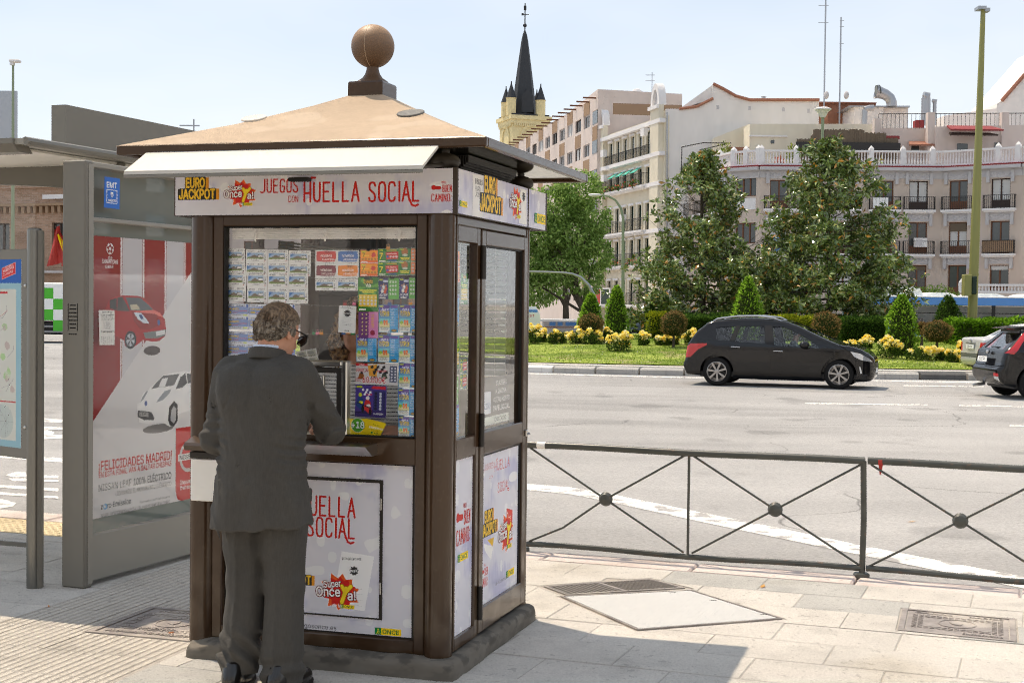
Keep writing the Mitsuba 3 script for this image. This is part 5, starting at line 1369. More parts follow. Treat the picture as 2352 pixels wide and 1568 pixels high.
wom = thing('person', 'curly haired person in a striped top inside the kiosk behind the hanging tickets', 'person')
Pw = lambda n, m, bs, **kw: part(wom, n, mv(m, WF), bs, smooth=True, **kw)
hz = wz + .02
ws, wls = np.array([.17, .0, hz - .27]), np.array([-.17, .0, hz - .27])
e1, h1 = np.array([.235, .05, hz - .56]), np.array([.17, .30, hz - .44])
e2, h2 = np.array([-.22, .08, hz - .55]), np.array([-.20, .33, hz - .55])
def jersey(X, Y, Z):
 z = Z - hz
 w = np.interp(z, [-.9, -.62, -.45, -.30, -.24, -.18], [.19, .18, .175, .165, .13, .06]); d = np.interp(z, [-.9, -.6, -.4, -.28, -.18], [.12, .115, .125, .10, .05])
 t = (((np.abs(X) / w) ** 2.3 + (np.abs(Y) / d) ** 2.3) ** (1 / 2.3) - 1) * d
 t = smin(t, smin(cone(X, Y, Z, (0, 0, hz - .215), ws, .05, .058), cone(X, Y, Z, (0, 0, hz - .215), wls, .05, .058), .02), .03)
 t = smin(t, cone(X, Y, Z, ws, ws + (e1 - ws) * .62, .066, .066), .03); t = smin(t, cone(X, Y, Z, wls, wls + (e2 - wls) * .62, .066, .066), .03)
 t = smin(t, ell(X, Y, Z, (.075, .085, hz - .42), (.075, .07, .075)), .04); t = smin(t, ell(X, Y, Z, (-.075, .085, hz - .42), (.075, .07, .075)), .04)
 t = smax(t, np.sqrt(X ** 2 + Y ** 2) * -1 + .055 - np.clip(hz - .18 - Z, 0, 1) * 3, .01)
 return near(t, lambda on: .010 * pn(X[on], Y[on], Z[on] * .5, 11, 4, 2), .05)
Pw('striped_top', nets(jersey, (-.36, -.18, hz - .85), (.36, .25, hz - .15), .010), 'striped_jersey')
def wskin(X, Y, Z):
 x, y, z = X, Y - .02, Z - hz
 d = ell(x, y, z, (0, -.01, .02), (.072, .092, .095)); d = smin(d, ell(x, y, z, (0, .025, -.05), (.054, .06, .07)), .03); d = smin(d, ell(x, y, z, (0, .05, -.088), (.026, .026, .022)), .02)
 d = smin(d, cone(x, y, z, (0, -.02, -.05), (0, -.03, -.24), .05, .055), .02)
 d = smin(d, cone(x, y, z, (0, .085, .010), (0, .102, -.028), .007, .012), .01)
 for s in (-1, 1):
  d = smax(d, -ell(x, y, z, (s * .029, .09, .004), (.016, .011, .009)), .007); d = smin(d, ell(x, y, z, (s * .029, .075, .004), (.012, .011, .010)), .003)
  d = smin(d, ell(x, y, z, (s * .074, -.01, -.01), (.009, .02, .03)), .005)
 d = smin(d, ell(x, y, z, (0, .080, -.055), (.022, .010, .007)), .005); d = smin(d, ell(x, y, z, (0, .078, -.066), (.019, .010, .007)), .005)
 return d
Pw('head', nets(wskin, (-.10, -.13, hz - .22), (.10, .16, hz + .13), .0055), 'skin')
for a, b, s in ((ws, e1, 1), (wls, e2, -1)):
 hh = h1 if s > 0 else h2
 arm = nets(lambda X, Y, Z: smin(cone(X, Y, Z, a + (b - a) * .5, b, .044, .040), cone(X, Y, Z, b, hh, .040, .027), .02), np.minimum(np.minimum(a, b), hh) - .07, np.maximum(np.maximum(a, b), hh) + .07, .008)
 Pw('forearm', arm, 'skin'); Pw('hand', hand(hh, hh - b, (0, .1, 1) if s > 0 else (0, 0, 1), 1 if s > 0 else -1, .45, .92), 'skin')
Pw('bracelet', tube([h2 + .04 * (e2 - h2) / np.linalg.norm(e2 - h2) + .031 * np.array([math.cos(t_), 0, math.sin(t_)]) for t_ in np.linspace(0, 6.283, 17)], .005, 6), 'steel')
def curls(X, Y, Z):
 z = Z - hz
 d = ell(X, Y, z, (0, -.02, .01), (.115, .115, .135))
 d = smin(d, ell(X, Y, z, (.085, -.01, -.10), (.06, .075, .11)), .05); d = smin(d, ell(X, Y, z, (-.085, -.01, -.10), (.06, .075, .11)), .05)
 d = smax(d, -ell(X, Y, z, (0, .11, -.035), (.066, .12, .105)), .02)
 return near(d, lambda on: .055 * pn(X[on], Y[on], Z[on], 26, 5, 3) + .012 * np.sin(X[on] * 150) * np.sin(z[on] * 140), .06)
Pw('hair', nets(curls, (-.20, -.18, hz - .26), (.20, .16, hz + .20), .0065), 'curly_hair')
# ============================================================ things hung in the kiosk window
TB = .098
tk = lambda x, y: fr(x, y, TB)
X4 = lambda x: 392 + .25 * x
Y3 = lambda y: 261.3 + .25 * y
Y4 = lambda y: 653.3 + .25 * y
M('ticket_paper', lin(226, 228, 226), .5, spec=.3)
trnd = random.Random(5)
def card(name, lab, cat_, group, x0, y0, x1, y1, draw, tilt=0.0, depth=0.0, curl=True):
 """one hanging sheet whose picture spans x0..x1, y0..y1 of the photo; draw(pr, w, h) prints it from its lower left corner"""
 a0, z1 = tk(x0, y0); a1, z0 = tk(x1, y1)
 w, h = a1 - a0, z1 - z0
 f = FRONT(TB + depth) @ frame([a0, z0, 0], [math.cos(tilt), math.sin(tilt), 0], [-math.sin(tilt), math.cos(tilt), 0], [0, 0, 1])
 k = thing(name, lab, cat_, group)
 put(k, mv(bx(0, w, 0, h, -.0012, 0), f), 'ticket_paper')
 pr = Print(.0002)
 draw(pr, w, h)
 m, c = pr.build(f)
 part(k, 'print', m, 'print', color=c)
 return k
def clip(x, y, col='black', lab='black binder clip holding tickets'):
 a, z = tk(x, y)
 k = thing('binder_clip', lab, 'clip')
 m = cat(hull([(a - .008, TB - .006, z), (a + .008, TB - .006, z), (a - .008, TB + .006, z), (a + .008, TB + .006, z), (a - .009, TB, z + .012), (a + .009, TB, z + .012)]), tube([(a - .005, TB, z + .01), (a - .006, TB, z + .022), (a + .006, TB, z + .022), (a + .005, TB, z + .01)], .0009, 5))
 put(k, K(m), col)
def bars(pr, x, y, w, h, col=(60, 60, 64), n=9, layer=3):
 for i in range(n):
  pr.rect(x + w * i / n, y, x + w * (i + .35 + .4 * ((i * 7) % 3) / 3) / n, y + h, col, layer=layer)
def coupon(num, seed):
 def d(pr, w, h):
  for r in range(2):
   y = h * .5 * r
   H = h * .5
   pr.rect(0, y + .01 * h, w, y + H - .006 * h, (232, 233, 230), layer=1)
   bars(pr, .06 * w, y + .80 * H, .34 * w, .10 * H)
   pr.text(num, .56 * w, y + .80 * H, .11 * H, (50, 50, 54), .36 * w, True, layer=3)
   pr.rect(.06 * w, y + .26 * H, .84 * w, y + .74 * H, (150, 176, 206), layer=2)
   pr.poly([(.06 * w, y + .74 * H), (.06 * w, y + .44 * H), (.3 * w, y + .74 * H)], (64, 116, 184), layer=3)
   pr.poly([(.06 * w, y + .26 * H), (.84 * w, y + .26 * H), (.84 * w, y + .42 * H), (.6 * w, y + .38 * H), (.3 * w, y + .46 * H), (.06 * w, y + .38 * H)], (112, 136, 66), layer=3)
   pr.poly([(.2 * w, y + .38 * H), (.3 * w, y + .52 * H), (.42 * w, y + .60 * H), (.5 * w, y + .50 * H), (.66 * w, y + .52 * H), (.84 * w, y + .42 * H), (.84 * w, y + .36 * H), (.3 * w, y + .36 * H)], (110, 96, 74), layer=4)
   pr.rect(.56 * w, y + .42 * H, .80 * w, y + .60 * H, (30, 30, 32), layer=5); pr.rect(.58 * w, y + .43 * H, .80 * w, y + .56 * H, (236, 236, 234), layer=6)
   bars(pr, .28 * w, y + .11 * H, .36 * w, .07 * H, n=12)
   pr.text('ONCE', .95 * w, y + .34 * H, .07 * w, (60, 60, 64), .3 * H, True, math.pi / 2, layer=3)
   pr.rect(.88 * w, y + .18 * H, .95 * w, y + .27 * H, (24, 24, 26), layer=3); pr.poly(Point(.90 * w, y + .10 * H).buffer(.025 * w, 4), (190, 40, 40), layer=3)
 return d
def cuponazo(num):
 def d(pr, w, h):
  for r in range(2):
   y = h * .5 * r; H = h * .5
   pr.rect(0, y + .01 * h, w, y + H - .006 * h, (214, 220, 232), layer=1)
   pr.poly([(0, y + .2 * H), (w, y + .2 * H), (w, y + .72 * H), (.66 * w, y + .84 * H), (0, y + .76 * H)], (126, 150, 200), layer=2)
   bars(pr, .05 * w, y + .82 * H, .32 * w, .11 * H); pr.text(num, .5 * w, y + .80 * H, .12 * H, (44, 46, 60), .34 * w, True, layer=3); pr.rect(.90 * w, y + .74 * H, .98 * w, y + .96 * H, (50, 88, 170), layer=3)
   pr.text('CUPONAZO', .06 * w, y + .52 * H, .15 * H, (112, 84, 20), .52 * w, True, slant=.15, layer=3); pr.text('CUPONAZO', .055 * w, y + .53 * H, .15 * H, (240, 200, 50), .52 * w, True, slant=.15, layer=4)
   pr.rect(.06 * w, y + .28 * H, .26 * w, y + .42 * H, (196, 170, 60), layer=3)
   pr.text('1.000.000€', .56 * w, y + .40 * H, .09 * H, (206, 50, 46), .38 * w, True, layer=4); pr.text('600.000€', .30 * w, y + .29 * H, .08 * H, (206, 50, 46), .25 * w, True, layer=4)
   bars(pr, .3 * w, y + .08 * H, .4 * w, .08 * H, n=12); pr.rect(.76 * w, y + .06 * H, .95 * w, y + .15 * H, (196, 214, 60), layer=3)
 return d
def tutiplen(pr, w, h):
 pr.rect(0, 0, w, h, (60, 150, 190), layer=1)
 for i, c in enumerate(((84, 60, 150), (90, 100, 176), (86, 150, 196), (110, 196, 206), (220, 214, 150), (222, 226, 222))):
  pr.rect(.02 * w, h * (.84 - .165 * i), .56 * w, h * (1.0 - .165 * i) - (0 if i else .01 * h), c, layer=2)
 pr.rect(.04 * w, .92 * h, .24 * w, .97 * h, (190, 206, 60), layer=3); pr.text('Agit a', .14 * w, .80 * h, .08 * h, (236, 230, 246), .34 * w, True, slant=.2, layer=3)
 for dx, c in ((.012, (90, 50, 20)), (0, (248, 222, 60))):
  pr.text('TUTIPLEN', .06 * w + dx * w, .60 * h - dx * h, .17 * h, c, .47 * w, True, layer=4 if dx else 5)
 pr.poly(affinity.scale(Point(.13 * w, .36 * h).buffer(1, 6), .08 * w, .06 * h), (150, 196, 60), layer=4)
 for x in (.29, .41):
  pr.poly(union_all([affinity.scale(Point(x * w, .39 * h).buffer(1, 8), .055 * w, .065 * h), affinity.scale(Point((x + .012) * w, .31 * h).buffer(1, 8), .04 * w, .05 * h)]), (228, 88, 46), layer=4); pr.line([(x * w, .40 * h), ((x + .01) * w, .33 * h)], .02 * w, (250, 196, 60), layer=5)
 for i in range(4):
  pr.rect(.08 * w, (.20 - .04 * i) * h, (.5 - .05 * (i % 2)) * w, (.214 - .04 * i) * h, (120, 124, 110), layer=3)
 pr.rect(.585 * w, .12 * h, .975 * w, .90 * h, (58, 158, 216), layer=2); pr.rect(.60 * w, .88 * h, .97 * w, .98 * h, (96, 70, 160), layer=3)
 for i in range(7):
  y = (.80 - .092 * i) * h
  pr.rect(.61 * w, y, .80 * w, y + .045 * h, (206, 226, 240), layer=3); pr.rect(.86 * w, y - .02 * h, .96 * w, y - .008 * h, (30, 60, 90), layer=3)
  for j in range(3):
   pr.rect((.625 + .06 * j) * w, y + .008 * h, (.66 + .06 * j) * w, y + .036 * h, (70, 120, 170), layer=4)
 pr.poly(affinity.scale(Point(.78 * w, .07 * h).buffer(1, 8), .14 * w, .055 * h), (120, 86, 34), layer=4); pr.rect(.68 * w, .05 * h, .88 * w, .085 * h, (206, 178, 90), layer=5)
def seven_orange(pr, w, h):
 for r in range(2):
  y = r * .5 * h; H = .5 * h
  pr.rect(.0, y + .01 * h, w, y + H - .008 * h, (232, 104, 24), layer=1); pr.rect(.03 * w, y + .2 * H, .97 * w, y + .94 * H, (246, 160, 26), layer=2)
  pr.rect(.06 * w, y + .82 * H, .34 * w, y + .92 * H, (206, 210, 40), layer=3); pr.text('7', .12 * w, y + .46 * H, .3 * H, (90, 130, 40), None, True, layer=3); pr.poly(burst(.76 * w, y + .62 * H, .16 * w, .11 * w, 8), (216, 60, 30), layer=3); pr.rect(.1 * w, y + .55 * H, .5 * w, y + .6 * H, (250, 226, 60), layer=3)
  for i in range(5):
   pr.poly(Point((.14 + .18 * i) * w, y + .3 * H).buffer(.065 * w, 6), (196, 130, 40), layer=3)
  pr.rect(.06 * w, y + .06 * H, .4 * w, y + .14 * H, (240, 232, 220), layer=3)
def seven_green(pr, w, h):
 for r in range(2):
  y = r * .5 * h; H = .5 * h
  pr.rect(0, y + .01 * h, w, y + H - .008 * h, (52, 130, 48), layer=1)
  pr.poly([(.4 * w, y + .2 * H), (.97 * w, y + .26 * H), (.97 * w, y + .8 * H), (.36 * w, y + .74 * H)], (206, 40, 44), layer=2)
  pr.rect(.04 * w, y + .84 * H, .24 * w, y + .93 * H, (196, 210, 50), layer=3); pr.text('7', .06 * w, y + .24 * H, .44 * H, (250, 214, 40), None, True, layer=3); pr.rect(.42 * w, y + .84 * H, .9 * w, y + .93 * H, (200, 160, 40), layer=3)
  for i in range(4):
   pr.poly(Point((.46 + .14 * i) * w, y + .42 * H).buffer(.055 * w, 6), [(60, 90, 180), (230, 200, 200)][i > 0], layer=3)
  pr.rect(.42 * w, y + .60 * H, .9 * w, y + .66 * H, (244, 214, 200), layer=3); pr.rect(.5 * w, y + .08 * H, .9 * w, y + .18 * H, (60, 80, 160), layer=3); pr.rect(.05 * w, y + .06 * H, .35 * w, y + .14 * H, (236, 236, 226), layer=3)
def wish_green(pr, w, h):
 for r in range(2):
  y = r * .5 * h; H = .5 * h
  pr.rect(0, y + .01 * h, w, y + H - .008 * h, (48, 128, 58), layer=1); pr.rect(.58 * w, y + .06 * H, .98 * w, y + .95 * H, (232, 140, 90), layer=2)
  pr.poly(Point(.28 * w, y + .74 * H).buffer(.16 * w, 8), (180, 110, 50), layer=2); pr.poly(affinity.scale(Point(.3 * w, y + .48 * H).buffer(1, 8), .13 * w, .1 * H), (206, 214, 190), layer=3); pr.rect(.06 * w, y + .24 * H, .52 * w, y + .31 * H, (236, 220, 60), layer=3); pr.rect(.1 * w, y + .13 * H, .5 * w, y + .2 * H, (236, 220, 60), layer=3)
  pr.rect(.04 * w, y + .86 * H, .24 * w, y + .94 * H, (196, 210, 50), layer=3)
  for i in range(6):
   pr.poly(affinity.scale(Point((.68 + .2 * (i % 2)) * w, y + (.76 - .24 * (i // 2)) * H).buffer(1, 6), .06 * w, .07 * H), (206, 200, 190), layer=3)
def cause(pr, w, h):
 cs = [((206, 74, 70), 'NÚMEROS', 'INJUSTICIA'), ((70, 116, 186), 'NÚMEROS', 'INDIFERENCIA'), ((130, 52, 66), 'NÚMEROS', 'EXCLUSIÓN'), ((232, 140, 50), 'NÚMEROS', 'ABANDONO')]
 for i, (c, t1, t2) in enumerate(cs):
  x, y = (i % 2) * .5 * w, (1 - i // 2) * .5 * h; W, H = .5 * w, .5 * h
  pr.poly(Polygon([(x + .05 * W, y + .24 * H), (x + .4 * W, y + .18 * H), (x + .9 * W, y + .2 * H), (x + .97 * W, y + .5 * H), (x + .94 * W, y + .92 * H), (x + .5 * W, y + .95 * H), (x + .06 * W, y + .9 * H)]), c, layer=2)
  pr.text('50221', x + .45 * W, y + .82 * H, .09 * H, (60, 50, 60), .3 * W, True, layer=3); pr.text(t1, x + .26 * W, y + .52 * H, .15 * H, (246, 236, 232), .52 * W, True, layer=3); pr.text(t2, x + .3 * W, y + .28 * H, .12 * H, (246, 236, 232), .6 * W, True, layer=3); pr.text('ACABAN CON', x + .34 * W, y + .44 * H, .06 * H, (70, 50, 50), .4 * W, True, layer=3)
  bars(pr, x + .45 * W, y + .06 * H, .45 * W, .05 * H, n=12)
def single(num1, num2):
 def d(pr, w, h):
  for i, nme in enumerate((num1, num2)):
   x = .5 * w * i; q = Print()
   q.step = pr.step
   coupon(nme, 1)(q, .49 * w, 2 * h)
   for v, f, c in zip(q.v, q.f, q.c):
    if v[:, 1].max() <= h * 1.0:
     v = v.copy(); v[:, 0] += x
     pr.v.append(v); pr.f.append(f - f.min() + pr.n); pr.n += len(v); pr.c.append(c)
 return d
def salary(pr, w, h):
 pr.rect(0, 0, w, h, (44, 120, 40), layer=1)
 for i in range(6):
  a = i * 1.05; pr.poly([(.5 * w, .72 * h), (.5 * w + .5 * w * math.cos(a), .72 * h + .3 * h * math.sin(a)), (.5 * w + .5 * w * math.cos(a + .4), .72 * h + .3 * h * math.sin(a + .4))], (96, 170, 50), layer=2)
 pr.poly(Point(.5 * w, .92 * h).buffer(.22 * w, 8).intersection(sbox(0, 0, w, h)), (30, 70, 34), layer=3); pr.text('Sueldo', .27 * w, .84 * h, .10 * h, (248, 196, 40), .46 * w, True, layer=4); pr.text('Vida', .38 * w, .72 * h, .1 * h, (250, 246, 236), .26 * w, True, layer=4)
 pr.rect(.08 * w, .60 * h, .92 * w, .64 * h, (226, 220, 60), layer=3); pr.rect(.2 * w, .545 * h, .8 * w, .58 * h, (226, 220, 60), layer=3)
 pr.rect(.05 * w, .14 * h, .93 * w, .50 * h, (222, 190, 44), layer=3)
 for i in range(15):
  pr.poly(Point((.14 + .18 * (i % 5)) * w, (.42 - .1 * (i // 5)) * h).buffer(.055 * w, 6), (236, 222, 150) if i < 5 else (210, 206, 200), layer=4)
 pr.rect(.06 * w, .03 * h, .4 * w, .08 * h, (236, 236, 226), layer=3)
def football(pr, w, h):
 pr.rect(0, 0, .48 * w, h, (34, 44, 104), layer=1); pr.rect(.48 * w, 0, w, h, (96, 176, 74), layer=1)
 for i, (x, y, c) in enumerate(((.12, .5, (60, 70, 160)), (.24, .56, (226, 226, 226)), (.36, .5, (196, 60, 50)), (.18, .38, (230, 230, 230)), (.32, .36, (210, 90, 60)))):
  pr.poly(affinity.scale(Point(x * w, y * h).buffer(1, 6), .07 * w, .1 * h), c, layer=2); pr.poly(Point(x * w, (y + .14) * h).buffer(.04 * w, 6), (190, 140, 110), layer=3)
 pr.text('60.000€', .06 * w, .15 * h, .1 * h, (246, 246, 246), .38 * w, True, layer=3); pr.rect(.04 * w, .88 * h, .2 * w, .95 * h, (196, 210, 50), layer=3); pr.rect(.06 * w, .03 * h, .36 * w, .09 * h, (230, 230, 226), layer=3); pr.rect(.22 * w, .8 * h, .46 * w, .9 * h, (206, 214, 234), layer=3)
 for i in range(12):
  pr.poly(affinity.scale(Point((.58 + .125 * (i % 3)) * w, (.82 - .19 * (i // 3)) * h).buffer(1, 6), .045 * w, .055 * h), (206, 214, 206), layer=2)
def race_banner(pr, w, h):
 pr.rect(0, 0, w, h, (206, 204, 204), layer=1)
 pr.rect(.0, .88 * h, .28 * w, h, (196, 36, 40), layer=2); pr.text('NUEVO', .08 * w, .905 * h, .06 * h, (250, 236, 236), .12 * w, True, layer=3)
 pr.poly([(.28 * w, .9 * h), (.5 * w, .98 * h), (.5 * w, .4 * h), (.32 * w, .4 * h)], (222, 160, 60), layer=2)
 pr.text('RASCA', .02 * w, .60 * h, .17 * h, (190, 26, 34), .27 * w, True, layer=3)
 for i in range(5):
  for j in range(3):
   if (i + j) % 2 == 0:
    x, y = (.34 + .07 * i + .03 * j) * w, (.88 - .12 * j) * h
    pr.poly([(x, y), (x + .07 * w, y + .05 * h), (x + .085 * w, y - .07 * h), (x + .02 * w, y - .11 * h)], (34, 34, 38), layer=3)
 pr.text('motoGP', .50 * w, .62 * h, .1 * h, (196, 36, 44), .22 * w, True, slant=.2, layer=4)
 for x, c in ((.12, (150, 90, 40)), (.42, (60, 64, 76)), (.66, (70, 76, 60))):
  pr.poly([((x - .07) * w, .26 * h), ((x - .03) * w, .54 * h), ((x + .05) * w, .56 * h), ((x + .1) * w, .34 * h), ((x + .03) * w, .24 * h)], c, layer=2); pr.poly(Point((x + .02) * w, .55 * h).buffer(.03 * w, 6), (40, 44, 54), layer=3)
 pr.text('GANA', .0 * w, .24 * h, .075 * h, (190, 26, 34), .13 * w, True, layer=4); pr.text('HASTA', .0 * w, .13 * h, .075 * h, (190, 26, 34), .13 * w, True, layer=4)
 for k in range(6):
  pr.text('60.000€', .165 * w + .006 * w * math.cos(k), .09 * h + .018 * h * math.sin(k), .27 * h, (246, 240, 238), .54 * w, True, layer=5)
 pr.text('60.000€', .165 * w, .09 * h, .27 * h, (186, 22, 34), .54 * w, True, layer=6)
 pr.rect(.80 * w, .14 * h, .97 * w, .92 * h, (90, 96, 120), layer=2)
 for i in range(10):
  pr.poly(Point((.85 + .08 * (i % 2)) * w, (.8 - .14 * (i // 2)) * h).buffer(.022 * w, 6), (206, 208, 216), layer=3)
def race_purple(pr, w, h):
 pr.rect(0, 0, w, h, (74, 58, 140), layer=1); pr.poly([(0, 0), (w, 0), (w, .3 * h), (0, .16 * h)], (54, 40, 104), layer=2)
 pr.rect(.03 * w, .91 * h, .22 * w, .97 * h, (196, 210, 50), layer=3); pr.poly([(.5 * w, .9 * h), (.56 * w, .98 * h), (.97 * w, .98 * h), (.97 * w, .88 * h)], (206, 44, 60), layer=3)
 for i in range(4):
  for j in range(3):
   if (i + j) % 2 == 0:
    x, y = (.2 + .07 * i + .03 * j) * w, (.87 - .07 * j) * h
    pr.poly([(x, y), (x + .065 * w, y + .03 * h), (x + .085 * w, y - .04 * h), (x + .02 * w, y - .06 * h)], (236, 236, 240), layer=3)
 pr.text('motoGP', .34 * w, .68 * h, .06 * h, (206, 44, 70), .2 * w, True, slant=.2, layer=4)
 for x, y, c, c2 in ((.18, .45, (40, 70, 130), (206, 214, 60)), (.42, .36, (196, 50, 50), (236, 226, 222))):
  pr.poly([((x - .16) * w, (y - .1) * h), ((x - .1) * w, (y + .15) * h), ((x + .0) * w, (y + .22) * h), ((x + .08) * w, (y + .1) * h), ((x + .12) * w, (y - .2) * h), ((x + .04) * w, (y - .26) * h)], c, layer=3)
  pr.poly(Point((x - .02) * w, (y + .24) * h).buffer(.06 * w, 7), c2, layer=4); pr.poly(affinity.scale(Point((x + .07) * w, (y - .2) * h).buffer(1, 8), .045 * w, .11 * h), (26, 26, 30), layer=4); pr.poly(affinity.scale(Point((x + .01) * w, y * h).buffer(1, 6), .07 * w, .05 * h), c2, layer=5); pr.line([((x - .12) * w, y * h), ((x + .1) * w, (y - .08) * h)], .03 * w, (30, 34, 60), layer=6)
 pr.rect(.58 * w, .2 * h, .97 * w, .84 * h, (52, 50, 110), layer=3)
 for i in range(12):
  pr.poly(Point((.66 + .15 * (i % 2)) * w, (.75 - .095 * (i // 2)) * h).buffer(.042 * w, 7), (196, 200, 214) if i % 2 else (34, 34, 60), layer=4); pr.line([(.92 * w, (.78 - .05 * i) * h), (.94 * w, (.74 - .05 * i) * h)], .018 * w, (24, 22, 50), layer=4)
 pr.text('15.000.000€', .60 * w, .09 * h, .05 * h, (236, 236, 240), .32 * w, True, layer=4); pr.rect(.03 * w, .12 * h, .54 * w, .15 * h, (30, 26, 60), layer=3)
def receipt(pr, w, h):
 pr.rect(.1 * w, .90 * h, .9 * w, .915 * h, (150, 150, 150), layer=1); bars(pr, .12 * w, .92 * h, .6 * w, .03 * h, n=16)
 pr.poly(burst(.5 * w, .72 * h, .23 * w, .15 * w, 10), (36, 36, 38), layer=1); pr.text('Once', .3 * w, .70 * h, .05 * h, (240, 240, 238), .4 * w, True, layer=2)
 for i in range(5):
  pr.rect((.12 + .05 * (i % 2)) * w, (.55 - .07 * i) * h, (.85 - .1 * (i % 3)) * w, (.558 - .07 * i) * h, (160, 160, 160), layer=1)
 pr.text('18 MAYO 15', .3 * w, .28 * h, .03 * h, (90, 90, 92), .4 * w, layer=2); bars(pr, .35 * w, .05 * h, .32 * w, .05 * h, n=14)
def purple_strip(pr, w, h):
 pr.rect(0, 0, .52 * w, h, (110, 62, 120), layer=1); pr.rect(.52 * w, 0, w, h, (206, 130, 180), layer=1)
 for i in range(12):
  pr.poly(star((.2 + .2 * (i % 2)) * w, (.9 - .15 * (i // 2)) * h, .06 * w), (226, 206, 130), layer=2)
 pr.text('SUPERSUELDO', .78 * w, .4 * h, .12 * w, (226, 180, 60), .52 * h, True, math.pi / 2, layer=2); pr.poly(affinity.scale(Point(.72 * w, .2 * h).buffer(1, 8), .12 * w, .1 * h), (150, 40, 70), layer=2)
def eighteen(pr, w, h):
 pr.poly(Point(.26 * w, .56 * h).buffer(.42 * h, 20), (236, 240, 226), layer=2); pr.poly(Point(.26 * w, .56 * h).buffer(.395 * h, 20), (84, 160, 38), layer=3)
 for k in range(8):
  pr.text('+18', .09 * w + .008 * w * math.cos(k * .785), .38 * h + .02 * h * math.sin(k * .785), .38 * h, (40, 96, 20), .35 * w, True, layer=4)
 pr.text('+18', .09 * w, .39 * h, .38 * h, (248, 250, 244), .35 * w, True, layer=5)
 pr.text('Con los', .66 * w, .62 * h, .085 * h, (90, 80, 20), .18 * w, layer=3, rot=-.12); pr.text('MENORES NO', .56 * w, .46 * h, .11 * h, (250, 250, 236), .38 * w, True, layer=3, rot=-.12); pr.text('se juega', .62 * w, .31 * h, .085 * h, (90, 80, 20), .2 * w, layer=3, rot=-.12)
 oncelogo(pr, .62 * w, .12 * h, .12 * h, 3)
ORD = ('leftmost', 'second', 'third', 'fourth')
R1 = [(515, 690, 1240, 1472, '95239'), (688, 888, 1245, 1482, '82767'), (893, 1090, 1252, 1482, '57292'), (1083, 1290, 1255, 1490, '20410')]
for i, (x0, x1, y0, y1, n) in enumerate(R1):
 card('lottery_coupon_pair', f'{ORD[i]} landscape coupon pair in the top row, numbered {n}', 'lottery ticket', 'lottery tickets hung in the window', X4(x0), Y3(y0), X4(x1 - 8), Y3(y1), coupon(n, i), .012 * (-1) ** i, .003 * (i % 2))
R2 = [(508, 697, -122, 152, '36371'), (703, 890, -116, 164, '65026'), (892, 1085, -112, 172, '75985'), (1078, 1268, -110, 178, '17953')]
for i, (x0, x1, y0, y1, n) in enumerate(R2):
 card('lottery_coupon_pair', f'{ORD[i]} landscape coupon pair in the second row, numbered {n}', 'lottery ticket', 'lottery tickets hung in the window', X4(x0), Y4(y0), X4(x1 - 8), Y4(y1), coupon(n, i), -.012 * (-1) ** i, .003 * (i % 2))
for i, (x0, x1, y0, y1, n, row) in enumerate([(505, 725, 178, 412, '52041', 'third'), (720, 935, 180, 415, '18052', 'third'), (936, 1150, 184, 420, '10539', 'third'), (502, 722, 425, 662, '73093', 'fourth'), (700, 915, 428, 664, '73094', 'fourth'), (930, 1150, 430, 668, '73095', 'fourth'), (515, 730, 666, 890, '41170', 'fifth'), (735, 950, 668, 890, '41171', 'fifth')]):
 card('lottery_coupon_pair', f'{ORD[i % 3]} blue and yellow coupon pair in the {row} row, numbered {n}', 'lottery ticket', 'lottery tickets hung in the window', X4(x0), Y4(y0), X4(x1 - 8), Y4(y1), cuponazo(n), .010 * (-1) ** i, .003 * (i % 2))
card('coupon_sheet', 'sheet of four painted coupons in red, blue, maroon and orange', 'lottery ticket', None, X4(1330), Y3(1253), X4(1727), Y3(1516), cause)
card('coupon_strip', 'single strip of two landscape coupons below the four painted ones', 'lottery ticket', None, X4(1330), Y3(1518), X4(1728), Y4(58), single('01348', '46304'))
card('scratch_card_pair', 'orange scratch card pair with a big seven', 'scratch card', 'scratch cards in the kiosk window', X4(1743), Y3(1250), X4(1902), Y3(1494), seven_orange)
card('scratch_card_pair', 'green and red scratch card pair with a big yellow seven', 'scratch card', 'scratch cards in the kiosk window', X4(1906), Y3(1240), X4(2096), Y3(1488), seven_green)
card('scratch_card_pair', 'green and salmon scratch card pair in the top right corner', 'scratch card', 'scratch cards in the kiosk window', X4(2098), Y3(1234), X4(2286), Y3(1480), wish_green)
card('scratch_card', 'green scratch card with a yellow grid of coins', 'scratch card', 'scratch cards in the kiosk window', X4(1722), Y4(-65), X4(1908), Y4(248), salary)
card('scratch_card', 'blue and green football scratch card, left of two', 'scratch card', 'scratch cards in the kiosk window', X4(1912), Y4(-60), X4(2098), Y4(136), football)
card('scratch_card', 'blue and green football scratch card, right of two', 'scratch card', 'scratch cards in the kiosk window', X4(2102), Y4(-62), X4(2286), Y4(132), football)
TU = [(1915, 2096, 186, 442, 'left in the uppermost row'), (2098, 2284, 186, 440, 'right in the uppermost row'), (1708, 1897, 462, 712, 'leftmost in the row of three'), (1902, 2096, 464, 716, 'middle of the row of three'), (2098, 2282, 466, 716, 'rightmost in the row of three'), (2094, 2282, 720, 952, 'beside the racing banner'), (2090, 2278, 956, 1206, 'beside the purple racing card'), (2090, 2276, 1210, 1408, 'lowest in the right column')]
for i, (x0, x1, y0, y1, w) in enumerate(TU):
 card('scratch_card', f'teal and yellow beach sandals scratch card, {w}', 'scratch card', 'scratch cards in the kiosk window', X4(x0), Y4(y0), X4(x1 - 5), Y4(y1), tutiplen, .006 * (-1) ** i, .003 * (i % 2))
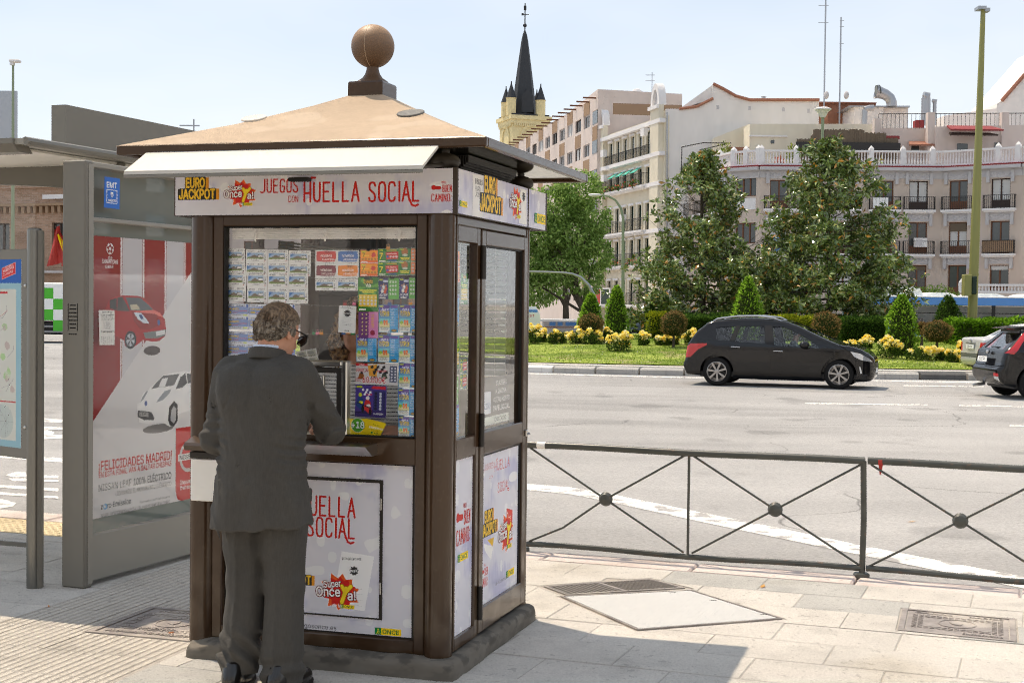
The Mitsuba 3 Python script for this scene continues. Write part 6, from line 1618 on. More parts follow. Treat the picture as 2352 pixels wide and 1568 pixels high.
card('scratch_card', 'purple and pink scratch card strip with yellow stars', 'scratch card', 'scratch cards in the kiosk window', X4(1730), Y4(250), X4(1908), Y4(492), purple_strip, 0, -.004)
card('race_banner_card', 'wide RASCA banner card promising 60.000 euros', 'sign', None, X4(1698), Y4(722), X4(2086), Y4(924), race_banner, -.01, .004)
card('scratch_card', 'purple scratch card with two racing motorbikes', 'scratch card', 'scratch cards in the kiosk window', X4(1695), Y4(918), X4(1978), Y4(1220), race_purple, -.02)
card('till_receipt', 'white till receipt with a black star, clipped on a cord', 'receipt', None, X4(1546), Y4(192), X4(1702), Y4(442), receipt, -.03, -.006)
a0, z1 = tk(X4(1628), Y4(1215)); a1, z0 = tk(X4(1975), Y4(1385))
M('yellow_card', lin(236, 208, 0), .45)
k = thing('age_sign', 'yellow age limit sign with a green disc reading +18', 'sign')
f = FRONT(TB - .002) @ frame([a0, z0, 0], [1, -.03, 0], [.03, 1, 0], [0, 0, 1])
w, h = a1 - a0, z1 - z0
put(k, mv(prism([(0, 0), (.86 * w, 0), (w, .72 * h), (.98 * w, .8 * h), (.5 * w, .98 * h), (0, .9 * h)], -.0015, 0), f), 'yellow_card')
pr = Print(.0002); eighteen(pr, w, h); m, c = pr.build(f); part(k, 'print', m, 'print', color=c)
q = [fr(392 + .25 * x, 653.3 + .25 * y, .26) for x, y in ((1190, 735), (1370, 735), (1335, 585), (1150, 618))]
k = thing('coupon_sheet', 'greyish coupon sheet leaning inside beside the hatch', 'lottery ticket')
put(k, mv(prism(q, -.0012, 0), FRONT(.26)), 'ticket_paper')
pr = Print(.0003)
qm = quadmap(q)
for i in range(2):
 for j in range(2):
  pr.poly([qm(.06 + .48 * i, .06 + .48 * j), qm(.48 + .48 * i, .06 + .48 * j), qm(.48 + .48 * i, .46 + .48 * j), qm(.06 + .48 * i, .46 + .48 * j)], (176, 178, 160)); pr.poly([qm(.12 + .48 * i, .2 + .48 * j), qm(.4 + .48 * i, .2 + .48 * j), qm(.36 + .48 * i, .4 + .48 * j), qm(.1 + .48 * i, .4 + .48 * j)], (120, 128, 124)); pr.poly([qm(.1 + .48 * i, .08 + .48 * j), qm(.44 + .48 * i, .08 + .48 * j), qm(.44 + .48 * i, .14 + .48 * j), qm(.1 + .48 * i, .14 + .48 * j)], (84, 86, 84))
m, c = pr.build(FRONT(.26)); part(k, 'print', m, 'print', color=c)
for i, y in enumerate((Y3(1236), Y3(1500), Y4(190), Y4(455), Y4(710))):
 z = tk(850, y)[1]
 solo('hanging_cord', f'thin cord across the window carrying the tickets, number {("one", "two", "three", "four", "five")[i]} from the top', 'cord', K(tube([(-1.186, TB + .004, z), (-.7, TB + .004, z - .004), (-.206, TB + .004, z)], .0010, 5)), 'grey_plastic', group=None)
M('clip_orange', lin(226, 150, 40), .4); M('clip_green', lin(40, 130, 70), .4); M('clip_pink', lin(220, 120, 150), .4); M('clip_blue', lin(60, 100, 160), .4)
for x, y, c, l in ((1817, Y3(1262), 'black', 'above the orange sevens'), (1998, Y3(1244), 'clip_orange', 'above the green sevens'), (2195, Y3(1240), 'black', 'above the salmon card'), (1806, Y3(1520), 'black', 'above the coin grid card'), (2037, Y3(1518), 'black', 'above the left football card'), (2170, Y3(1518), 'black', 'above the right football card'), (2012, Y4(190), 'clip_blue', 'above the upper left sandals card'), (2205, Y4(188), 'clip_orange', 'above the upper right sandals card'), (2010, Y4(466), 'clip_blue', 'above the middle sandals card'), (2200, Y4(468), 'white_paint', 'above the third sandals card'),
     (1318, Y4(460), 'clip_green', 'on the empty cord left of the dark post'), (1350, Y4(460), 'clip_pink', 'on the empty cord'), (1384, Y4(460), 'clip_orange', 'on the empty cord right'), (1590, Y4(460), 'clip_blue', 'below the receipt left'), (1635, Y4(452), 'clip_orange', 'below the receipt'), (1675, Y4(462), 'clip_green', 'below the receipt right'), (1602, Y4(192), 'red_tape', 'holding the receipt, left'), (1686, Y4(190), 'clip_pink', 'holding the receipt, right')):
 clip(X4(x), y, c, ({'black': 'black', 'clip_orange': 'orange', 'clip_blue': 'blue', 'clip_green': 'green', 'clip_pink': 'pink', 'white_paint': 'white', 'red_tape': 'red'}[c]) + ' binder clip ' + l)
for bb, zc_, dr_, lb in ((.15, 1.78, seven_orange, 'orange card uppermost'), (.15, 1.58, tutiplen, 'teal card second from the top'), (.16, 1.38, salary, 'green card third from the top'), (.15, 1.20, football, 'blue and green card fourth from the top'), (.16, 1.07, tutiplen, 'teal card lowest'), (.27, 1.68, salary, 'green card upper in the rear row'), (.27, 1.28, seven_green, 'green and red card lower in the rear row')):
 f = SIDE(-.072) @ frame([bb, zc_, 0], [1, 0, 0], [0, 1, 0], [0, 0, 1]); k = thing('scratch_card', 'scratch card in the narrow side window, ' + lb, 'scratch card', 'scratch cards in the kiosk window')
 put(k, mv(bx(0, .10, 0, .145, -.0012, 0), f), 'ticket_paper'); pr = Print(.0002); dr_(pr, .10, .145); m, c = pr.build(f); part(k, 'print', m, 'print', color=c)
# ============================================================ plants
M('leafy_gloss', {'type': 'mesh_attribute', 'name': 'vertex_color'}, .22, spec=.9)
def _bark(p, n, uv):
 return mi.Color3f(.085, .07, .055) * (.5 + fbm(p.x * 9, p.y * 9, p.z * 3, 3))
M('bark', proc(_bark), .9, spec=.1)
def leaves(P, D, L, W, C, bend=.25, rng=None):
 """many separate leaves: base points P, directions D, lengths L, widths W, colours C -> (mesh, colours)"""
 rng = rng or RNG
 n = len(P); D = D / (np.linalg.norm(D, axis=1, keepdims=True) + 1e-9)
 S = np.cross(D, rng.normal(size=(n, 3)) + [0, 0, 1.2]); S /= np.linalg.norm(S, axis=1, keepdims=True) + 1e-9
 N = np.cross(S, D)
 L, W = np.broadcast_to(L, n)[:, None], np.broadcast_to(W, n)[:, None]
 mid = P + D * L * .5 + N * L * bend * .4
 V = np.stack([P, mid + S * W * .5, P + D * L - N * L * bend * .3, mid - S * W * .5, mid + N * 0], 1)
 f = np.array([[0, 1, 4], [1, 2, 4], [2, 3, 4], [3, 0, 4]])
 V[:, 4] -= (N * W * .22)
 F = (np.arange(n)[:, None, None] * 5 + f[None]).reshape(-1, 3)
 return trimesh.Trimesh(V.reshape(-1, 3), F, process=False), np.repeat(C, 5, 0)
def pal(cols, n, rng, w=None, j=.25):
 c = np.array([lin(*q) for q in cols]); i = rng.choice(len(c), n, p=w)
 return np.clip(c[i] * (1 + j * rng.uniform(-1, 1, (n, 1))), 0, 1)
def mz(x, y):
 return float(mound(np.array(x), np.array(y)))
def on_lawn(xD, yD):
 for Y in np.arange(36.2, 64, .05):
  p = at(xD, yD, Y)
  if p[2] <= mz(p[0], p[1]):
   break
 return p[0], p[1], mz(p[0], p[1])
def magnolia(xD, Y, top, prof, seed, lab):
 rng = np.random.default_rng(seed)
 X = at(xD, 700, Y)[0]; z0 = mz(X, Y) - .05
 H = at(xD, top, Y)[2] - z0
 k = thing('magnolia_tree', lab, 'tree')
 limbs, tips = [], []
 spine = [np.array([X, Y, z0]), np.array([X + .05, Y, z0 + H * .3]), np.array([X - .05, Y + .05, z0 + H * .65]), np.array([X + rng.uniform(-.1, .1), Y, z0 + H * .97])]
 limbs.append(tube(np.array([np.interp(np.linspace(0, 3, 10), range(4), [s[j] for s in spine]) for j in range(3)]).T, np.linspace(.13, .015, 10), 7))
 R = lambda t_: np.interp(t_, prof[0], prof[1])
 nb = 74
 for b in range(nb):
  t_ = .03 + .94 * (b / nb) ** .95
  a = b * 2.39996 + rng.uniform(-.3, .3)
  base = np.array([np.interp(t_ * 3, range(4), [s[j] for s in spine]) for j in range(3)])
  r = R(min(t_ + .02, 1)) * rng.uniform(.72, 1.08)
  rise = H * min(.05 + .06 * t_, .5 * (1 - t_) + .01) * rng.uniform(.3, 1.5) - .25 * (t_ < .12)
  end = base + [r * math.cos(a), r * math.sin(a), rise]
  mid = (base + end) / 2 + [0, 0, -.12 * r]
  pts = np.array([base, mid, end])
  limbs.append(tube(pts, [.035 * (1 - t_) + .012, .02 * (1 - t_) + .008, .006], 5))
  m = int(7 + r * 18)
  for q in range(m):
   s = rng.uniform(.30, 1.05) ** .7
   p = base * (1 - s) ** 2 + 2 * mid * s * (1 - s) + end * s ** 2 if s <= 1 else end
   off = rng.normal(0, 1, 3) * np.array([.30, .30, .2]) * (.35 + .6 * s) * min(1, r)
   tp = p + off + [0, 0, .06]
   tips.append(np.r_[tp, rng.uniform(.7, 1.15)])
   if q % 4 == 0:
    limbs.append(tube([p, tp], [.008, .004], 4, False))
 tips = np.array(tips)
 tips = tips[tips[:, 2] < z0 + H]
 keep = meshkit.noise(tips[:, :3] * .95, seed) > .36 - .08 * (tips[:, 2] < z0 + H * .4)
 tips = tips[keep]
 P, D, L, C = [], [], [], []
 for t_ in tips:
  m = rng.integers(8, 14)
  d = rng.normal(0, 1, (m, 3)) + [0, 0, .35]; d /= np.linalg.norm(d, axis=1, keepdims=True)
  P.append(t_[:3] + d * .03); D.append(d * [1, 1, .8] + [0, 0, -.15]); L.append(rng.uniform(.17, .27, m) * t_[3])
 P, D, L = np.vstack(P), np.vstack(D), np.concatenate(L)
 C = pal([(80, 102, 48), (112, 132, 66), (150, 164, 102), (150, 146, 84), (182, 136, 68), (212, 152, 58)], len(P), rng, [.36, .34, .18, .08, .025, .015])
 m, c = leaves(P, D, L, L * .44, C, .3, rng)
 part(k, 'trunk', cat(limbs), 'bark', smooth=60)
 part(k, 'crown', m, 'leafy_gloss', color=c, kind='stuff')
magnolia(1612, 50, 345, ([0, .08, .3, .55, .8, 1.0], [1.6, 2.5, 2.7, 1.8, .85, .16]), 11, 'left of the two glossy-leaved magnolias, with paler airy top')
magnolia(1902, 49, 308, ([0, .08, .3, .55, .8, 1.0], [1.9, 2.8, 3.2, 2.2, 1.0, .16]), 23, 'right and taller of the two glossy-leaved magnolias')
def shrub(name, lab, cat_, group, x, y, z, prof, n, lf, cols, w=None, seed=1, sq=(1, 1), trunk=0.0, mat='leafy', core=None):
 """clipped shrub: leaves over and just inside a lathe-like surface prof (height, radius)"""
 rng = np.random.default_rng(seed)
 H = prof[0][-1]
 t = np.sort(rng.uniform(0, 1, n)) ** .9 * H
 a = rng.uniform(0, 2 * np.pi, n)
 bump_ = 1 + .22 * (meshkit.noise(np.stack([np.cos(a) * 2.2, np.sin(a) * 2.2, t * 3.2 / max(H, .5)], -1), seed) - .5) * 2 + rng.normal(0, .05, n)
 r = np.interp(t, prof[0], prof[1]) * bump_ * (1 - rng.exponential(.07, n))
 P = np.stack([x + r * np.cos(a) * sq[0], y + r * np.sin(a) * sq[1], z + trunk + t + rng.normal(0, .02, n)], -1)
 D = np.stack([np.cos(a), np.sin(a), rng.uniform(-.2, 1.3, n)], -1) + rng.normal(0, .45, (n, 3))
 C = pal(cols, n, rng, w)
 m, c = leaves(P, D, rng.uniform(.7, 1.3, n) * lf, rng.uniform(.7, 1.2, n) * lf * .55, C, .2, rng)
 hh = np.linspace(0, H, 9)
 cm = tr(lathe(np.c_[np.maximum(np.interp(hh, prof[0], prof[1]) * .86, .005), hh + trunk], 14), 0, 0, 0); cm = tr(sc(cm, sq[0], sq[1], 1), x, y, z)
 k = thing(name, lab, cat_, group)
 part(k, 'foliage', m, mat, color=c, kind='stuff')
 part(k, 'inner_twigs', cm, 'twig_dark')
 part(k, 'trunk', tube([[x, y, z - .05], [x + .01, y, z + trunk + H * .4]], [.05, .03], 6), 'bark')
 return k
M('twig_dark', lin(46, 56, 26), .95, spec=.05)
GREEN = [(116, 156, 42), (146, 188, 60), (88, 124, 34), (172, 206, 84)]
DGREEN = [(70, 100, 40), (54, 80, 34), (94, 126, 50)]
cone_prof = lambda H, r: ([0, .12 * H, .35 * H, .6 * H, .82 * H, .95 * H, H], [r * .75, r * .95, r, r * .82, r * .5, r * .22, .02])
for i, (xD, top, bot, hw, Y, lab) in enumerate([(1357, 676, 742, 27, 50, 'bright green cone shrub left of the taller one by the tall elm'), (1416, 658, 748, 26, 47, 'tall dark green egg-shaped shrub behind the largest rose bush'), (1718, 638, 742, 36, 42.5, 'bright green cone shrub between the two magnolias'),
          (1503, 672, 748, 24, 50, 'half hidden dark cone shrub at the left magnolia\'s left foot'), (2072, 678, 785, 35, 41, 'broad light green clipped shrub left of the bus windows'), (2178, 680, 782, 29, 46, 'narrow dark cone shrub before the bus'), (1765, 690, 748, 22, 50, 'small dark cone shrub right of the bright central one')]):
 X = at(xD, 700, Y)[0]; z = mz(X, Y); s = Y / 3229.8
 zt_ = at(xD, top, Y)[2]; zb_ = min(z, at(xD, bot, Y)[2]) if True else z
 shrub('cone_shrub', lab, 'shrub', 'clipped cone shrubs on the island', X, Y, z - .03, cone_prof(zt_ - z + .03, hw * s), 2200, .085, GREEN if i not in (3, 6, 5) else DGREEN, None, 40 + i)
BROWN = [(122, 96, 62), (146, 120, 78), (98, 84, 50), (160, 136, 96), (88, 92, 50)]
for i, (xD, top, bot, hw, Y, lab) in enumerate([(1357, 722, 754, 27, 45, 'brownish clipped ball shrub before the bright green cone at left'), (1548, 716, 762, 30, 43, 'brownish clipped ball shrub left of the black car'), (1898, 717, 778, 33, 40, 'tallest brownish ball shrub above the black car\'s bonnet'), (2153, 738, 784, 33, 42, 'flattened brownish ball shrub before the bus'), (2118, 742, 778, 14, 43, 'small brownish shrub left of the flattened one')]):
 X = at(xD, 700, Y)[0]; z = mz(X, Y); s = Y / 3229.8
 zt_ = at(xD, top, Y)[2]; H = max(.45, (zt_ - z)) ; tk_ = max(.05, H - 2 * hw * s * (.92 if i != 3 else .7))
 hb = H - tk_; r = hw * s
 shrub('ball_shrub', lab, 'shrub', 'clipped brown ball shrubs on the island', X, Y, z, ([hb * q for q in (0, .08, .25, .5, .75, .92, 1)], [r * q for q in (.35, .66, .93, 1, .86, .5, .05)]), 1700, .06, BROWN, None, 60 + i, trunk=tk_)
def hedge(lab, x0, x1, ytop, Y, depth, cols, seed, lf=.09, n=3800):
 rng = np.random.default_rng(seed)
 X0, X1 = at(x0, 700, Y)[0], at(x1, 700, Y)[0]; W = X1 - X0
 zt_ = at((x0 + x1) / 2, ytop, Y)[2]
 u, v, w = rng.uniform(0, 1, n), rng.uniform(0, 1, n), rng.uniform(0, 1, n)
 face = rng.choice(3, n, p=[.55, .35, .10])
 x = X0 + W * u; y = np.where(face == 0, Y, np.where(face == 1, Y + depth * v, Y + depth * w)); x = np.where(face == 2, X0 + W * (rng.uniform(0, 1, n) > .5), x)
 g = np.array([mz(a, b) for a, b in zip(x[::40], y[::40])]).mean()
 zz = np.where(face == 1, zt_, g + (zt_ - g) * v)
 nz_ = (meshkit.noise(np.stack([x * 1.7, y * 1.7, zz * 2], -1), seed) - .5)
 P = np.stack([x + nz_ * .2, y + nz_ * .35 + rng.exponential(.05, n) * (face == 0), zz + nz_ * .25 * (face == 1) + rng.normal(0, .03, n)], -1)
 D = np.stack([rng.normal(0, .6, n), np.where(face == 0, -1, 0) + rng.normal(0, .5, n), np.where(face == 1, 1, .4) + rng.normal(0, .4, n)], -1)
 m, c = leaves(P, D, rng.uniform(.7, 1.3, n) * lf, lf * .55, pal(cols, n, rng), .2, rng)
 k = thing('hedge', lab, 'hedge', 'hedges on the island')
 part(k, 'foliage', m, 'leafy', color=c, kind='stuff')
 part(k, 'inner_twigs', bx(X0 + .08, X1 - .08, Y + .08, Y + depth - .08, g - .2, zt_ - .08), 'twig_dark')
hedge('dark clipped hedge between the left magnolia and the brownish ball shrub', 1572, 1696, 728, 46.4, 1.0, DGREEN, 71)
hedge('yellow-green clipped hedge above the black car\'s roof', 1752, 1872, 731, 45.4, 1.0, [(150, 160, 40), (126, 144, 40), (176, 180, 60)], 72)
hedge('dark spreading hedge left of the broad light green shrub', 1936, 2040, 736, 45, 1.4, DGREEN, 73)
hedge('bright green glossy hedge at the foot of the tall olive pole', 2196, 2420, 738, 44, 1.2, [(104, 146, 36), (140, 182, 56), (78, 116, 30)], 74, .11, 5200)
hedge('small yellow-green hedge at the left magnolia\'s foot', 1490, 1530, 722, 47, .8, [(160, 164, 40), (130, 146, 40)], 75, .08, 900)
hedge('low dark hedge behind the two magnolias', 1640, 2030, 742, 53, 1.4, DGREEN, 76, .12, 4200)
ROSE = [(1226, 790, 17, 48), (1270, 790, 12, 34), (1290, 789, 12, 34), (1326, 789, 21, 36), (1362, 790, 21, 34), (1389, 786, 14, 38), (1420, 806, 29, 46), (1478, 793, 14, 32), (1522, 792, 20, 29), (1546, 791, 13, 27), (1586, 792, 15, 40), (1966, 806, 30, 30), (1926, 780, 9, 20), (2042, 823, 30, 54), (2113, 827, 34, 36), (2163, 828, 14, 27), (2190, 831, 18, 30), (2212, 813, 11, 28), (1246, 786, 12, 30), (1990, 800, 14, 26)]
where_r = ['leftmost, next to the kiosk door', 'third from the kiosk', 'fourth from the kiosk', 'fifth from the kiosk', 'before the low cone shrub', 'left of the tall egg-shaped shrub', 'largest and nearest, before the tall egg-shaped shrub', 'alone right of the largest one', 'left of the pair behind the car\'s tail', 'right of the pair behind the car\'s tail', 'just behind the black car\'s rear window', 'behind the black car\'s bonnet', 'small, behind the black car\'s windscreen', 'tall, right of the black car\'s nose', 'widest, between the black car and the silver car', 'small, left of the silver car', 'beside the silver car\'s boot', 'partly behind the silver car', 'second from the kiosk', 'above the black car\'s headlight']
for i, (xD, yD, hw, hp) in enumerate(ROSE):
 rng = np.random.default_rng(100 + i)
 x, y, z = on_lawn(xD, yD); s = y / 3229.8
 R, H = hw * s, hp * s
 k = thing('rose_bush', f'yellow rose bush, {where_r[i]}', 'rose bush', 'yellow rose bushes on the lawn')
 n = int(260 + 900 * R)
 a = rng.uniform(0, 6.283, n); r = R * np.sqrt(rng.uniform(0, 1, n)) * .95; h = H * rng.uniform(.02, .82, n) * (1 - .35 * (r / R) ** 2)
 P = np.stack([x + r * np.cos(a), y + r * np.sin(a) * .8, z + h], -1)
 m, c = leaves(P, rng.normal(0, 1, (n, 3)) + [0, 0, .5], rng.uniform(.05, .09, n), .045, pal([(70, 96, 40), (96, 120, 52), (56, 78, 34)], n, rng), .2, rng)
 part(k, 'foliage', m, 'leafy', color=c, kind='stuff')
 nb = max(6, int(6 + 17 * R + 3 * (i == 6) * 4))
 bl, bc = [], []
 for b in range(nb):
  aa = rng.uniform(0, 6.283); rr_ = R * math.sqrt(rng.uniform(.05, 1.1)); hh = H * rng.uniform(.62, 1.0) * (1 - .30 * (rr_ / R) ** 2) if rng.uniform() < .8 else H * rng.uniform(.25, .6)
  ctr = np.array([x + rr_ * math.cos(aa), y + rr_ * math.sin(aa) * .8, z + hh]); q = rng.uniform(.07, .115)
  nl = 20
  d = rng.normal(0, 1, (nl, 3)) + [0, -.3, .7]; d /= np.linalg.norm(d, axis=1, keepdims=True)
  mm, cc = leaves(ctr + d * q * .25, d + rng.normal(0, .3, (nl, 3)), np.full(nl, q), q * 1.1, pal([(252, 238, 130), (254, 244, 180), (248, 222, 84), (254, 250, 222)], nl, rng, [.35, .3, .2, .15], .06), .45, rng)
  bl.append(mm); bc.append(cc)
 part(k, 'blooms', cat(bl), 'leafy', color=np.vstack(bc), kind='stuff', label='yellow roses in bloom')
 part(k, 'stems', cat([tube([[x + R * .15 * math.cos(b), y + .1 * math.sin(b), z - .03], [x + R * .6 * math.cos(b), y + .3 * R * math.sin(b), z + H * .7]], .008, 4, False) for b in np.linspace(0, 5.5, 6)]), 'bark')
n = 700
rng = np.random.default_rng(9)
x, y = rng.uniform(-4, 22, n), 36.5 + rng.exponential(4, n)
ok = ((x - IC[0]) / IA) ** 2 + ((y - IC[1]) / IB) ** 2 < .86
x, y = x[ok], y[ok]
m, c = leaves(np.stack([x, y, mound(x, y) + .012], -1), rng.normal(0, 1, (len(x), 3)) * [1, 1, .2], np.full(len(x), .05), .05, pal([(236, 236, 230), (226, 224, 214), (190, 196, 120)], len(x), rng), .1, rng)
solo('lawn_daisies', 'white daisies scattered in the roundabout grass', 'flowers', m, 'leafy', kind='stuff', color=c)
n = 60000
x, y = rng.uniform(-6, 26, n), rng.uniform(36, 52, n)
ok = ((x - IC[0]) / IA) ** 2 + ((y - IC[1]) / IB) ** 2 < .9
x, y = x[ok], y[ok]
m, c = leaves(np.stack([x, y, mound(x, y) - .005], -1), rng.normal(0, .5, (len(x), 3)) + [0, 0, 1], rng.uniform(.03, .07, len(x)), .022, pal([(116, 144, 44), (140, 166, 60), (96, 124, 36), (160, 172, 80)], len(x), rng), .2, rng)
solo('grass_blades', 'grass blades of the roundabout lawn', 'grass', m, 'leafy', kind='stuff', color=c)
def broadleaf(name, lab, X, Y, z0, blobs, trunk_pts, n, lf, cols, seed, group=None, gap=.34):
 """leafy tree: blobs = crown lumps (dx, dy, z, rx, ry, rz) filled with small leaves, uneven and gappy"""
 rng = np.random.default_rng(seed)
 k = thing(name, lab, 'tree', group)
 vol = np.array([b[3] * b[4] * b[5] for b in blobs]) ** .7; i = rng.choice(len(blobs), n, p=vol / vol.sum()); B = np.array(blobs)[i]
 d = rng.normal(0, 1, (n, 3)); d /= np.linalg.norm(d, axis=1, keepdims=True)
 r = rng.uniform(.35, 1.05, n)[:, None] ** .5
 P = np.array([X, Y, z0]) + B[:, :3] + d * r * B[:, 3:]
 keep = meshkit.fbm(P * .9, 2, seed) > gap
 P, d = P[keep], d[keep]
 sz = rng.uniform(.7, 1.3, len(P)) * lf
 m, c = leaves(P, d * .4 + rng.normal(0, .7, P.shape) + [0, 0, -.25], sz, sz * .5, pal(cols, len(P), rng), .2, rng)
 part(k, 'crown', m, 'leafy', color=c, kind='stuff')
 limbs = [tube(trunk_pts + np.array([X, Y, z0]), np.linspace(.22, .07, len(trunk_pts)), 8)]
 top = trunk_pts[-1]
 for b in blobs:
  e = np.array(b[:3]); s = trunk_pts[min(len(trunk_pts) - 1, 1 + int(2 * rng.uniform()))]
  limbs.append(tube(np.array([s, (s + e) / 2 + [0, 0, .3], e]) + np.array([X, Y, z0]), [.09, .06, .02], 6))
 part(k, 'trunk', cat(limbs), 'bark', smooth=60)
ELM = [(128, 156, 82), (150, 178, 100), (104, 134, 64), (166, 190, 116)]
X = at(1335, 700, 72)[0]
rb = np.random.default_rng(4)
bl = [(-.2, 0, 7.6, 1.3, 1.3, 1.1), (-1.3, .2, 6.8, 1.4, 1.3, 1.1), (.5, 0, 6.2, 1.0, 1.2, 1.0), (-1.9, 0, 5.3, 1.4, 1.3, 1.1), (-.4, -.3, 5.2, 1.5, 1.3, 1.2), (.7, .2, 4.4, .9, 1, .9), (-2.6, .2, 3.9, 1.2, 1.2, 1.1), (-1.1, -.3, 3.7, 1.4, 1.2, 1.0), (.2, 0, 3.0, .9, 1, .8), (-2.2, 0, 2.6, 1.1, 1, .9), (-3.4, .3, 5.6, 1.3, 1.2, 1.3), (-3.2, .4, 7.0, 1.2, 1.2, 1), (-3.8, .2, 3.2, 1.2, 1.2, 1.1)]
broadleaf('elm_tree', 'feathery light green tree behind the kiosk\'s right corner with a leaning trunk', X, 72, -.1, bl, np.array([[.35, 0, 0], [.1, 0, 1.4], [-.3, 0, 3.0], [-.5, 0, 5.2]]), 27000, .20, ELM, 31, gap=.36)
X = at(1300, 700, 82)[0]
broadleaf('elm_tree', 'second light green tree further back behind the first trunk', X, 82, -.1, [(-.3, 0, 6.6, 2.0, 1.8, 1.6), (-2.0, 0, 5.2, 1.8, 1.6, 1.5), (1.0, 0, 4.4, 1.6, 1.5, 1.4), (-1.2, 0, 3.0, 1.8, 1.5, 1.0), (-4, 0, 5.6, 2, 1.8, 2)], np.array([[0, 0, 0], [0, 0, 1.6], [-.1, 0, 3.2], [-.2, 0, 5]]), 7000, .24, ELM, 32, gap=.40)
X = at(2152, 700, 88)[0]
broadleaf('round_bush', 'rounded green tree crown behind the bus roof', X, 88, -.1, [(0, 0, 2.0, 1.7, 1.5, 1.3), (-.7, 0, 1.4, 1.4, 1.2, 1.0), (.9, 0, 1.3, 1.3, 1.2, .9)], np.array([[0, 0, 0], [0, 0, .7], [0, 0, 1.4], [0, 0, 1.9]]), 5200, .16, [(96, 124, 60), (120, 146, 76), (80, 106, 48)], 33, gap=.25)
# ============================================================ vehicles
M('car_black', lin(6, 7, 11), .08, spec=.45, coat=.35)
M('car_silver', lin(190, 191, 194), .3, metal=.25, spec=.6, coat=1.0)
M('car_grey', lin(120, 124, 130), .28, metal=.5, coat=1.0)
M('car_blue', lin(52, 62, 92), .25, spec=.7, coat=1.0)
M('rubber', lin(26, 26, 27), .75, spec=.2)
M('alloy', lin(176, 172, 168), .35, metal=.7)
M('trim_black', lin(22, 22, 24), .45, spec=.4)
M('cabin', lin(34, 34, 38), .85, spec=.2)
M('tail_red', lin(186, 18, 26), .15, spec=.7, coat=1.0)
M('lamp_clear', lin(206, 210, 214), .12, metal=.5, coat=1.0)
M('chrome', lin(210, 210, 212), .15, metal=1.0)
M('plate_white', lin(226, 228, 228), .5)
scene['mat_car_glass'] = {'type': 'thindielectric', 'int_ior': 1.52, 'specular_transmittance': {'type': 'rgb', 'value': [.72, .78, .76]}}
def poly_sdf(P, X, Z):
 P = np.asarray(P, float)
 d = np.full(X.shape, 1e9); s = np.zeros(X.shape, bool)
 for (x0, z0), (x1, z1) in zip(P, np.roll(P, -1, 0)):
  ex, ez = x1 - x0, z1 - z0
  t = np.clip(((X - x0) * ex + (Z - z0) * ez) / (ex * ex + ez * ez), 0, 1)
  d = np.minimum(d, (X - x0 - t * ex) ** 2 + (Z - z0 - t * ez) ** 2)
  if z0 != z1:
   s ^= ((z0 > Z) != (z1 > Z)) & (X < (x1 - x0) * (Z - z0) / (z1 - z0) + x0)
 return np.where(s, -1, 1) * np.sqrt(d)
def wheel(par, M_, x, y, r, side, spokes=7):
 out = -1 if side < 0 else 1
 f = M_ @ frame([x, y, r], [1, 0, 0], [0, 0, 1], [0, out, 0]) if True else None
 w = part(par, 'wheel', mv(lathe([(.70 * r, -.19), (.93 * r, -.195), (r, -.16), (r, -.05), (.95 * r, -.012), (.80 * r, .0), (.69 * r, -.012), (.685 * r, -.185)], 36), f), 'rubber', smooth=50)
 rim = [lathe([(.69 * r, -.17), (.70 * r, -.012), (.66 * r, -.006), (.64 * r, -.03), (.63 * r, -.165)], 36), lathe([(.15 * r, -.05), (.15 * r, -.02), (.11 * r, -.012), (.001, -.012)], 20)]
 for k in range(spokes):
  a = k * 2 * math.pi / spokes + .3
  rim.append(rotz(hull([(.10 * r, -.06 * r, -.045), (.10 * r, .06 * r, -.045), (.66 * r, -.09 * r, -.04), (.66 * r, .09 * r, -.04), (.10 * r, -.05 * r, -.022), (.10 * r, .05 * r, -.022), (.66 * r, -.075 * r, -.014), (.66 * r, .075 * r, -.014)]), a))
 part(w, 'rim', mv(cat(rim), f), 'alloy', smooth=30)
 part(w, 'brake_disc', mv(lathe([(.5 * r, -.10), (.5 * r, -.085), (.001, -.085)], 24), f), 'trim_black')
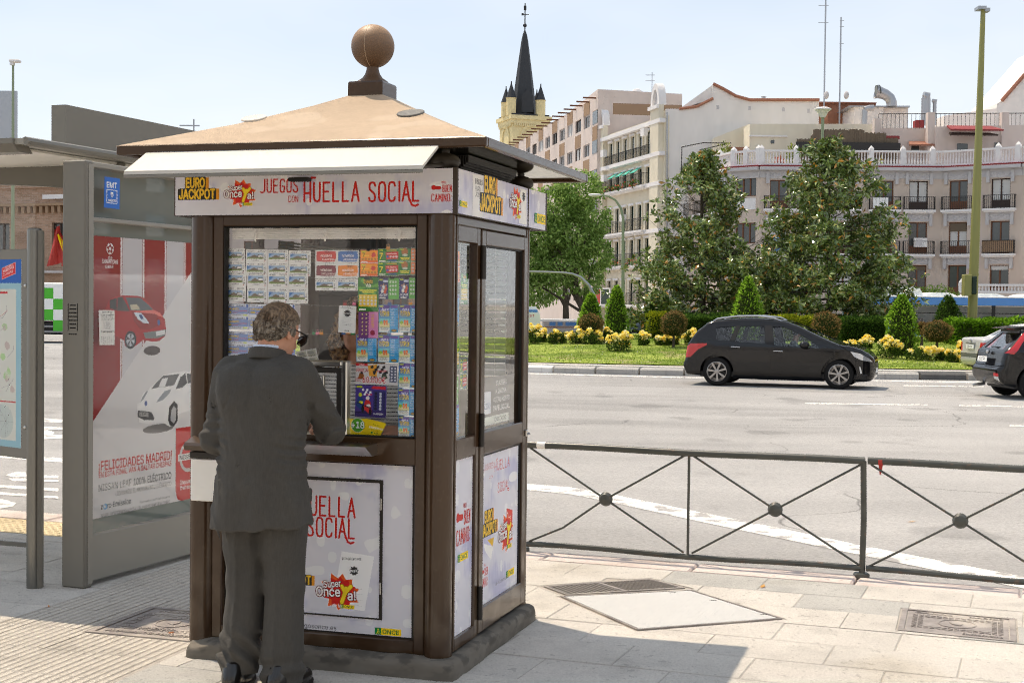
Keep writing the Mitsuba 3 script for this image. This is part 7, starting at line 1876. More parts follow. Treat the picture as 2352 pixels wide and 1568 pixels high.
def car(name, lab, o, heading, sil, wx, wz, paint, wins, wheels, extras=(), group=None, cabin=None, seams=(), front=None, rear=None, parts=(), driver=False, h=.032, spokes=7):
 k = thing(name, lab, 'car', group)
 c, s = math.cos(heading), math.sin(heading)
 M_ = frame([o[0], o[1], Z_ROAD], [c, s, 0], [-s, c, 0], [0, 0, 1])
 sil, wx, wz = np.array(sil), np.array(wx), np.array(wz)
 def body(off=0.0):
  def f(X, Y, Z):
   x2, z2 = X[:, :1, :], Z[:, :1, :]
   sd_ = poly_sdf(sil, x2, z2)
   W = smin(np.interp(x2, wx[:, 0], wx[:, 1]), np.interp(z2, wz[:, 0], wz[:, 1]), .05)
   return smax(np.broadcast_to(sd_, X.shape), (np.abs(Y) - W) * .96, .09) + off
  lo = [sil[:, 0].min() - .1, -1.02, sil[:, 1].min() - .08]; hi = [sil[:, 0].max() + .1, 1.02, sil[:, 1].max() + .08]
  return nets(f, lo, hi, h, 2)
 outer = mani(body()); inner = mani(body(.055)); skin_ = mani(body(-.005)); mid = mani(body(.014))
 pz = lambda poly, y0=-1.2, y1=1.2: mani(mv(prism(poly, y0, y1), frame([0, 0, 0], [1, 0, 0], [0, 0, 1], [0, -1, 0])))
 px_ = lambda poly, x0, x1: mani(mv(prism(poly, x0, x1), frame([0, 0, 0], [0, 1, 0], [0, 0, 1], [1, 0, 0])))
 cab = cabin or [(-9, .5), (9, .5), (9, 3), (-9, 3)]
 shell = outer - (inner ^ pz(cab))
 for x, r in wheels:
  cyl = Point(x, r).buffer(r + .055, 24)
  for y0, y1 in ((.50, 1.2), (-1.2, -.50)):
   shell = shell - pz(cyl, y0, y1)
 cut = [pz(p) for p in wins]
 if front: cut.append(px_(front[0], front[1], front[2]))
 if rear: cut.append(px_(rear[0], rear[1], rear[2]))
 for q in cut:
  shell = shell - q
 ring = skin_ - mani(body(.012))
 for l in seams:
  shell = shell - (ring ^ pz(LineString(l).buffer(.006)))
 part(k, 'body', mv(unmani(shell), M_), paint, smooth=28)
 mk = mani(body(.020))
 g = mid - mk
 gl = [g ^ q for q in cut]
 ref = body(.014); cen = np.asarray(ref.triangles_center)
 for i, (q, nme) in enumerate(zip(cut, ['window'] * len(wins) + ['windscreen'] * bool(front) + ['rear_window'] * bool(rear))):
  if i < len(wins):
   P = Polygon(wins[i]).buffer(.03); on = shapely.contains_xy(P, cen[:, 0], cen[:, 2])
  else:
   fr_ = front if nme == 'windscreen' else rear
   P = Polygon(fr_[0]).buffer(.03); on = shapely.contains_xy(P, cen[:, 1], cen[:, 2]) & (cen[:, 0] > fr_[1]) & (cen[:, 0] < fr_[2])
  if on.any():
   part(k, nme, mv(trimesh.Trimesh(ref.vertices, ref.faces[on], process=False), M_), 'car_glass', smooth=True)
 for nme, axis, poly, a, b, mat, *lb in extras:
  d = unmani((skin_ - inner) ^ (pz(poly, a, b) if axis == 'y' else px_(poly, a, b)))
  if len(d.faces):
   part(k, nme, mv(d, M_), mat, smooth=28, label=lb[0] if lb else None)
 for nme, m, mat in parts:
  part(k, nme, mv(m, M_), mat, smooth=35)
 for x, r in wheels:
  W = float(np.interp(x, wx[:, 0], wx[:, 1])) - .02
  wheel(k, M_, x, -W, r, -1, spokes); wheel(k, M_, x, W, r, 1, spokes)
 return k, M_
def cz_(x, y):
 u = (x - 620) / 437.0
 return (2.95 + (u - 2.95) * .66 if u > 2.95 else -.35 + (u + .35) * 1.22 if u < -.35 else u), (1296 + .036 * (x - 620) - y) / 437.0
cl = lambda *p: [cz_(*q) for q in p]
SIL = cl((335, 1180), (302, 1090), (318, 1040), (330, 960), (342, 880), (372, 830), (420, 745), (478, 692), (500, 668), (560, 648), (700, 637), (850, 632), (1000, 636), (1130, 646), (1270, 672), (1400, 722), (1560, 802), (1700, 868), (1800, 912), (1920, 930), (2050, 962), (2150, 1005), (2215, 1050), (2232, 1085), (2236, 1150), (2230, 1235), (2180, 1272), (1960, 1275), (1500, 1258), (1100, 1243), (780, 1226), (480, 1195))
WX = [(-.95, .64), (-.75, .77), (-.45, .85), (0, .885), (2.6, .89), (3.05, .84), (3.22, .76), (3.36, .62), (3.5, .40)]
WZ = [(.15, .80), (.32, .87), (.55, .90), (.85, .89), (1.02, .85), (1.52, .60), (1.62, .5)]
WI = [cl((1152, 726), (1238, 724), (1330, 758), (1480, 836), (1600, 922), (1612, 944), (1186, 906)), cl((838, 714), (1068, 718), (1090, 886), (1040, 886), (792, 858)), cl((596, 726), (640, 718), (792, 714), (742, 852), (612, 842))]
eq = [('tail_light', 'y', cl((330, 1010), (338, 905), (372, 874), (520, 874), (516, 892), (440, 930), (392, 985), (372, 1008)), .45, 1.2, 'tail_red', 'swept red tail light'),
  ('headlight', 'y', cl((1905, 978), (2040, 1000), (2150, 1048), (2212, 1086), (2150, 1080), (2050, 1062), (1960, 1028)), .30, 1.2, 'lamp_clear'),
  ('fog_light', 'y', cl((2028, 1122), (2048, 1130), (2070, 1190), (2045, 1192)), .55, 1.2, 'lamp_clear'),
  ('bumper_trim', 'y', cl((302, 1078), (318, 1046), (400, 1048), (372, 1060), (330, 1066), (320, 1110)), .2, 1.2, 'trim_black'),
  ('side_moulding', 'y', cl((860, 1070), (1130, 1096), (1130, 1106), (860, 1080)), .5, 1.2, 'car_black'), ('side_moulding', 'y', cl((1160, 1100), (1555, 1132), (1555, 1142), (1160, 1110)), .5, 1.2, 'car_black'),
  ('pillar', 'y', cl((796, 708), (836, 706), (790, 858), (746, 854)), .4, 1.2, 'trim_black'), ('pillar', 'y', cl((1075, 712), (1148, 716), (1182, 906), (1098, 890)), .4, 1.2, 'trim_black'),
  ('grille', 'x', [(-.42, .40), (.42, .40), (.38, .58), (-.38, .58)], 3.2, 3.7, 'trim_black'), ('number_plate', 'x', [(-.26, .36), (.26, .36), (.26, .47), (-.26, .47)], 3.25, 3.7, 'plate_white')]
def rail_mesh(y):
 return tube([[cz_(*q)[0], y, cz_(*q)[1] + z] for q, z in (((545, 662), .0), ((600, 645), .03), ((800, 632), .045), ((1000, 636), .045), ((1150, 652), .035), ((1250, 680), -.005))], [.012, .018, .019, .019, .018, .010], 8)
hd = lambda x, y: tube([[x - .1, y, .0], [x - .06, y - .018, .004], [x + .06, y - .018, .0], [x + .1, y, -.004]], [.012, .013, .013, .012], 8)
mir = nets(lambda X, Y, Z: ell(X, Y, Z, (0, 0, 0), (.11, .11, .085)), (-.15, -.15, -.12), (.15, .15, .12), .02)
mx, mzz = cz_(1478, 905)
dx_, dz_ = cz_(1330, 800)
def driver_mesh(X, Y, Z):
 d = ell(X, Y, Z, (dx_, 0, dz_ + .02), (.095, .075, .115)); d = smin(d, cone(X, Y, Z, (dx_ - .03, 0, dz_ - .1), (dx_ - .04, 0, dz_ - .2), .055, .06), .03)
 return d
def driver_torso(X, Y, Z):
 d = ell(X, Y, Z, (dx_ - .08, 0, dz_ - .42), (.13, .2, .26)); d = smin(d, cone(X, Y, Z, (dx_ - .05, -.19, dz_ - .22), (dx_ + .12, -.22, dz_ - .42), .06, .05), .04)
 return smin(d, cone(X, Y, Z, (dx_ + .12, -.22, dz_ - .42), (dx_ + .36, -.12, dz_ - .30), .045, .035), .03)
seat = lambda x, y: cat(hull([(x + a, y + b, z) for a, z in ((-.10, .45), (.42, .48), (.42, .58), (-.02, .58), (-.22, 1.16), (-.32, 1.14)) for b in (-.23, .23)]), hull([(x - .26 + a, y + b, z) for a, z in ((-.06, 1.17), (.05, 1.17), (.02, 1.38), (-.05, 1.38)) for b in (-.12, .12)]))
hx1_, hz1_ = cz_(805, 915); hx2_, hz2_ = cz_(1220, 962)
pts_ = [('roof_rail', rail_mesh(-.56), 'chrome'), ('roof_rail', rail_mesh(.56), 'chrome'),
  ('mirror', tr(mir, mx, -.98, mzz), 'car_black'), ('mirror', tr(mir, mx, .98, mzz), 'car_black'), ('door_handle', tr(hd(hx1_, -.885), 0, 0, hz1_), 'chrome'), ('door_handle', tr(hd(hx2_, -.89), 0, 0, hz2_), 'chrome'),
  ('front_seat', seat(1.22, -.38), 'cabin'), ('front_seat', seat(1.22, .38), 'cabin'), ('rear_bench', cat(seat(.30, -.42), seat(.30, .0), seat(.30, .42)), 'cabin'), ('dashboard', cbx(2.02, 2.5, -.68, .68, .62, .98, .08), 'cabin'),
  ('steering_wheel', mv(tube([[.18 * math.cos(a), .18 * math.sin(a), 0] for a in np.linspace(0, 6.283, 21)], .014, 6), frame([2.0, .38, .95], [0, 1, 0], [.35, 0, .94], [.94, 0, -.35])), 'cabin'),
  ('floor_pan', cbx(-.4, 3.3, -.78, .78, .20, .34, .02), 'trim_black')]
CO = gnd(1645, 886, Z_ROAD)[:2]; CF = gnd(1918, 894, Z_ROAD)[:2]
hdg = math.atan2(*(CF - CO)[::-1])
CO = CO + .885 * np.array([-math.sin(hdg), math.cos(hdg)])
ck_, CM = car('car', 'black estate car with silver roof rails, driving past the lawn', CO, hdg, SIL, WX, WZ, 'car_black', WI, [(0, .325), (2.70, .325)], eq, 'cars on the roundabout', [(-.5, .76), (2.62, .76), (2.62, 3), (-.5, 3)],
    [cl((742, 856), (745, 1000), (800, 1150), (830, 1222)), cl((1100, 890), (1145, 1000), (1150, 1236)), cl((1612, 944), (1640, 1080), (1600, 1240)), cl((345, 878), (520, 905), (760, 890)), cl((1800, 915), (1900, 980), (2215, 1090))],
    ([(-.60, 1.06), (.60, 1.06), (.50, 1.45), (-.50, 1.45)], 1.55, 2.95), ([(-.62, 1.06), (.62, 1.06), (.52, 1.36), (-.52, 1.36)], -.9, -.28), pts_)
drv = thing('person', 'driver at the wheel of the black estate car', 'person')
DM = CM @ frame([0, -.36 + .74, 0], [1, 0, 0], [0, 1, 0], [0, 0, 1])
M('driver_shirt', lin(96, 110, 110), .8)
part(drv, 'torso', mv(nets(driver_torso, (dx_ - .3, -.35, dz_ - .75), (dx_ + .45, .3, dz_ - .1), .02), DM), 'driver_shirt', smooth=True)
part(drv, 'head', mv(nets(driver_mesh, (dx_ - .2, -.15, dz_ - .3), (dx_ + .2, .15, dz_ + .2), .014), DM), 'skin', smooth=True)
part(drv, 'hair', mv(nets(lambda X, Y, Z: smax(ell(X, Y, Z, (dx_ - .012, 0, dz_ + .035), (.106, .087, .115)), (X - dx_ - .055 + .4 * (dz_ + .02 - Z)), .02), (dx_ - .2, -.15, dz_ - .12), (dx_ + .2, .15, dz_ + .2), .014), DM), 'cabin', smooth=True)
def plate(x, y, z, txt, tilt=.15):
 m = cbx(-.012, .0, -.26, .26, -.055, .055, .004)
 t_ = mv(lettering(txt, .07, .38, True), frame([-.0135, .19, -.035], [0, -1, 0], [0, 0, 1], [-1, 0, 0]))
 return tr(roty(m, tilt), x, y, z), tr(roty(t_, tilt), x, y, z)
def placed(name, lab, xD, yD, yc, heading, *a, **kw):
 g = gnd(xD, yD, Z_ROAD)[:2]
 return car(name, lab, g, heading, *a, **kw)
HS = [(-.62, .30), (-.72, .42), (-.74, .60), (-.66, .68), (-.60, .95), (-.20, 1.33), (-.22, 1.40), (.0, 1.44), (.7, 1.48), (1.3, 1.46), (1.9, 1.22), (2.5, .98), (3.2, .86), (3.45, .66), (3.45, .3), (2.9, .2), (.4, .2), (-.4, .24)]
HX = [(-.8, .74), (-.6, .82), (0, .87), (2.6, .87), (3.1, .82), (3.5, .6)]
HZ = [(.15, .80), (.4, .88), (.7, .88), (.95, .84), (1.4, .58), (1.5, .5)]
p1, p2 = plate(-.725, .12, .78, '3195 FPY')
ex = [('tail_light', 'y', [(-.60, .93), (-.50, 1.00), (-.14, 1.36), (-.10, 1.30), (-.36, .98), (-.44, .90)], .38, 1.2, 'tail_red', 'tall red tail light along the rear pillar'), ('tail_light', 'y', [(-.60, .93), (-.50, 1.00), (-.14, 1.36), (-.10, 1.30), (-.36, .98), (-.44, .90)], -1.2, -.38, 'tail_red'),
  ('spoiler_light', 'x', [(-.2, 1.385), (.2, 1.385), (.2, 1.41), (-.2, 1.41)], -.5, .1, 'tail_red'), ('rear_reflector', 'x', [(-.74, .46), (-.52, .46), (-.52, .52), (-.74, .52)], -1, -.3, 'tail_red'), ('reverse_light', 'x', [(-.72, .36), (-.54, .40), (-.52, .455), (-.74, .455)], -1, -.3, 'lamp_clear')]
pp = [('number_plate', p1, 'plate_white'), ('plate_number', p2, 'trim_black'), ('rear_wiper', tube([[-.55, .1, 1.03], [-.50, -.25, 1.03]], .012, 6), 'trim_black'), ('exhaust', tube([[-.55, .45, .26], [-.80, .47, .22]], .035, 10), 'chrome'), ('boot_spoiler', hull([(-.42, y, 1.415) for y in (-.5, .5)] + [(-.10, y, 1.46) for y in (-.52, .52)] + [(-.36, y, 1.40) for y in (-.5, .5)] + [(-.1, y, 1.42) for y in (-.52, .52)]), 'car_black'),
  ('front_seat', cat(seat(1.15, -.38), seat(1.15, .38)), 'cabin'), ('rear_bench', cat(seat(.3, -.4), seat(.3, .4)), 'cabin'), ('floor_pan', cbx(-.4, 3.2, -.76, .76, .2, .34, .02), 'trim_black'), ('boot_badge', tr(sph((0, 0, 0), .045, 6), -.665, 0, .93), 'chrome')]
HWIN = [[(.25, 1.36), (.9, 1.40), (.95, 1.0), (-.05, 1.0)], [(1.0, 1.40), (1.3, 1.38), (1.75, 1.18), (2.1, 1.0), (1.05, 1.0)]]
hb = dict(cabin=[(-.3, .76), (2.4, .76), (2.4, 3), (-.3, 3)], front=([(-.58, 1.0), (.58, 1.0), (.48, 1.38), (-.48, 1.38)], 1.3, 2.7), rear=([(-.52, 1.0), (.52, 1.0), (.42, 1.31), (-.42, 1.31)], -.8, -.1))
o = gnd(2372, 918, Z_ROAD)[:2] + np.array([.0, .75])
car('car', 'black hatchback with tall red tail lights cut off by the right edge', o, .02, HS, HX, HZ, 'car_black', HWIN, [(0, .325), (2.6, .325)], ex, 'cars on the roundabout', parts=pp, seams=[[(-.70, .66), (-.2, .74), (.0, .7)], [(1.0, 1.0), (1.02, .3)]], **hb)
SS = [(-.95, .30), (-1.02, .42), (-1.02, .62), (-1.0, .98), (-.96, 1.03), (-.35, 1.06), (.25, 1.38), (.8, 1.44), (1.4, 1.42), (2.1, 1.05), (3.0, .95), (3.4, .75), (3.4, .3), (2.9, .2), (.4, .2), (-.6, .24)]
p1, p2 = plate(-1.035, 0, .80, '1989 BVC', .02)
o = gnd(2262, 868, Z_ROAD)[:2] + np.array([.88, .8])
car('car', 'silver saloon car with a white number plate, half behind the black hatchback', o, .05, SS, [(-1.1, .74), (-.9, .82), (0, .86), (2.8, .86), (3.5, .62)], HZ, 'car_silver', [[(.3, 1.33), (.85, 1.37), (.9, 1.0), (-.1, 1.02)], [(.95, 1.37), (1.35, 1.36), (1.95, 1.02), (.98, 1.0)]], [(0, .32), (2.65, .32)],
 [('tail_light', 'x', [(.60, .68), (.9, .68), (.9, .92), (.64, .92)], -1.3, -.7, 'tail_red'), ('tail_light', 'x', [(-.60, .68), (-.9, .68), (-.9, .92), (-.64, .92)], -1.3, -.7, 'tail_red'), ('bumper_strip', 'x', [(-.95, .52), (.95, .52), (.95, .63), (-.95, .63)], -1.3, -.6, 'car_grey')], 'cars on the roundabout', [(-.2, .76), (2.1, .76), (2.1, 3), (-.2, 3)], [[(-1.0, .66), (-.4, .68)]], ([(-.55, 1.08), (.55, 1.08), (.48, 1.36), (-.48, 1.36)], 1.4, 2.4), ([(-.55, 1.10), (.55, 1.10), (.48, 1.33), (-.48, 1.33)], -.5, .3),
 [('number_plate', p1, 'plate_white'), ('plate_number', p2, 'trim_black'), ('plate_light', cbx(-1.045, -1.0, -.3, .3, .88, .91, .006), 'car_grey'), ('boot_badge', tr(sph((0, 0, 0), .04, 6), -1.02, 0, .97), 'chrome'), ('front_seat', cat(seat(1.1, -.38), seat(1.1, .38)), 'cabin'), ('floor_pan', cbx(-.6, 3.1, -.76, .76, .2, .34, .02), 'trim_black')])
o = gnd(2345, 842, Z_ROAD)[:2] + np.array([-.1, .8])
car('car', 'grey hatchback with a red lit spoiler strip, behind the black hatchback', o, .05, [(x, z * 1.04) for x, z in HS], HX, [(a * 1.04, b) for a, b in HZ], 'car_grey', HWIN, [(0, .325), (2.6, .325)],
 [('spoiler_light', 'x', [(-.45, 1.42), (.45, 1.42), (.45, 1.46), (-.45, 1.46)], -.5, .1, 'tail_red'), ('tail_light', 'x', [(.66, .8), (.95, .8), (.95, 1.05), (.7, 1.05)], -1, -.2, 'tail_red'), ('tail_light', 'x', [(-.66, .8), (-.95, .8), (-.95, 1.05), (-.7, 1.05)], -1, -.2, 'tail_red')], 'cars on the roundabout', parts=[('floor_pan', cbx(-.4, 3.2, -.76, .76, .2, .34, .02), 'trim_black'), ('rear_wiper', tube([[-.57, .1, 1.06], [-.52, -.3, 1.07]], .012, 6), 'trim_black'), ('front_seat', cat(seat(1.15, -.38), seat(1.15, .38)), 'cabin')], h=.045, **hb)
for xD, Y, paint, lab in ((1190, 60, 'car_black', 'dark car with sloping rear window beyond the yellow roses, beside the kiosk door'), (1440, 66, 'car_blue', 'blue car roof behind the egg-shaped shrub')):
 g = at(xD, 700, Y)[:2]
 car('car', lab, g + [(-1.4, .3)[xD > 1300], 0], math.pi if xD < 1300 else 0.0, [(x, z * 1.02) for x, z in HS], HX, HZ, paint, HWIN, [(0, .325), (2.6, .325)], group='cars on the roundabout', h=.06, parts=[('front_seat', cat(seat(1.15, -.38), seat(1.15, .38)), 'cabin'), ('floor_pan', cbx(-.4, 3.2, -.76, .76, .2, .34, .02), 'trim_black')], **hb)
def fbox(k, n, m, mat, **kw): return part(k, n, m, mat, **kw)
M('bus_blue', lin(64, 128, 204), .3, spec=.6, coat=.6); M('bus_inside', lin(150, 160, 158), .6); M('bus_white', lin(232, 234, 234), .35, spec=.5)
bus = thing('bus', 'blue and white city bus passing behind the hedge at the right', 'bus')
BY = 68.0
bx0, bx1 = at(1960, 700, BY)[0], at(2352, 700, BY)[0] + 5.0
bz = lambda y: at(2200, y, BY)[2]
ztop, zbl, zw1, zw0, zsk = bz(680), bz(700), bz(701), bz(752), bz(800)
fbox(bus, 'body', cbx(bx0, bx1, BY + .06, BY + 2.5, zsk - .5, zw0 - .001, .05), 'bus_blue')
fbox(bus, 'roof', cbx(bx0, bx1, BY, BY + 2.55, zw1 + .36, ztop, .12), 'bus_white'); fbox(bus, 'roof_band', cbx(bx0 - .01, bx1, BY - .01, BY + 2.5, zw1, zw1 + .359, .02), 'bus_blue'); fbox(bus, 'skirt', cbx(bx0, bx1, BY + .02, BY + .059, zsk - .5, zw0 - .01, .01), 'bus_blue')
xs = [1960, 2079, 2185, 2283, 2384, 2484]
for a, b in zip(xs, xs[1:]):
 xa, xb = at(a, 700, BY)[0], at(b, 700, BY)[0]
 w = fbox(bus, 'window', mv(tr(sheet(xb - xa - .16, zw1 - zw0), xa + .08, zw0, 0), frame([0, BY + .03, 0], [1, 0, 0], [0, 0, 1], [0, -1, 0])), 'car_glass')
 fbox(w, 'pillar', cbx(xa - .08, xa + .08, BY + .0, BY + .12, zw0, zw1, .01), 'trim_black'); fbox(w, 'transom', cbx(xa + .08, xb - .08, BY + .01, BY + .05, zw1 - .40, zw1 - .36, .005), 'trim_black')
for a, b in ((2004, 2023), (2026, 2043)):
 fbox(bus, 'window_poster', bx(at(a, 700, BY)[0], at(b, 700, BY)[0], BY + .05, BY + .06, bz(740), bz(721)), 'white_paint')
fbox(bus, 'far_side', cbx(bx0, bx1, BY + 2.3, BY + 2.36, zw0, zw1 - .05, .01), 'bus_inside'); fbox(bus, 'inner_floor', bx(bx0, bx1, BY + .2, BY + 2.3, zw0 - .5, zw0 - .45), 'cabin')
for i in range(9):
 fbox(bus, 'seat', cbx(bx0 + .8 + 1.25 * i, bx0 + 1.0 + 1.25 * i, BY + .3, BY + 1.0, zw0 - .4, zw0 + .42, .04), 'cabin')
def pod(a, b, y, d0, d1, r=.14):
 xa, xb = at(a, 700, BY)[0], at(b, 700, BY)[0]; zz = bz(y)
 return hull([(x, yy, z) for yy in (BY + d0, BY + d1) for x, z in ((xa, ztop - .02), (xb, ztop - .02), (xa + .25, zz - .06), (xa + .5, zz), (xb - .5, zz), (xb - .2, zz - .08))])
fbox(bus, 'roof_pod', pod(1966, 2126, 659, .3, 2.2), 'bus_white'); fbox(bus, 'roof_pod', pod(2126, 2206, 672, .35, 2.1), 'bus_white'); fbox(bus, 'roof_pod', pod(2226, 2318, 673, .35, 2.1), 'bus_white'); fbox(bus, 'roof_pod', pod(2345, 2452, 673, .35, 2.1), 'bus_white')
for xD in (2040, 2330):
 x = at(xD, 700, BY)[0]; fbox(bus, 'wheel', mv(lathe([(.3, -.2), (.48, -.2), (.5, -.15), (.5, -.03), (.46, 0), (.3, -.01), (.001, -.02)], 24), frame([x, BY + .0, zsk - .45], [1, 0, 0], [0, 0, 1], [0, -1, 0])), 'rubber')
for i, xD in enumerate((2292, 2316)):
 x = at(xD, 700, BY)[0]
 kk = thing('person', ('bus passenger, dark head left of two behind the rearmost panes', 'bus passenger, dark head right of two behind the rearmost panes')[i], 'person')
 part(kk, 'head', nets(lambda X, Y, Z: smin(ell(X, Y, Z, (x, BY + 1.2, zw0 + .30), (.09, .10, .13)), cone(X, Y, Z, (x, BY + 1.2, zw0 + .2), (x, BY + 1.2, zw0 + .1), .05, .06), .03), (x - .2, BY + .9, zw0 + .05), (x + .2, BY + 1.5, zw0 + .5), .03), 'cabin', smooth=True)
 part(kk, 'torso', nets(lambda X, Y, Z: ell(X, Y, Z, (x, BY + 1.2, zw0 - .15), (.24, .16, .32)), (x - .35, BY + .9, zw0 - .6), (x + .35, BY + 1.5, zw0 + .25), .05), 'driver_shirt', smooth=True)
vY = 62; va, vb = at(1150, 700, vY)[0], at(1241, 700, vY)[0]
van = thing('van', 'white van with a blue stripe seen just right of the kiosk door', 'van')
z_ = lambda y, Y, x=1220: at(x, y, Y)[2]
part(van, 'body', hull([(va, y, z) for y in (vY, vY + 1.9) for z in (.3, z_(703, vY))] + [(vb, y, z) for y in (vY, vY + 1.9) for z in (.3, z_(722, vY))] + [(vb - .2, y, z_(704, vY)) for y in (vY + .1, vY + 1.8)]), 'bus_white')
part(van, 'stripe', bx(vb - .62, vb - .12, vY - .012, vY - .002, z_(717, vY), z_(711, vY)), 'bus_blue'); part(van, 'lettering', mv(lettering('WEST', .11, .5, True), frame([vb - .75, vY - .004, z_(728, vY)], [1, 0, 0], [0, 0, 1], [0, -1, 0])), 'tail_red')
for x in (va + .6, vb - .6):
 part(van, 'wheel', mv(lathe([(.15, -.18), (.3, -.18), (.32, -.1), (.31, 0), (.18, -.02), (.001, -.03)], 20), frame([x, vY, .22], [1, 0, 0], [0, 0, 1], [0, -1, 0])), 'rubber')
tY = 58; z_ = lambda y: at(117, y, tY)[2]; tx_ = lambda x: at(x, 700, tY)[0]
trk = thing('truck', 'white truck with a green checked box body, between the map stand and the bus shelter', 'truck')
part(trk, 'box_body', cbx(tx_(40), tx_(190), tY, tY + 2.3, z_(737), z_(649), .04), 'bus_white'); M('check_green', lin(70, 176, 40), .5)
q = (tx_(122) - tx_(97)) * .99
for i in range(-2, 5):
 for j in range(4):
  if (i + j) % 2 == 0:
   part(trk, 'green_check', bx(tx_(97.5) + i * q, tx_(97.5) + (i + 1) * q, tY - .012, tY - .002, z_(661) - (j + 1) * q * 1.0, z_(661) - j * q), 'check_green')
part(trk, 'underframe', cbx(tx_(40), tx_(190), tY + .1, tY + 2.2, z_(768), z_(740), .03), 'trim_black')
for y in (752, 764):
 part(trk, 'side_guard', cbx(tx_(70), tx_(180), tY, tY + .06, z_(y), z_(y - 5), .01), 'car_grey')
for x in (60, 170):
 part(trk, 'wheel', mv(lathe([(.2, -.25), (.42, -.25), (.45, -.15), (.44, 0), (.25, -.02), (.001, -.03)], 20), frame([tx_(x), tY, z_(782) + .45], [1, 0, 0], [0, 0, 1], [0, -1, 0])), 'rubber')
# ============================================================ buildings round the square
def _plaster(base, amp=.12):
 def fn(p, n, uv):
  w = fbm(p.x * .5 + p.y * .3, p.z * .35, p.y * .4, 3)
  d = fbm(p.x * 2.3 + p.y * 2.3, p.z * .8, 0.0, 3)
  return mi.Color3f(*base) * (1 - amp + amp * 1.4 * w) * (.94 + .12 * d)
 return proc(fn)
M('wall_beige', _plaster((.56, .475, .41)), .9, spec=.15); M('wall_cream', _plaster((.70, .645, .52)), .9, spec=.15); M('wall_white', _plaster((.74, .71, .68), .07), .9, spec=.15); M('wall_pink', _plaster((.62, .54, .495)), .9, spec=.15)
M('stone_white', lin(222, 220, 220), .8, spec=.2); M('stone_grey', lin(186, 184, 186), .8, spec=.2); M('wood_brown', lin(106, 66, 42), .6); M('wood_dark', lin(54, 38, 30), .6)
M('iron_black', lin(38, 36, 36), .6); M('pane_dark', lin(62, 66, 66), .12, spec=.8); M('curtain', lin(196, 196, 194), .8); M('shutter_green', lin(28, 48, 40), .7); M('brick_panel', lin(150, 124, 100), .85); M('tile_red', lin(150, 102, 82), .8); M('red_paint', lin(128, 44, 46), .7)
M('zinc', lin(168, 170, 174), .35, metal=.7); M('reed', lin(104, 92, 78), .95); M('slate_black', lin(44, 46, 50), .6); M('church_yellow', _plaster((.74, .62, .34), .06), .9); M('awning_green', lin(60, 158, 140), .7); M('terracotta', lin(146, 100, 78), .8); M('pole_olive', lin(140, 138, 82), .5)
def _brick(p, n, uv):
 u = dr.select(dr.abs(n.x) > .5, p.y, p.x)
 r = dr.floor(p.z / .09); f = p.z / .09 - r
 c = u / .32 + .5 * (r - 2 * dr.floor(r / 2)); g = c - dr.floor(c)
 k = cell_rand(dr.floor(c), r, 3)
 m = (f < .14) | (g < .05)
 return dr.select(m, mi.Color3f(.38, .33, .28), mix((.30, .19, .13), (.42, .28, .20), k)) * (.8 + .4 * fbm(u * .6, p.z * .6, 0.0, 2))
M('brickwork', proc(_brick), .9, spec=.1)
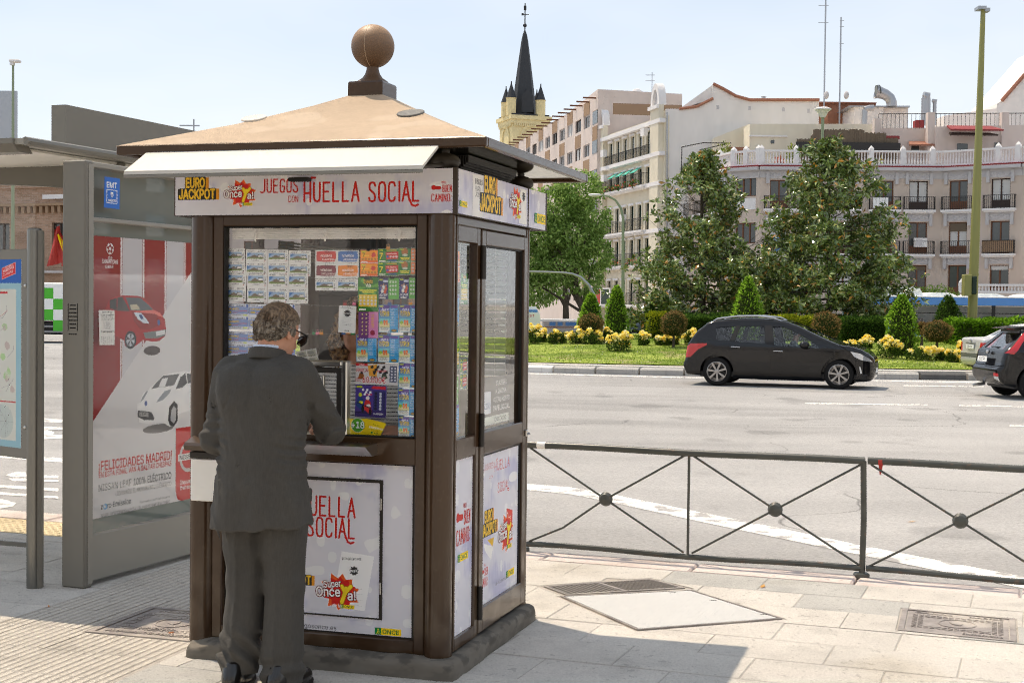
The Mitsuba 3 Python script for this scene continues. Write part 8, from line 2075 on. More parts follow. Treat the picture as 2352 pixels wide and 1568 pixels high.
class Wall:
 """upright facade from ground point p to q (seen from its right hand side); u along, z up, d outwards"""
 def __init__(s, k, p, q):
  s.k, s.p = k, np.array([*p[:2], 0.0]); e = np.array([*q[:2], 0.0]) - s.p; s.L = np.linalg.norm(e); s.e = e / s.L; s.n = np.array([s.e[1], -s.e[0], 0])
  s.F = frame(s.p, s.e, [0, 0, 1], s.n)
 def uz(s, x, y):
  d = ray(x, y); t = ((s.p - EYE) @ s.n) / (d @ s.n); q = EYE + t * d - s.p
  return q @ s.e, q[2]
 def b(s, n, u0, u1, z0, z1, d0, d1, mat, par=None, **kw):
  return part(par or s.k, n, mv(bx(u0, u1, z0, z1, d0, d1), s.F), mat, **kw)
 def wall(s, n, poly, holes, mat, th=.35):
  g = Polygon(poly).difference(union_all([sbox(*h) for h in holes])) if holes else Polygon(poly)
  return part(s.k, n, mv(prism(g, -th, 0), s.F), mat)
 def window(s, u0, u1, z0, z1, fm='wood_brown', pn='pane_dark', leaves_=2, dep=.24, arch=False, bars=0, kick=0.0):
  w = .07
  fr_ = [bx(u0, u0 + w, z0, z1, -dep, -dep + .08), bx(u1 - w, u1, z0, z1, -dep, -dep + .08), bx(u0 + w, u1 - w, z1 - w, z1, -dep, -dep + .08), bx(u0 + w, u1 - w, z0, z0 + w + kick, -dep, -dep + .08)]
  for i in range(1, leaves_):
   c = u0 + (u1 - u0) * i / leaves_; fr_.append(bx(c - .05, c + .05, z0 + w + kick, z1 - w, -dep, -dep + .08))
  k = part(s.k, 'window', mv(cat(fr_), s.F), fm)
  for i in range(leaves_):
   a, b_ = u0 + (u1 - u0) * i / leaves_, u0 + (u1 - u0) * (i + 1) / leaves_
   part(k, 'pane', mv(bx(a + .04, b_ - .04, z0 + w + kick, z1 - w, -dep - .05, -dep + .02), s.F), pn)
  return k
 def balcony(s, u0, u1, z, d=.45, h=.95, step=.14, slab='stone_white', mat='iron_black'):
  k = s.b('balcony', u0, u1, z - .16, z, .002, d, slab)
  s.b('slab_edge', u0 + .08, u1 - .08, z - .26, z - .161, .002, d - .12, slab, par=k)
  n = max(4, int((u1 - u0) / step)); m = [bx(u0 + .03, u1 - .03, z + h - .04, z + h, d - .06, d - .02), bx(u0 + .03, u1 - .03, z + .06, z + .09, d - .055, d - .025)]
  m += [bx(u0 + .04 + (u1 - u0 - .1) * i / n, u0 + .065 + (u1 - u0 - .1) * i / n, z + .0, z + h - .04, d - .05, d - .03) for i in range(n + 1)]
  for u in (u0 + .03, u1 - .06):
   m += [bx(u, u + .03, z + h - .04, z + h, .0, d - .06)] + [bx(u, u + .025, z, z + h - .04, d * j / 4, d * j / 4 + .02) for j in range(1, 4)]
  part(k, 'railing', mv(cat(m), s.F), mat, kind='stuff')
  return k
 def lintel(s, u0, u1, z, h=.85):
  k = s.b('lintel', u0 - .25, u1 + .25, z + .0, z + h, .002, .05, 'stone_grey')
  m = [bx(u0 - .3, u0 - .08, z - .35, z + h, .05, .2), bx(u1 + .08, u1 + .3, z - .35, z + h, .05, .2)]
  for i in range(7):
   c = u0 + (u1 - u0) * (i + .5) / 7; q = z + h * (.45 + .18 * math.sin(i * 2.1)); m.append(sc(sph((0, 0, 0), 1, 5), .13, .11, .05)); m[-1].apply_translation([c, q, .06])
  part(k, 'carving', mv(cat(m), s.F), 'stone_grey', kind='stuff')
def balustrade(W, u0, u1, z0, z1, posts, d=.0):
 k = W.b('balustrade', u0, u1, z0, z0 + .16, d - .25, d, 'stone_white')
 W.b('handrail', u0, u1, z1 - .14, z1, d - .27, d + .02, 'stone_white', par=k)
 n = int((u1 - u0) / .21)
 bal = lathe([(.045, z0 + .16), (.075, z0 + .3), (.035, (z0 + z1) / 2 + .1), (.05, z1 - .14)], 6)
 part(k, 'balusters', cat([mv(tr(rotx(tr(bal, 0, 0, 0), -math.pi / 2), 0, 0, 0), W.F @ frame([u0 + (i + .5) * (u1 - u0) / n, 0, d - .13], [1, 0, 0], [0, 1, 0], [0, 0, 1])) for i in range(n)]), 'stone_white', kind='stuff')
 for u in posts:
  part(k, 'post', mv(cat(bx(u - .17, u + .17, z0, z1 + .12, d - .31, d + .05), hull([(u + a, z1 + .12, d - .13 + b) for a in (-.17, .17) for b in (-.18, .18)] + [(u, z1 + .38, d - .13)])), W.F), 'stone_white')
cb = thing('corner_building', 'beige three-storey corner building with balconies and white balustraded roof terrace', 'building')
g = lambda x, Y: at(x, 700, Y)
segs = [(1512, 118, 1676, 104.5), (1676, 104.5, 1741, 103), (1741, 103, 2160, 102.5), (2160, 102.5, 2342, 99.0), (2342, 99.0, 2560, 97)]
zR = {}
W0 = Wall(cb, g(1741, 103), g(2160, 102.5))
zz_ = lambda y: W0.uz(1900, y)[1]
ZC, ZT = zz_(381), zz_(345)
rows = [(zz_(481), zz_(414)), (zz_(582), zz_(509)), (zz_(676), zz_(607))]
cols = [(), (), (1790, 1860, 1940, 2031, 2110), (2201, 2298), ()]
for i, (xa, Ya, xb, Yb) in enumerate(segs):
 W = Wall(cb, g(xa, Ya), g(xb, Yb))
 us = [W.uz(x, 450)[0] for x in cols[i]]
 if i == 0:
  us = [W.L * q for q in (.12, .38, .64, .88)]
 if i == 4:
  us = [2.2, 5.2]
 hw = .68
 holes = [(u - hw, a, u + hw, b) for u in us for a, b in rows]
 if i == 1:
  holes = [(.35, zz_(451), W.L - .3, zz_(403)), (.35, zz_(560), W.L - .3, zz_(512))]
 W.wall('wall', [(0, -.3), (W.L, -.3), (W.L, ZC - .9), (0, ZC - .9)], holes, 'wall_beige')
 W.b('frieze', 0, W.L, ZC - .9, ZC - .35, -.3, .06, 'stone_grey'); W.b('cornice', -.02, W.L + .02, ZC - .35, ZC - .12, -.3, .5, 'stone_grey'); W.b('red_edge', -.01, W.L + .01, ZC - .12, ZC, -.3, .42, 'red_paint')
 for j, (a, b) in enumerate(rows):
  if i == 1: break
  for c, u in enumerate(us):
   dk_ = (j == 0 and c % 3 != 0)
   if (3 * c + 5 * j + i) % 4 == 0: W.b('roller_blind', u - hw + .08, u + hw - .08, b - .35 - .3 * ((c + j) % 3), b - .07, -.17, -.13, 'curtain' if c % 2 else 'reed')
   W.window(u - hw + .002, u + hw - .002, a + .002, b - .002, 'wood_dark' if dk_ else 'wood_brown', 'curtain' if (c + j) % 3 == 1 else 'pane_dark', kick=.55)
   if i != 1:
    W.lintel(u - hw, u + hw, b + .08, .62 if j else .5)
    if j < 2:
     bk = W.balcony(u - 1.15, u + 1.15, a)
     if i == 3 and j == 1 and c == 1: part(bk, 'cane_screen', mv(bx(u - 1.1, u + 1.1, a + .1, a + .95, .33, .37), W.F), 'brick_panel')
     if i == 2 and j == 0 and c == 3: part(bk, 'laundry', mv(cat([bx(u - .9 + .22 * q, u - .70 + .22 * q, a + .1, a + .85, .47, .50) for q in range(5)]), W.F), 'plate_white')
 if i == 1:
  for (a, z0, b, z1) in holes:
   W.window(a + .002, b - .002, z0 + .002, z1 - .002, 'wood_brown', 'pane_dark', 3)
  W.b('carved_panel', .3, W.L - .3, zz_(482), zz_(456), .001, .06, 'stone_white')
 ps = {2: [.1] + [W.uz(x, 360)[0] for x in (1829, 1915, 2001, 2074, 2142)], 3: [4.0, W.L - .3], 0: [W.L * q for q in (.05, .25, .45, .65, .85)], 1: [.15, W.L / 2, W.L - .15], 4: [W.L / 2]}[i]
 balustrade(W, .0, W.L, ZC, ZT, ps, .1)
W3_ = Wall(cb, g(2160, 102.5), g(2342, 99.0))
for x in (2110, 2031):
 u, z = W0.uz(x, 545);
u, z = W0.uz(2112, 552); k_ = W0.b('air_conditioner', u - .45, u + .45, z - .5, z + .15, .1, .42, 'stone_white'); W0.b('fan_grille', u - .35, u + .1, z - .42, z + .08, .421, .43, 'stone_grey', par=k_)
W4 = Wall(cb, g(2200, 98), g(2560, 94)); balustrade(W4, 0, W4.L, W4.uz(2260, 673)[1], W4.uz(2260, 652)[1], [.2, 5.5], 0)
W4.b('terrace_front', 0, W4.L, -.3, W4.uz(2260, 673)[1], -2, -.01, 'wall_beige')
sg = W0.b('street_sign', *[v for p in ((1777, 578), (1800, 548)) for v in ()] or (W0.uz(1775, 570)[0], W0.uz(1802, 570)[0], zz_(580), zz_(548)), .5, .56, 'bus_blue', label='blue sign with white lettering behind the magnolias')
W0.b('street_sign', W0.uz(1868, 560)[0], W0.uz(1886, 560)[0], zz_(566), zz_(550), .5, .56, 'bus_blue')
part(sg, 'lettering', mv(cat(tr(lettering('Cuadra de', .4, 1.0, True), W0.uz(1778, 570)[0], zz_(560), .565), tr(lettering('Menta', .4, .9, True), W0.uz(1778, 570)[0], zz_(572), .565)), W0.F), 'plate_white')
Zt = ZC - .02
part(cb, 'terrace_floor', prism([g(1512, 118.5)[:2], g(1676, 105)[:2], g(1741, 103.4)[:2], g(2160, 103)[:2], g(2342, 99.6)[:2], g(2560, 97.5)[:2], g(2560, 124)[:2], g(1540, 124)[:2]], ZC - .5, ZC - .1), 'stone_grey')
def block(n, x0, x1, y1, Y, dep, mat, z0=None, y1b=None, par=None):
 """upright block whose front spans x0..x1 of the picture at depth Y and rises to picture height y1 (y1b at its right end)"""
 a, b = at(x0, y1, Y), at(x1, y1b or y1, Y); z0 = Zt if z0 is None else z0
 return part(par or cb, n, hull([(a[0], a[1], z0), (b[0], b[1], z0), (a[0], a[1] + dep, z0), (b[0], b[1] + dep, z0), (a[0], a[1], a[2]), (b[0], b[1], b[2]), (a[0], a[1] + dep, a[2]), (b[0], b[1] + dep, b[2])]), mat)
def flatbox(k, n, x0, y0, x1, y1, Y, dep, mat, **kw):
 a, b = at(x0, y0, Y), at(x1, y1, Y)
 return part(k, n, bx(a[0], b[0], Y - dep, Y, b[2], a[2]), mat, **kw)
block('attic', 1722, 2016, 285, 108, 8, 'wall_cream'); block('attic_side', 1640, 1721.5, 317, 111, 5, 'wall_cream', None, 285); block('attic', 2016.5, 2150, 294, 106, 7, 'wall_pink'); block('attic', 2150.5, 2420, 291, 104.5, 8, 'wall_pink', None, 286)
flatbox(cb, 'light_tube', 1720, 311, 1808, 315, 107.99, .15, 'stone_white'); flatbox(cb, 'attic_vent', 1770, 322, 1778, 330, 107.99, .05, 'pane_dark')
for x0, y0, x1, y1, Y in ((2093, 335, 2110, 352, 105.99), (2138, 335, 2158, 350, 105.99), (2198, 330, 2222, 346, 104.49), (2284, 328, 2315, 342, 104.49)):
 w = flatbox(cb, 'attic_window', x0, y0, x1, y1, Y, .06, 'pane_dark'); flatbox(cb, 'sash', (x0 + x1) / 2 - 1, y0, (x0 + x1) / 2 + 1, y1, Y - .061, .03, 'stone_grey', par=None) if False else None
def canopy_roof(n, x0, x1, yt, yb, Y, dep, mat):
 a, b = at(x0, yb, Y), at(x1, yb, Y); c = at(x0, yt, Y)[2]
 return part(cb, n, hull([(a[0], Y - dep, a[2]), (b[0], Y - dep, a[2]), (a[0] + .3, Y, c), (b[0] - .3, Y, c), (a[0] + .3, Y, c - .12), (b[0] - .3, Y, c - .12), (a[0], Y - dep, a[2] - .12), (b[0], Y - dep, a[2] - .12)]), mat)
canopy_roof('red_awning', 2165, 2284, 288, 304, 104.4, 2.0, 'red_paint'); canopy_roof('pink_awning', 2078, 2136, 324, 335, 105.9, 1.2, 'tile_red'); canopy_roof('awning_shadow_board', 2170, 2280, 304, 312, 103.9, 1.2, 'wood_dark')  # the dark slab below the red awning stands in for its shade
rsn = np.random.default_rng(8); ms_ = []
for x0, x1, yt in ((1830, 1862, 320), (1862, 1868, 310), (1868, 1984, 298), (1984, 2034, 306), (2034, 2062, 318)):
 for x in np.arange(x0, x1, 1.6):
  a, b = at(x, yt + rsn.uniform(-2, 2), 104.6), at(x + 1.5, 355, 104.6); ms_.append(bx(a[0], b[0], 104.55 + rsn.uniform(0, .06), 104.66, Zt, a[2]))
k_ = part(cb, 'reed_screen', cat(ms_), 'reed', kind='stuff'); flatbox(cb, 'dark_fence', 1828, 326, 2068, 350, 104.4, .04, 'iron_black'); flatbox(cb, 'red_slats', 2034, 312, 2066, 320, 104.66, .05, 'red_paint')
flatbox(cb, 'red_slats', 1670, 338, 1720, 356, 108, .1, 'terracotta')
px0, px1 = at(1566, 350, 108), at(1680, 338, 108)
part(cb, 'pergola', cat([tube([[px0[0], 108, Zt], [px0[0], 108, px0[2] + .4]], .04, 5), tube([[px0[0], 108, px0[2] + .4], [px0[0] + 1.6, 108, px1[2] + .3], [px1[0], 108, px1[2] + .3]], .04, 5), tube([[px0[0] + 1.6, 110, px0[2] + .4], [px1[0], 110, px1[2] + .5]], .04, 5)]), 'iron_black')
for i, (x, y, Y, r, h) in enumerate(((1664, 335, 107, .55, 1.1), (1690, 345, 107, .35, .6), (1818, 325, 106.5, .35, 1.0), (1580, 352, 112, .5, .5), (1606, 354, 110, .35, .5), (1790, 345, 106.5, .3, .5))):
 p = at(x, y, Y); rng = np.random.default_rng(300 + i); n = 260
 d = rng.normal(0, 1, (n, 3)); d /= np.linalg.norm(d, axis=1, keepdims=True); P = np.array([p[0], Y, Zt + h]) + d * rng.uniform(.3, 1, (n, 1)) * [r, r, h]
 m, c = leaves(P, d + [0, 0, .4], rng.uniform(.15, .3, n), .1, pal([(120, 140, 60), (150, 160, 76), (96, 120, 56)] if i != 5 else [(196, 96, 70), (180, 130, 110)], n, rng), .2, rng)
 kk = thing('terrace_plant', ('bushy plant by the pergola on the roof terrace', 'small plant right of the pergola', 'slender plant left of the reed screen', 'low plant at the terrace\'s left corner', 'low plant beneath the pergola frame', 'reddish plant on the terrace before the attic')[i], 'plant'); part(kk, 'foliage', m, 'leafy', color=c, kind='stuff'); part(kk, 'pot', tr(lathe([(.14, 0), (.2, .3)], 10), p[0], Y, Zt), 'terracotta')
cr = thing('cream_building', 'cream five-storey building with arched turret pediments and iron balconies', 'building')
CA_, CB_ = g(1378, 127), g(1522, 112)
W = Wall(cr, CA_, CB_)
zc = lambda y: W.uz(1471, y)[1]
rws = [(zc(366), zc(308)), (zc(430), zc(388)), (zc(531), zc(470)), (zc(609), zc(549)), (zc(700), zc(643)), (zc(765), zc(725))]
us = [W.L * q for q in (.16, .28, .40, .52, .64, .76)]
ends = [W.L * .05, W.L * .92]
top = zc(285)
W.wall('wall', [(0, -.3), (W.L, -.3), (W.L, top), (0, top)], [(u - .48, a, u + .48, b) for u in us + ends for a, b in rws], 'wall_cream')
for j, (a, b) in enumerate(rws):
 for u in us + ends:
  W.window(u - .478, u + .478, a + .002, b - .002, 'shutter_green', 'shutter_green' if j else 'curtain', 2, .25)
 if j in (0,):
  for u in us: W.balcony(u - .62, u + .62, a, .4)
 elif j < 5:
  W.balcony(us[0] - .7, us[-1] + .7, a, .8, 1.0, .2)
 for u in ends: W.balcony(u - .62, u + .62, a, .35)
 for u in us:
  W.b('window_surround', u - .62, u + .62, b + .04, b + .22, .002, .12, 'stone_white')
  W.b('pilaster', u + .66, u + .84, a, b + .1, .002, .10, 'wall_cream')
for z in (top - .55, zc(372), zc(437), zc(540)):
 W.b('cornice', -.1, W.L + .1, z, z + .32, .002, .5, 'stone_white')
for u0, u1, yt in ((0, W.L * .10, 277), (W.L * .86, W.L * .98, 211)):
 W.b('turret_pier', u0, u1, -.3, top + .9, .002, .45, 'wall_cream'); c = (u0 + u1) / 2; r = (u1 - u0) / 2
 arc = Point(c, top + .9).buffer(r, 16).intersection(sbox(u0, top + .9, u1, top + 9)); arc = affinity.scale(arc, 1, 1.9, origin=(c, top + .9)); inn = affinity.scale(arc, .62, .72, origin=(c, top + .9))
 pk = part(cr, 'turret_pediment', mv(prism(arc.difference(inn), -.2, .42), W.F), 'stone_white'); part(pk, 'tympanum', mv(prism(inn, -.15, .2), W.F), 'stone_grey'); W.b('turret_cornice', u0 - .1, u1 + .1, top + .6, top + .88, .45, .65, 'stone_white')
for i in range(4):
 u = us[1] + i * (us[-1] - us[0]) / 5; z = rws[1][1]
 part(cr, 'green_awning', mv(hull([(u - .6, z + .15, .05), (u + .6, z + .15, .05), (u - .6, z - .35, .75), (u + .6, z - .35, .75), (u - .6, z - .40, .73), (u + .6, z - .40, .73)]), W.F), 'awning_green')
for u, z in ((us[0], rws[0][0] + .9), (us[-1] + .8, rws[0][0] + 1.6), (us[0] + .2, rws[1][0] + 1.0), (us[3] - .3, rws[2][0] + .9)):
 W.b('air_conditioner', u - .4, u + .4, z, z + .6, .5, .85, 'stone_white')
rng = np.random.default_rng(77); n = 420; u = rng.uniform(us[0] - .5, us[-1], n); j = rng.choice([1, 3], n)
P = np.array([W.p + W.e * a + W.n * (.85 + rng.uniform(-.1, .12)) + [0, 0, rws[q][0] + rng.uniform(.0, 1.0) * (.5 if q == 1 else (1.2 if a < us[1] else .5))] for a, q in zip(u, j)])
m, c = leaves(P, rng.normal(0, 1, (n, 3)), rng.uniform(.15, .3, n), .14, pal([(80, 110, 50), (60, 90, 44), (180, 60, 60), (196, 120, 90)], n, rng, [.45, .3, .15, .1]), .2, rng)
part(cr, 'balcony_plants', m, 'leafy', color=c, kind='stuff')
sg = W.b('shop_sign', W.L * .06, W.L * .34, zc(702), zc(660), .82, .88, 'stone_white'); W.b('red_panel', W.L * .08, W.L * .17, zc(699), zc(663), .881, .9, 'red_tape', par=sg); W.b('green_panel', W.L * .19, W.L * .32, zc(699), zc(663), .881, .9, 'shutter_green', par=sg)
pw = lambda x, y: at(x, y, 112.0)
PW = [pw(*q) for q in ((1533, 250), (1560, 250), (1600, 245), (1638, 226), (1638, 194), (1660, 205), (1690, 222), (1722, 231), (1882, 231))]
x1, x0 = PW[-1][0], CB_[0] + .05
pol = [(x0, -.3), (x1, -.3)] + [(q[0], q[2]) for q in PW[::-1][:-1]] + [(x0, PW[0][2])]
part(cr, 'party_wall', mv(prism(pol, 0, 9), frame([0, 112.1 + 9, 0], [1, 0, 0], [0, 0, 1], [0, -1, 0])), 'wall_white', label='long blank white party wall')
part(cr, 'tile_coping', cat([tube([q + [0, .0, .05], r_ + [0, .0, .05]], .13, 6) for q, r_ in zip(PW[4:], PW[5:])] + [tube([PW[1], PW[2]], .12, 6), tube([PW[2], PW[3]], .12, 6)]), 'tile_red')
part(cr, 'roof_slope', hull([PW[4] + [0, .3, 0], PW[3] + [0, .3, 0], PW[1] + [0, .3, 0], PW[1] + [0, 6, .2], PW[4] + [0, 9, 0]]), 'wall_white')
for x, y in ((1649, 246), (1722, 248), (1800, 251), (1858, 254)):
 a = pw(x - 3, y - 4); b = pw(x + 3, y + 5)
 part(cr, 'wall_vent', bx(a[0], b[0], 112.06, 112.098, b[2], a[2]), 'stone_grey')
part(cr, 'drain_pipe', tube([pw(1532, 258) - [0, .1, 0], pw(1532, 700) - [0, .1, 0]], .06, 6), 'zinc')
for x, y0, y1 in ((1512, 201, 214), (1754, 222, 231)):
 a, b = at(x - 4, y0, 113), at(x + 4, y1, 113); part(cr, 'chimney_pot', tr(lathe([(.16, 0), (.16, a[2] - b[2] - .1), (.22, a[2] - b[2] - .05), (.22, a[2] - b[2])], 10), (a[0] + b[0]) / 2, 113, b[2]), 'zinc')
of = thing('office_block', 'pink panelled office block with brown window panels and a stepped row of roof brackets', 'building')
W = Wall(of, g(1176, 165), g(1367, 126))
zc = lambda y: W.uz(1355, y)[1]
topz = zc(231)
r0 = [zc(262 + 66.5 * j) for j in range(7)]; hh = r0[0] - zc(291)
us = np.linspace(1.8, W.L - 4.0, 11)
W.wall('wall', [(0, -.3), (W.L, -.3), (W.L, topz), (0, topz)], [(u - 1.15, z - hh, u + 1.15, z) for z in r0 for u in us], 'wall_pink')
for j, z in enumerate(r0):
 for i, u in enumerate(us):
  W.window(u - 1.148, u + 1.148, z - hh + .002, z - .002, 'stone_grey' if i % 3 else 'wood_dark', 'curtain' if (i * 5 + j * 3) % 4 == 0 else 'pane_dark', 2, .2)
  if (i + j) % 2 == 0:
   W.b('brown_panel', u - 1.16, u + 1.16, z + .02, z + 1.2, .001, .03, 'brick_panel')
 W.b('corner_window', W.L - 1.7, W.L + .03, z - hh, z, -.02, .04, 'pane_dark'); W.b('corner_panel', W.L - 1.7, W.L + .03, z + .01, z + (1.3 if j % 2 else .05), -.02, .04, 'brick_panel')
for i in range(16):
 u = .6 + i * (W.L - 1.2) / 15; W.b('roof_bracket', u - .06, u + .06, topz - .18, topz - .05, .0, 1.2, 'wood_brown')
W5 = Wall(of, W.p + W.e * W.L, at(1560, 700, 127)); W5.wall('flank', [(0, -.3), (W5.L, -.3), (W5.L, topz + .4), (0, topz + .6)], [], 'wall_pink', 14); W5.b('flank_band', 1.4, W5.L, topz - 1.6, topz - .6, .001, .02, 'brick_panel'); W5.b('corner_strip', 0.02, 1.3, -.3, topz + .3, .001, .06, 'wall_pink')
a = at(1463, 222, 134); part(of, 'satellite_dish', sc(sph((0, 0, 0), 1, 8), .55, .25, .55).apply_translation([a[0], 134, a[2] + .2]) and tr(sc(sph((0, 0, 0), 1, 8), .55, .25, .55), a[0], 134, a[2] + .2), 'stone_white'); part(of, 'roof_box', bx(a[0] - 1, a[0] + 1, 134.5, 136, a[2] - .8, a[2] - .1), 'brick_panel')
ch = thing('church_tower', 'yellow church tower with black slate spire, four corner turrets and a weather vane', 'church')
cY = 220.0; C = at(1203, 300, cY); s_ = cY / 3229.8; zq = lambda y: at(1203, y, cY)[2]; R_ = 50 * s_
part(ch, 'tower', tr(rotz(bx(-R_ * .86, R_ * .86, -R_ * .86, R_ * .86, -.3, zq(272)), .35), C[0], cY, 0), 'church_yellow')
part(ch, 'tower_cornice', tr(rotz(cat(bx(-R_ * .93, R_ * .93, -R_ * .93, R_ * .93, zq(290), zq(281)), bx(-R_, R_, -R_, R_, zq(280.9), zq(272))), .35), C[0], cY, .01), 'church_yellow'); part(ch, 'slate_ledge', tr(rotz(bx(-R_ * .9, R_ * .9, -R_ * .9, R_ * .9, zq(271.5), zq(268)), .35), C[0], cY, 0), 'slate_black')
for a in (.35, .35 - math.pi / 2):
 d = np.array([math.sin(a), -math.cos(a)]) * (R_ * .865); f = frame([C[0] + d[0], cY + d[1], zq(330)], [math.cos(a), math.sin(a), 0], [0, 0, 1], [d[0] / R_ / .865, d[1] / R_ / .865, 0])
 ap = Polygon([(-1.3, -3)] + [(1.3 * math.cos(t_), .6 + 1.6 * math.sin(t_)) for t_ in np.linspace(math.pi, 0, 12)] + [(1.3, -3)]); part(ch, 'bell_arch', mv(prism(ap.buffer(.4).difference(ap), 0, .15), f), 'church_yellow')
 part(ch, 'corbel_frieze', mv(cat([bx(-R_ * .8 + i * R_ * .1, -R_ * .8 + i * R_ * .1 + .25, (zq(296) - zq(330)), (zq(290) - zq(330)), .0, .25) for i in range(16)]), f), 'church_yellow')
sp = lathe([(R_ * .62, zq(272)), (R_ * .54, zq(240)), (R_ * .36, zq(170)), (R_ * .16, zq(95)), (R_ * .10, zq(80)), (.05, zq(68))], 8); part(ch, 'spire', tr(rotz(sp, .1), C[0], cY, 0), 'slate_black')
part(ch, 'spire_ball', sph((C[0], cY, zq(59)), 4.5 * s_, 10), 'slate_black', smooth=True); part(ch, 'finial_rod', tube([[C[0], cY, zq(70)], [C[0], cY, zq(8)]], .10, 5), 'iron_black'); part(ch, 'vane', cat(bx(C[0] - 8 * s_, C[0] + 9 * s_, cY - .05, cY + .05, zq(34.5), zq(33)), bx(C[0] - 8 * s_, C[0] - 3 * s_, cY - .06, cY + .06, zq(36), zq(31)), bx(C[0] - .2, C[0] + .2, cY - .06, cY + .06, zq(24), zq(14))), 'iron_black')
part(ch, 'spire_dormer', tr(hull([(x, y, z) for x in (-.9, .9) for y in (-R_ * .62, -1) for z in (zq(262), zq(225))] + [(0, y, zq(208)) for y in (-R_ * .6, -1)]), C[0] + .5, cY, 0), 'slate_black')
for dx, dy, ht in ((-42, -20, 240), (-30, -42, 232), (38, -28, 235), (30, 25, 240)):
 x, y = C[0] + dx * s_ * .98, cY + dy * s_; t_ = part(ch, 'corner_turret', tr(lathe([(11 * s_, zq(272)), (11 * s_, zq(ht + 2)), (13 * s_, zq(ht))], 8), x, y, 0), 'church_yellow'); part(t_, 'turret_roof', tr(lathe([(11.5 * s_, zq(ht)), (.1, zq(ht - 32)), (.08, zq(ht - 38))], 8), x, y, 0), 'slate_black')
rh = thing('rooftop_house', 'white rooftop house with corrugated edge and a tiled brick gable behind the terrace', 'building')
block('brick_gable', 1880, 2012, 236, 119, 5, 'terracotta', None, 238, rh); block('white_house', 1962, 2030, 246, 115, 5, 'wall_white', None, None, rh); block('white_house', 2030.5, 2086, 246, 115.5, 4, 'wall_white', None, None, rh); block('roof_edge', 1950, 2090, 243, 114.8, 5.4, 'zinc', at(2000, 246, 114.8)[2] + .01, None, rh)
block('tile_edge', 1878, 2014, 233.5, 118.6, 5.5, 'tile_red', at(1900, 236.2, 118.6)[2], 235.5, rh); block('chimney', 1880, 1902, 250, 112.5, 1, 'terracotta', None, None, rh)
du = thing('exhaust_duct', 'large bent metal exhaust duct with its round mouth open to the left', 'duct')
D_ = [at(x, y, 113) for x, y in ((2048, 245), (2048, 236), (2044, 226), (2034, 218), (2020, 213), (2012, 211))]
part(du, 'pipe', tube(D_, np.array([.42, .42, .42, .43, .48, .58]), 16, False), 'zinc', smooth=50); part(du, 'mouth', tube([D_[-1] + [.03, 0, .005], D_[-1] + [.3, 0, .04]], .52, 16), 'pane_dark')
for i, (x, y0, y1, r, lab) in enumerate(((2127, 226, 288, 11, 'thick shiny flue pipe on the roof right of the bent duct'), (2147, 236, 288, 4.5, 'thin shiny flue pipe beside the thick one'), (1986, 252, 288, 7, 'grey bent flue before the white rooftop house'))):
 a, b = at(x, y0, 110), at(x, y1, 110); kk = thing('flue_pipe', lab, 'flue'); r *= .5 * 110 / 3229.8 * 2 * .5 * 1.9
 part(kk, 'pipe', tube([[a[0], 110, b[2]], [a[0], 110, a[2]]], r, 12), 'zinc', smooth=40); part(kk, 'cap', tube([[a[0], 110, a[2]], [a[0] + (.3 if i == 2 else .1), 110, a[2] + .12], [a[0] + (.7 if i == 2 else -.2), 110, a[2] + .14]], r * 1.05, 10), 'zinc', smooth=40)
gb = thing('white_gable_house', 'white gabled house with red verge at the right edge above the terrace', 'building')
q = [at(x, y, 113) for x, y in ((2290, 238), (2300, 232), (2352, 172), (2420, 95), (2420, 310), (2290, 310))]
part(gb, 'wall', mv(prism([(v[0], v[2]) for v in q], 0, 8), frame([0, 121, 0], [1, 0, 0], [0, 0, 1], [0, -1, 0])), 'wall_white'); part(gb, 'verge', tube([q[1] - [0, .1, 0], q[3] - [0, .1, 0]], .16, 6), 'tile_red'); block('low_wing', 2168, 2290, 266, 112.5, 5, 'wall_white', None, 249, gb); block('red_pot', 2104, 2122, 276, 108, .8, 'red_paint', None, None, gb)
ra_, rb_2 = at(2020, 272, 106), at(2400, 262, 104.6)
part(cb, 'roof_railing', cat([tube([[x, 106.2 - 1.4 * (x - ra_[0]) / (rb_2[0] - ra_[0]), ra_[2] - .75], [x, 106.2 - 1.4 * (x - ra_[0]) / (rb_2[0] - ra_[0]), ra_[2] + .35]], .018, 4, False) for x in np.arange(ra_[0], rb_2[0], .3)] + [tube([[ra_[0], 106.2, ra_[2] + .35], [rb_2[0], 104.8, ra_[2] + .35]], .03, 5)]), 'iron_black', kind='stuff')
for x in (2017, 2140, 2310):
 block('roof_post', x - 8, x + 8, 258 if x > 2100 else 272, 105.4 - (x - 2017) * .004, .6, 'wall_pink')
for i, (x, y0, Y, lab) in enumerate(((1897, -8, 118, 'taller lattice aerial mast above the rooftops'), (1932, 40, 117, 'shorter lattice aerial mast right of the taller one'), (1498, 166, 130, 'television aerial above the pink office block'), (445, 274, 60, 'small television aerial left of the kiosk roof'))):
 kk = thing('aerial', lab, 'aerial'); a, b = at(x, y0, Y), at(x, 300 if i != 2 else 225, Y); part(kk, 'mast', tube([[a[0], Y, b[2]], [a[0], Y, a[2]]], .07 if i < 2 else .035, 5), 'zinc'); part(kk, 'crossbars', cat([bx(a[0] - .5 * (i != 1) - .1, a[0] + .25, Y - .02, Y + .02, a[2] - h_, a[2] - h_ + .05) for h_ in (.3, .8, 2.2)]), 'zinc')
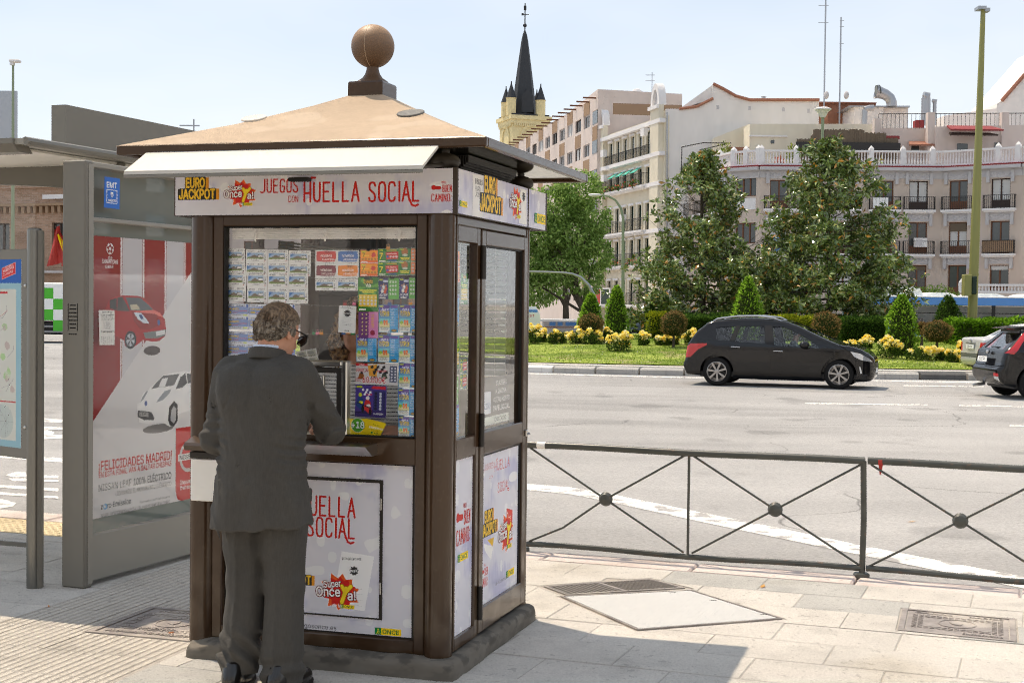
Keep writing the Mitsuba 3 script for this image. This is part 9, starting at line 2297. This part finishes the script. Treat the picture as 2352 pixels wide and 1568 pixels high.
for i, (x, y, Y, lab) in enumerate(((1898, 219, 112, 'left of two dishes by the brick gable'), (1944, 219, 112.2, 'right of two dishes by the brick gable'))):
 a = at(x, y, Y); solo('satellite_dish', lab, 'satellite dish', tr(rotz(sc(sph((0, 0, 0), 1, 8), .14, .27, .32), .5), a[0], Y, a[2]), 'stone_grey', smooth=True)
bh = thing('brick_hall', 'old brick hall with dentil cornice and tiled roof seen through the bus shelter', 'building')
W = Wall(bh, g(-160, 78), g(205, 74)); zc = lambda y: W.uz(80, y)[1]
tz = zc(432); wins = [(W.uz(a, 550)[0], zc(575), W.uz(b, 550)[0], zc(512)) for a, b in ((-14, 22), (119, 150), (-110, -75))]
W.wall('wall', [(0, -.3), (W.L, -.3), (W.L, tz), (0, tz)], wins, 'brickwork')
for w in wins: W.window(w[0] + .002, w[2] - .002, w[1] + .002, w[3] - .002, 'wood_dark', 'pane_dark', 2)
W.b('parapet', 0, W.L, tz, tz + .35, -.3, .25, 'brickwork'); W.b('cornice', 0, W.L, zc(474), zc(468), .001, .35, 'brick_panel'); part(bh, 'dentils', mv(cat([bx(u, u + .18, zc(490), zc(475), .001, .25) for u in np.arange(.1, W.L, .4)]), W.F), 'brick_panel', kind='stuff')
W.b('balcony_slab', W.uz(97, 600)[0], W.L, zc(627), zc(622), .001, .6, 'stone_grey')
part(bh, 'tiled_roof', mv(hull([(0, tz + .35, -.3), (W.uz(85, 430)[0], tz + .35, -.3), (0, tz + 1.6, -4), (W.uz(50, 430)[0], tz + 1.2, -4)]), W.F), 'tile_red'); W.b('white_band', W.uz(100, 450)[0], W.L, zc(458), zc(448), .001, .1, 'stone_white')
for i, (x0, y0, x1, y1, cols_, lab) in enumerate(((129, 528, 107, 612, ('red_tape',), 'red flag hanging from the brick hall\'s balcony'), (131, 545, 142, 612, ('red_tape', 'yellow_card', 'red_tape'), 'red and yellow striped flag beside the red one'))):
 kk = thing('flag', lab, 'flag'); p0, p1 = at(x0, y0, 72.5), at(x1, y1, 72.2); part(kk, 'staff', tube([at(128, 520, 72.4), at(136, 560, 73.5)], .03, 5), 'wood_dark')
 n = len(cols_); V = np.array([[p0[0] + (p1[0] - p0[0]) * t_ + u * .75 * (.3 + t_), 72.3 + .12 * math.sin(u * 9 + t_ * 4), p0[2] + (p1[2] - p0[2]) * t_ + .25 * u] for t_ in np.linspace(0, 1, 7) for u in np.linspace(0, 1, 7)])
 for j, cc in enumerate(cols_):
  a, b = 6 * j // n, 6 * (j + 1) // n; part(kk, 'cloth', tm(V, [[r * 7 + c, r * 7 + c + 1, r * 7 + c + 8, r * 7 + c + 7] for r in range(6) for c in range(a, b)]), cc)
gt = thing('grey_tower', 'pale grey tower block at the far left edge behind the lamp post', 'building')
a = at(40, 212, 90); part(gt, 'body', hull([(a[0] - 7 + q, y, z) for q, x, y in ((0, 0, 90), (7, 0, 90), (-3, 0, 98), (3.9, 0, 98)) for z in (-.3, a[2])]), 'stone_grey'); part(gt, 'corner_fin', bx(a[0] - 1.3, a[0] + .02, 89.8, 89.99, -.3, a[2] + .05), 'zinc')
bb = thing('plain_block', 'pale plain block behind the brick hall', 'building'); a, b = at(76, 412, 92), at(175, 412, 92); part(bb, 'body', bx(a[0], b[0], 92, 98, -.3, a[2]), 'wall_cream'); a, b = at(350, 297, 95), at(440, 297, 95); part(bb, 'rear_roof', hull([(a[0], 95, a[2]), (b[0] + 3, 95, a[2] - .6), (a[0] + .6, 97, a[2] + .0), (b[0], 97, a[2]), (a[0], 98, 0), (b[0], 98, 0), (a[0], 95, 0)]), 'zinc')
rb_ = thing('brick_apartments', 'brown brick apartment block reflected in the bus shelter glass', 'building')
W = Wall(rb_, (78, 84), (84, 22)); hs = [(u - .8, z, u + .8, z + 1.6) for u in np.arange(3, 60, 4.2) for z in np.arange(3.2, 22, 3.2)]
W.wall('wall', [(0, -.3), (W.L, -.3), (W.L, 24), (0, 24)], hs, 'brickwork')
part(rb_, 'windows', mv(cat([bx(a, c, b, d, -.3, -.2) for a, b, c, d in hs]), W.F), 'stone_white', kind='stuff')
for i, (p_, q_, lab) in enumerate((((62, -24), (3, -26), 'right of two unseen pale apartment blocks added behind the viewpoint for reflections and fill'), ((-3, -26), (-60, -22), 'left of two unseen pale apartment blocks added behind the viewpoint for reflections and fill'))):
 kk = thing('pale_apartments', lab, 'building'); W = Wall(kk, q_, p_); W = Wall(kk, p_, q_) if W.n[1] < 0 else W; hs = [(u - .8, z, u + .8, z + 1.5) for u in np.arange(2, W.L - 2, 3.6) for z in np.arange(3.4, 14, 3.1)]  # unseen blocks added for reflections, walls pale to bounce fill onto the kiosk
 W.wall('wall', [(0, -.3), (W.L, -.3), (W.L, 16), (0, 16)], hs, 'wall_white'); part(kk, 'windows', mv(cat([bx(a, c, b, d, -.3, -.2) for a, b, c, d in hs]), W.F), 'pane_dark', kind='stuff')
for i, (xa, xb, h_, mt, lab) in enumerate(((-22, -14.2, 9, 'wall_pink', 'low pink house hidden behind the kiosk'), (-14, -6.2, 10.3, 'brickwork', 'low brick house hidden behind the kiosk'), (-6, -.6, 9.4, 'wall_beige', 'low beige house hidden behind the kiosk'))):
 kk = thing('town_house', lab, 'building'); W = Wall(kk, (xa, 98), (xb, 98)); hs = [(u - .55, z, u + .55, z + 1.9) for u in np.arange(1.4, W.L - .8, 2.4) for z in (.9, 4.0, 6.8)]
 W.wall('wall', [(0, -.3), (W.L, -.3), (W.L, h_), (0, h_)], hs, mt, 6)
 for q in hs: W.window(q[0] + .002, q[2] - .002, q[1] + .002, q[3] - .002)
 W.b('cornice', -.05, W.L + .05, h_ - .4, h_ - .1, .002, .3, 'stone_white')
va2 = thing('van', 'white van off to the right, seen only as a reflection in the shelter glass', 'van')
part(va2, 'body', mv(nets(lambda X, Y, Z: smax(smax(np.abs(X) - 2.4, np.abs(Y) - .95, .2), smax(np.abs(Z - 1.2) - .95, .55 * X + .9 * (Z - 1.2) - 1.9, .3), .25), (-2.7, -1.2, .1), (2.7, 1.2, 2.4), .09), frame([9.6, 15.5, Z_ROAD], [.94, .34, 0], [-.34, .94, 0], [0, 0, 1])), 'bus_white', smooth=True)
for x in (-1.5, 1.5):
 part(va2, 'wheel', mv(lathe([(.2, -.2), (.33, -.2), (.34, -.1), (.33, 0), (.001, -.02)], 20), frame([9.6, 15.5, Z_ROAD], [.94, .34, 0], [-.34, .94, 0], [0, 0, 1]) @ frame([x, -.95, .34], [1, 0, 0], [0, 0, 1], [0, -1, 0])), 'rubber')
lp = thing('floodlight_pole', 'tall tapering olive green pole with floodlights and a traffic light box', 'lamp post')
b, t_ = at(2232, 760, 46), at(2258, 24, 46)
part(lp, 'pole', tube([b, b + (t_ - b) * .35, t_], [.155, .145, .075], 16), 'pole_olive', smooth=50); part(lp, 'collar', tube([b + (t_ - b) * .175, b + (t_ - b) * .18], .165, 14), 'pole_olive')
part(lp, 'floodlights', cat(bx(t_[0] - .22, t_[0] + .05, 45.8, 46.2, t_[2], t_[2] + .1), bx(t_[0] + .02, t_[0] + .2, 45.9, 46.2, t_[2] - .05, t_[2] + .06)), 'zinc'); a, b = at(2213, 630, 45.7), at(2229, 680, 45.7); part(lp, 'signal_box', cbx(a[0], b[0], 45.55, 45.9, b[2], a[2], .02), 'pole_olive'); part(lp, 'signal_hood', cbx(b[0] + .001, b[0] + .14, 45.5, 45.85, b[2] + .06, a[2] - .06, .02), 'shutter_green')
M('pole_green', lin(134, 146, 118), .5)
sl = thing('street_lamp', 'green street lamp with a curved arm and a pale head before the cream building', 'lamp post')
pt = [at(x, y, 62) for x, y in ((1430, 760), (1431, 600), (1431, 500), (1426, 478), (1414, 460), (1398, 451), (1380, 449))]
part(sl, 'pole', tube(pt, [.085, .075, .06, .055, .05, .045, .04], 10), 'pole_green', smooth=50); part(sl, 'head', nets(lambda X, Y, Z: ell(X, Y, Z, at(1366, 448, 62), (.30, .14, .075)), at(1366, 448, 62) - .5, at(1366, 448, 62) + .5, .03), 'stone_white', smooth=True)
sl = thing('street_lamp', 'slim lamp with a flat disc head rising behind the right magnolia', 'lamp post'); p = at(1890, 250, 56)
part(sl, 'pole', tube([[p[0], 56, -.1], [p[0], 56, p[2]]], .06, 8), 'pole_green'); part(sl, 'head', tr(lathe([(.10, -.35), (.22, -.12), (.33, -.05), (.33, .0), (.2, .05), (.001, .06)], 18), p[0], 56, p[2]), 'stone_white', smooth=40)
sl = thing('street_lamp', 'olive lamp post with a box head at the far left', 'lamp post'); p = at(30, 145, 70)
part(sl, 'pole', tube([[p[0], 70, -.1], [p[0], 70, p[2]]], [.12, .055], 8), 'pole_green'); part(sl, 'head', cat(cbx(p[0] - .15, p[0] + .35, 69.8, 70.2, p[2] + .02, p[2] + .16, .03), cbx(p[0] - .12, p[0] + .05, 69.85, 70.15, p[2] - .12, p[2] + .019, .02)), 'stone_white')
gy = thing('traffic_gantry', 'grey curved traffic signal arm reaching left towards the kiosk', 'traffic light')
pt = [at(x, y, 58) for x, y in ((1376, 760), (1374, 712), (1366, 682), (1352, 655), (1334, 637), (1314, 629), (1290, 626), (1180, 623))]
part(gy, 'arm', tube(pt, [.09, .085, .08, .07, .06, .05, .045, .04], 10), 'zinc', smooth=50)
for y in (640,):
 a, b = at(1196, 632, 58), at(1215, 664, 58); part(gy, 'signal', cbx(a[0], b[0], 57.8, 58.1, b[2], a[2], .03), 'trim_black')
pv = thing('kiosk_pavilion', 'low pavilion with blue panels and a canvas roof behind the roses at left', 'pavilion')
a, b = at(1240, 733, 78), at(1345, 735, 78); part(pv, 'roof', bx(a[0], b[0], 77.5, 81, a[2] - .12, a[2]), 'stone_white'); part(pv, 'body', bx(a[0] + .2, b[0] - .2, 78, 81, -.1, a[2] - .121), 'stone_grey')
for x0, x1 in ((1262, 1276), (1281, 1292), (1299, 1324), (1328, 1338)):
 flatbox(pv, 'blue_panel', x0, 739, x1, 748, 77.99, .04, 'bus_blue')
flatbox(pv, 'orange_band', 1242, 750, 1343, 753, 77.98, .05, 'terracotta')
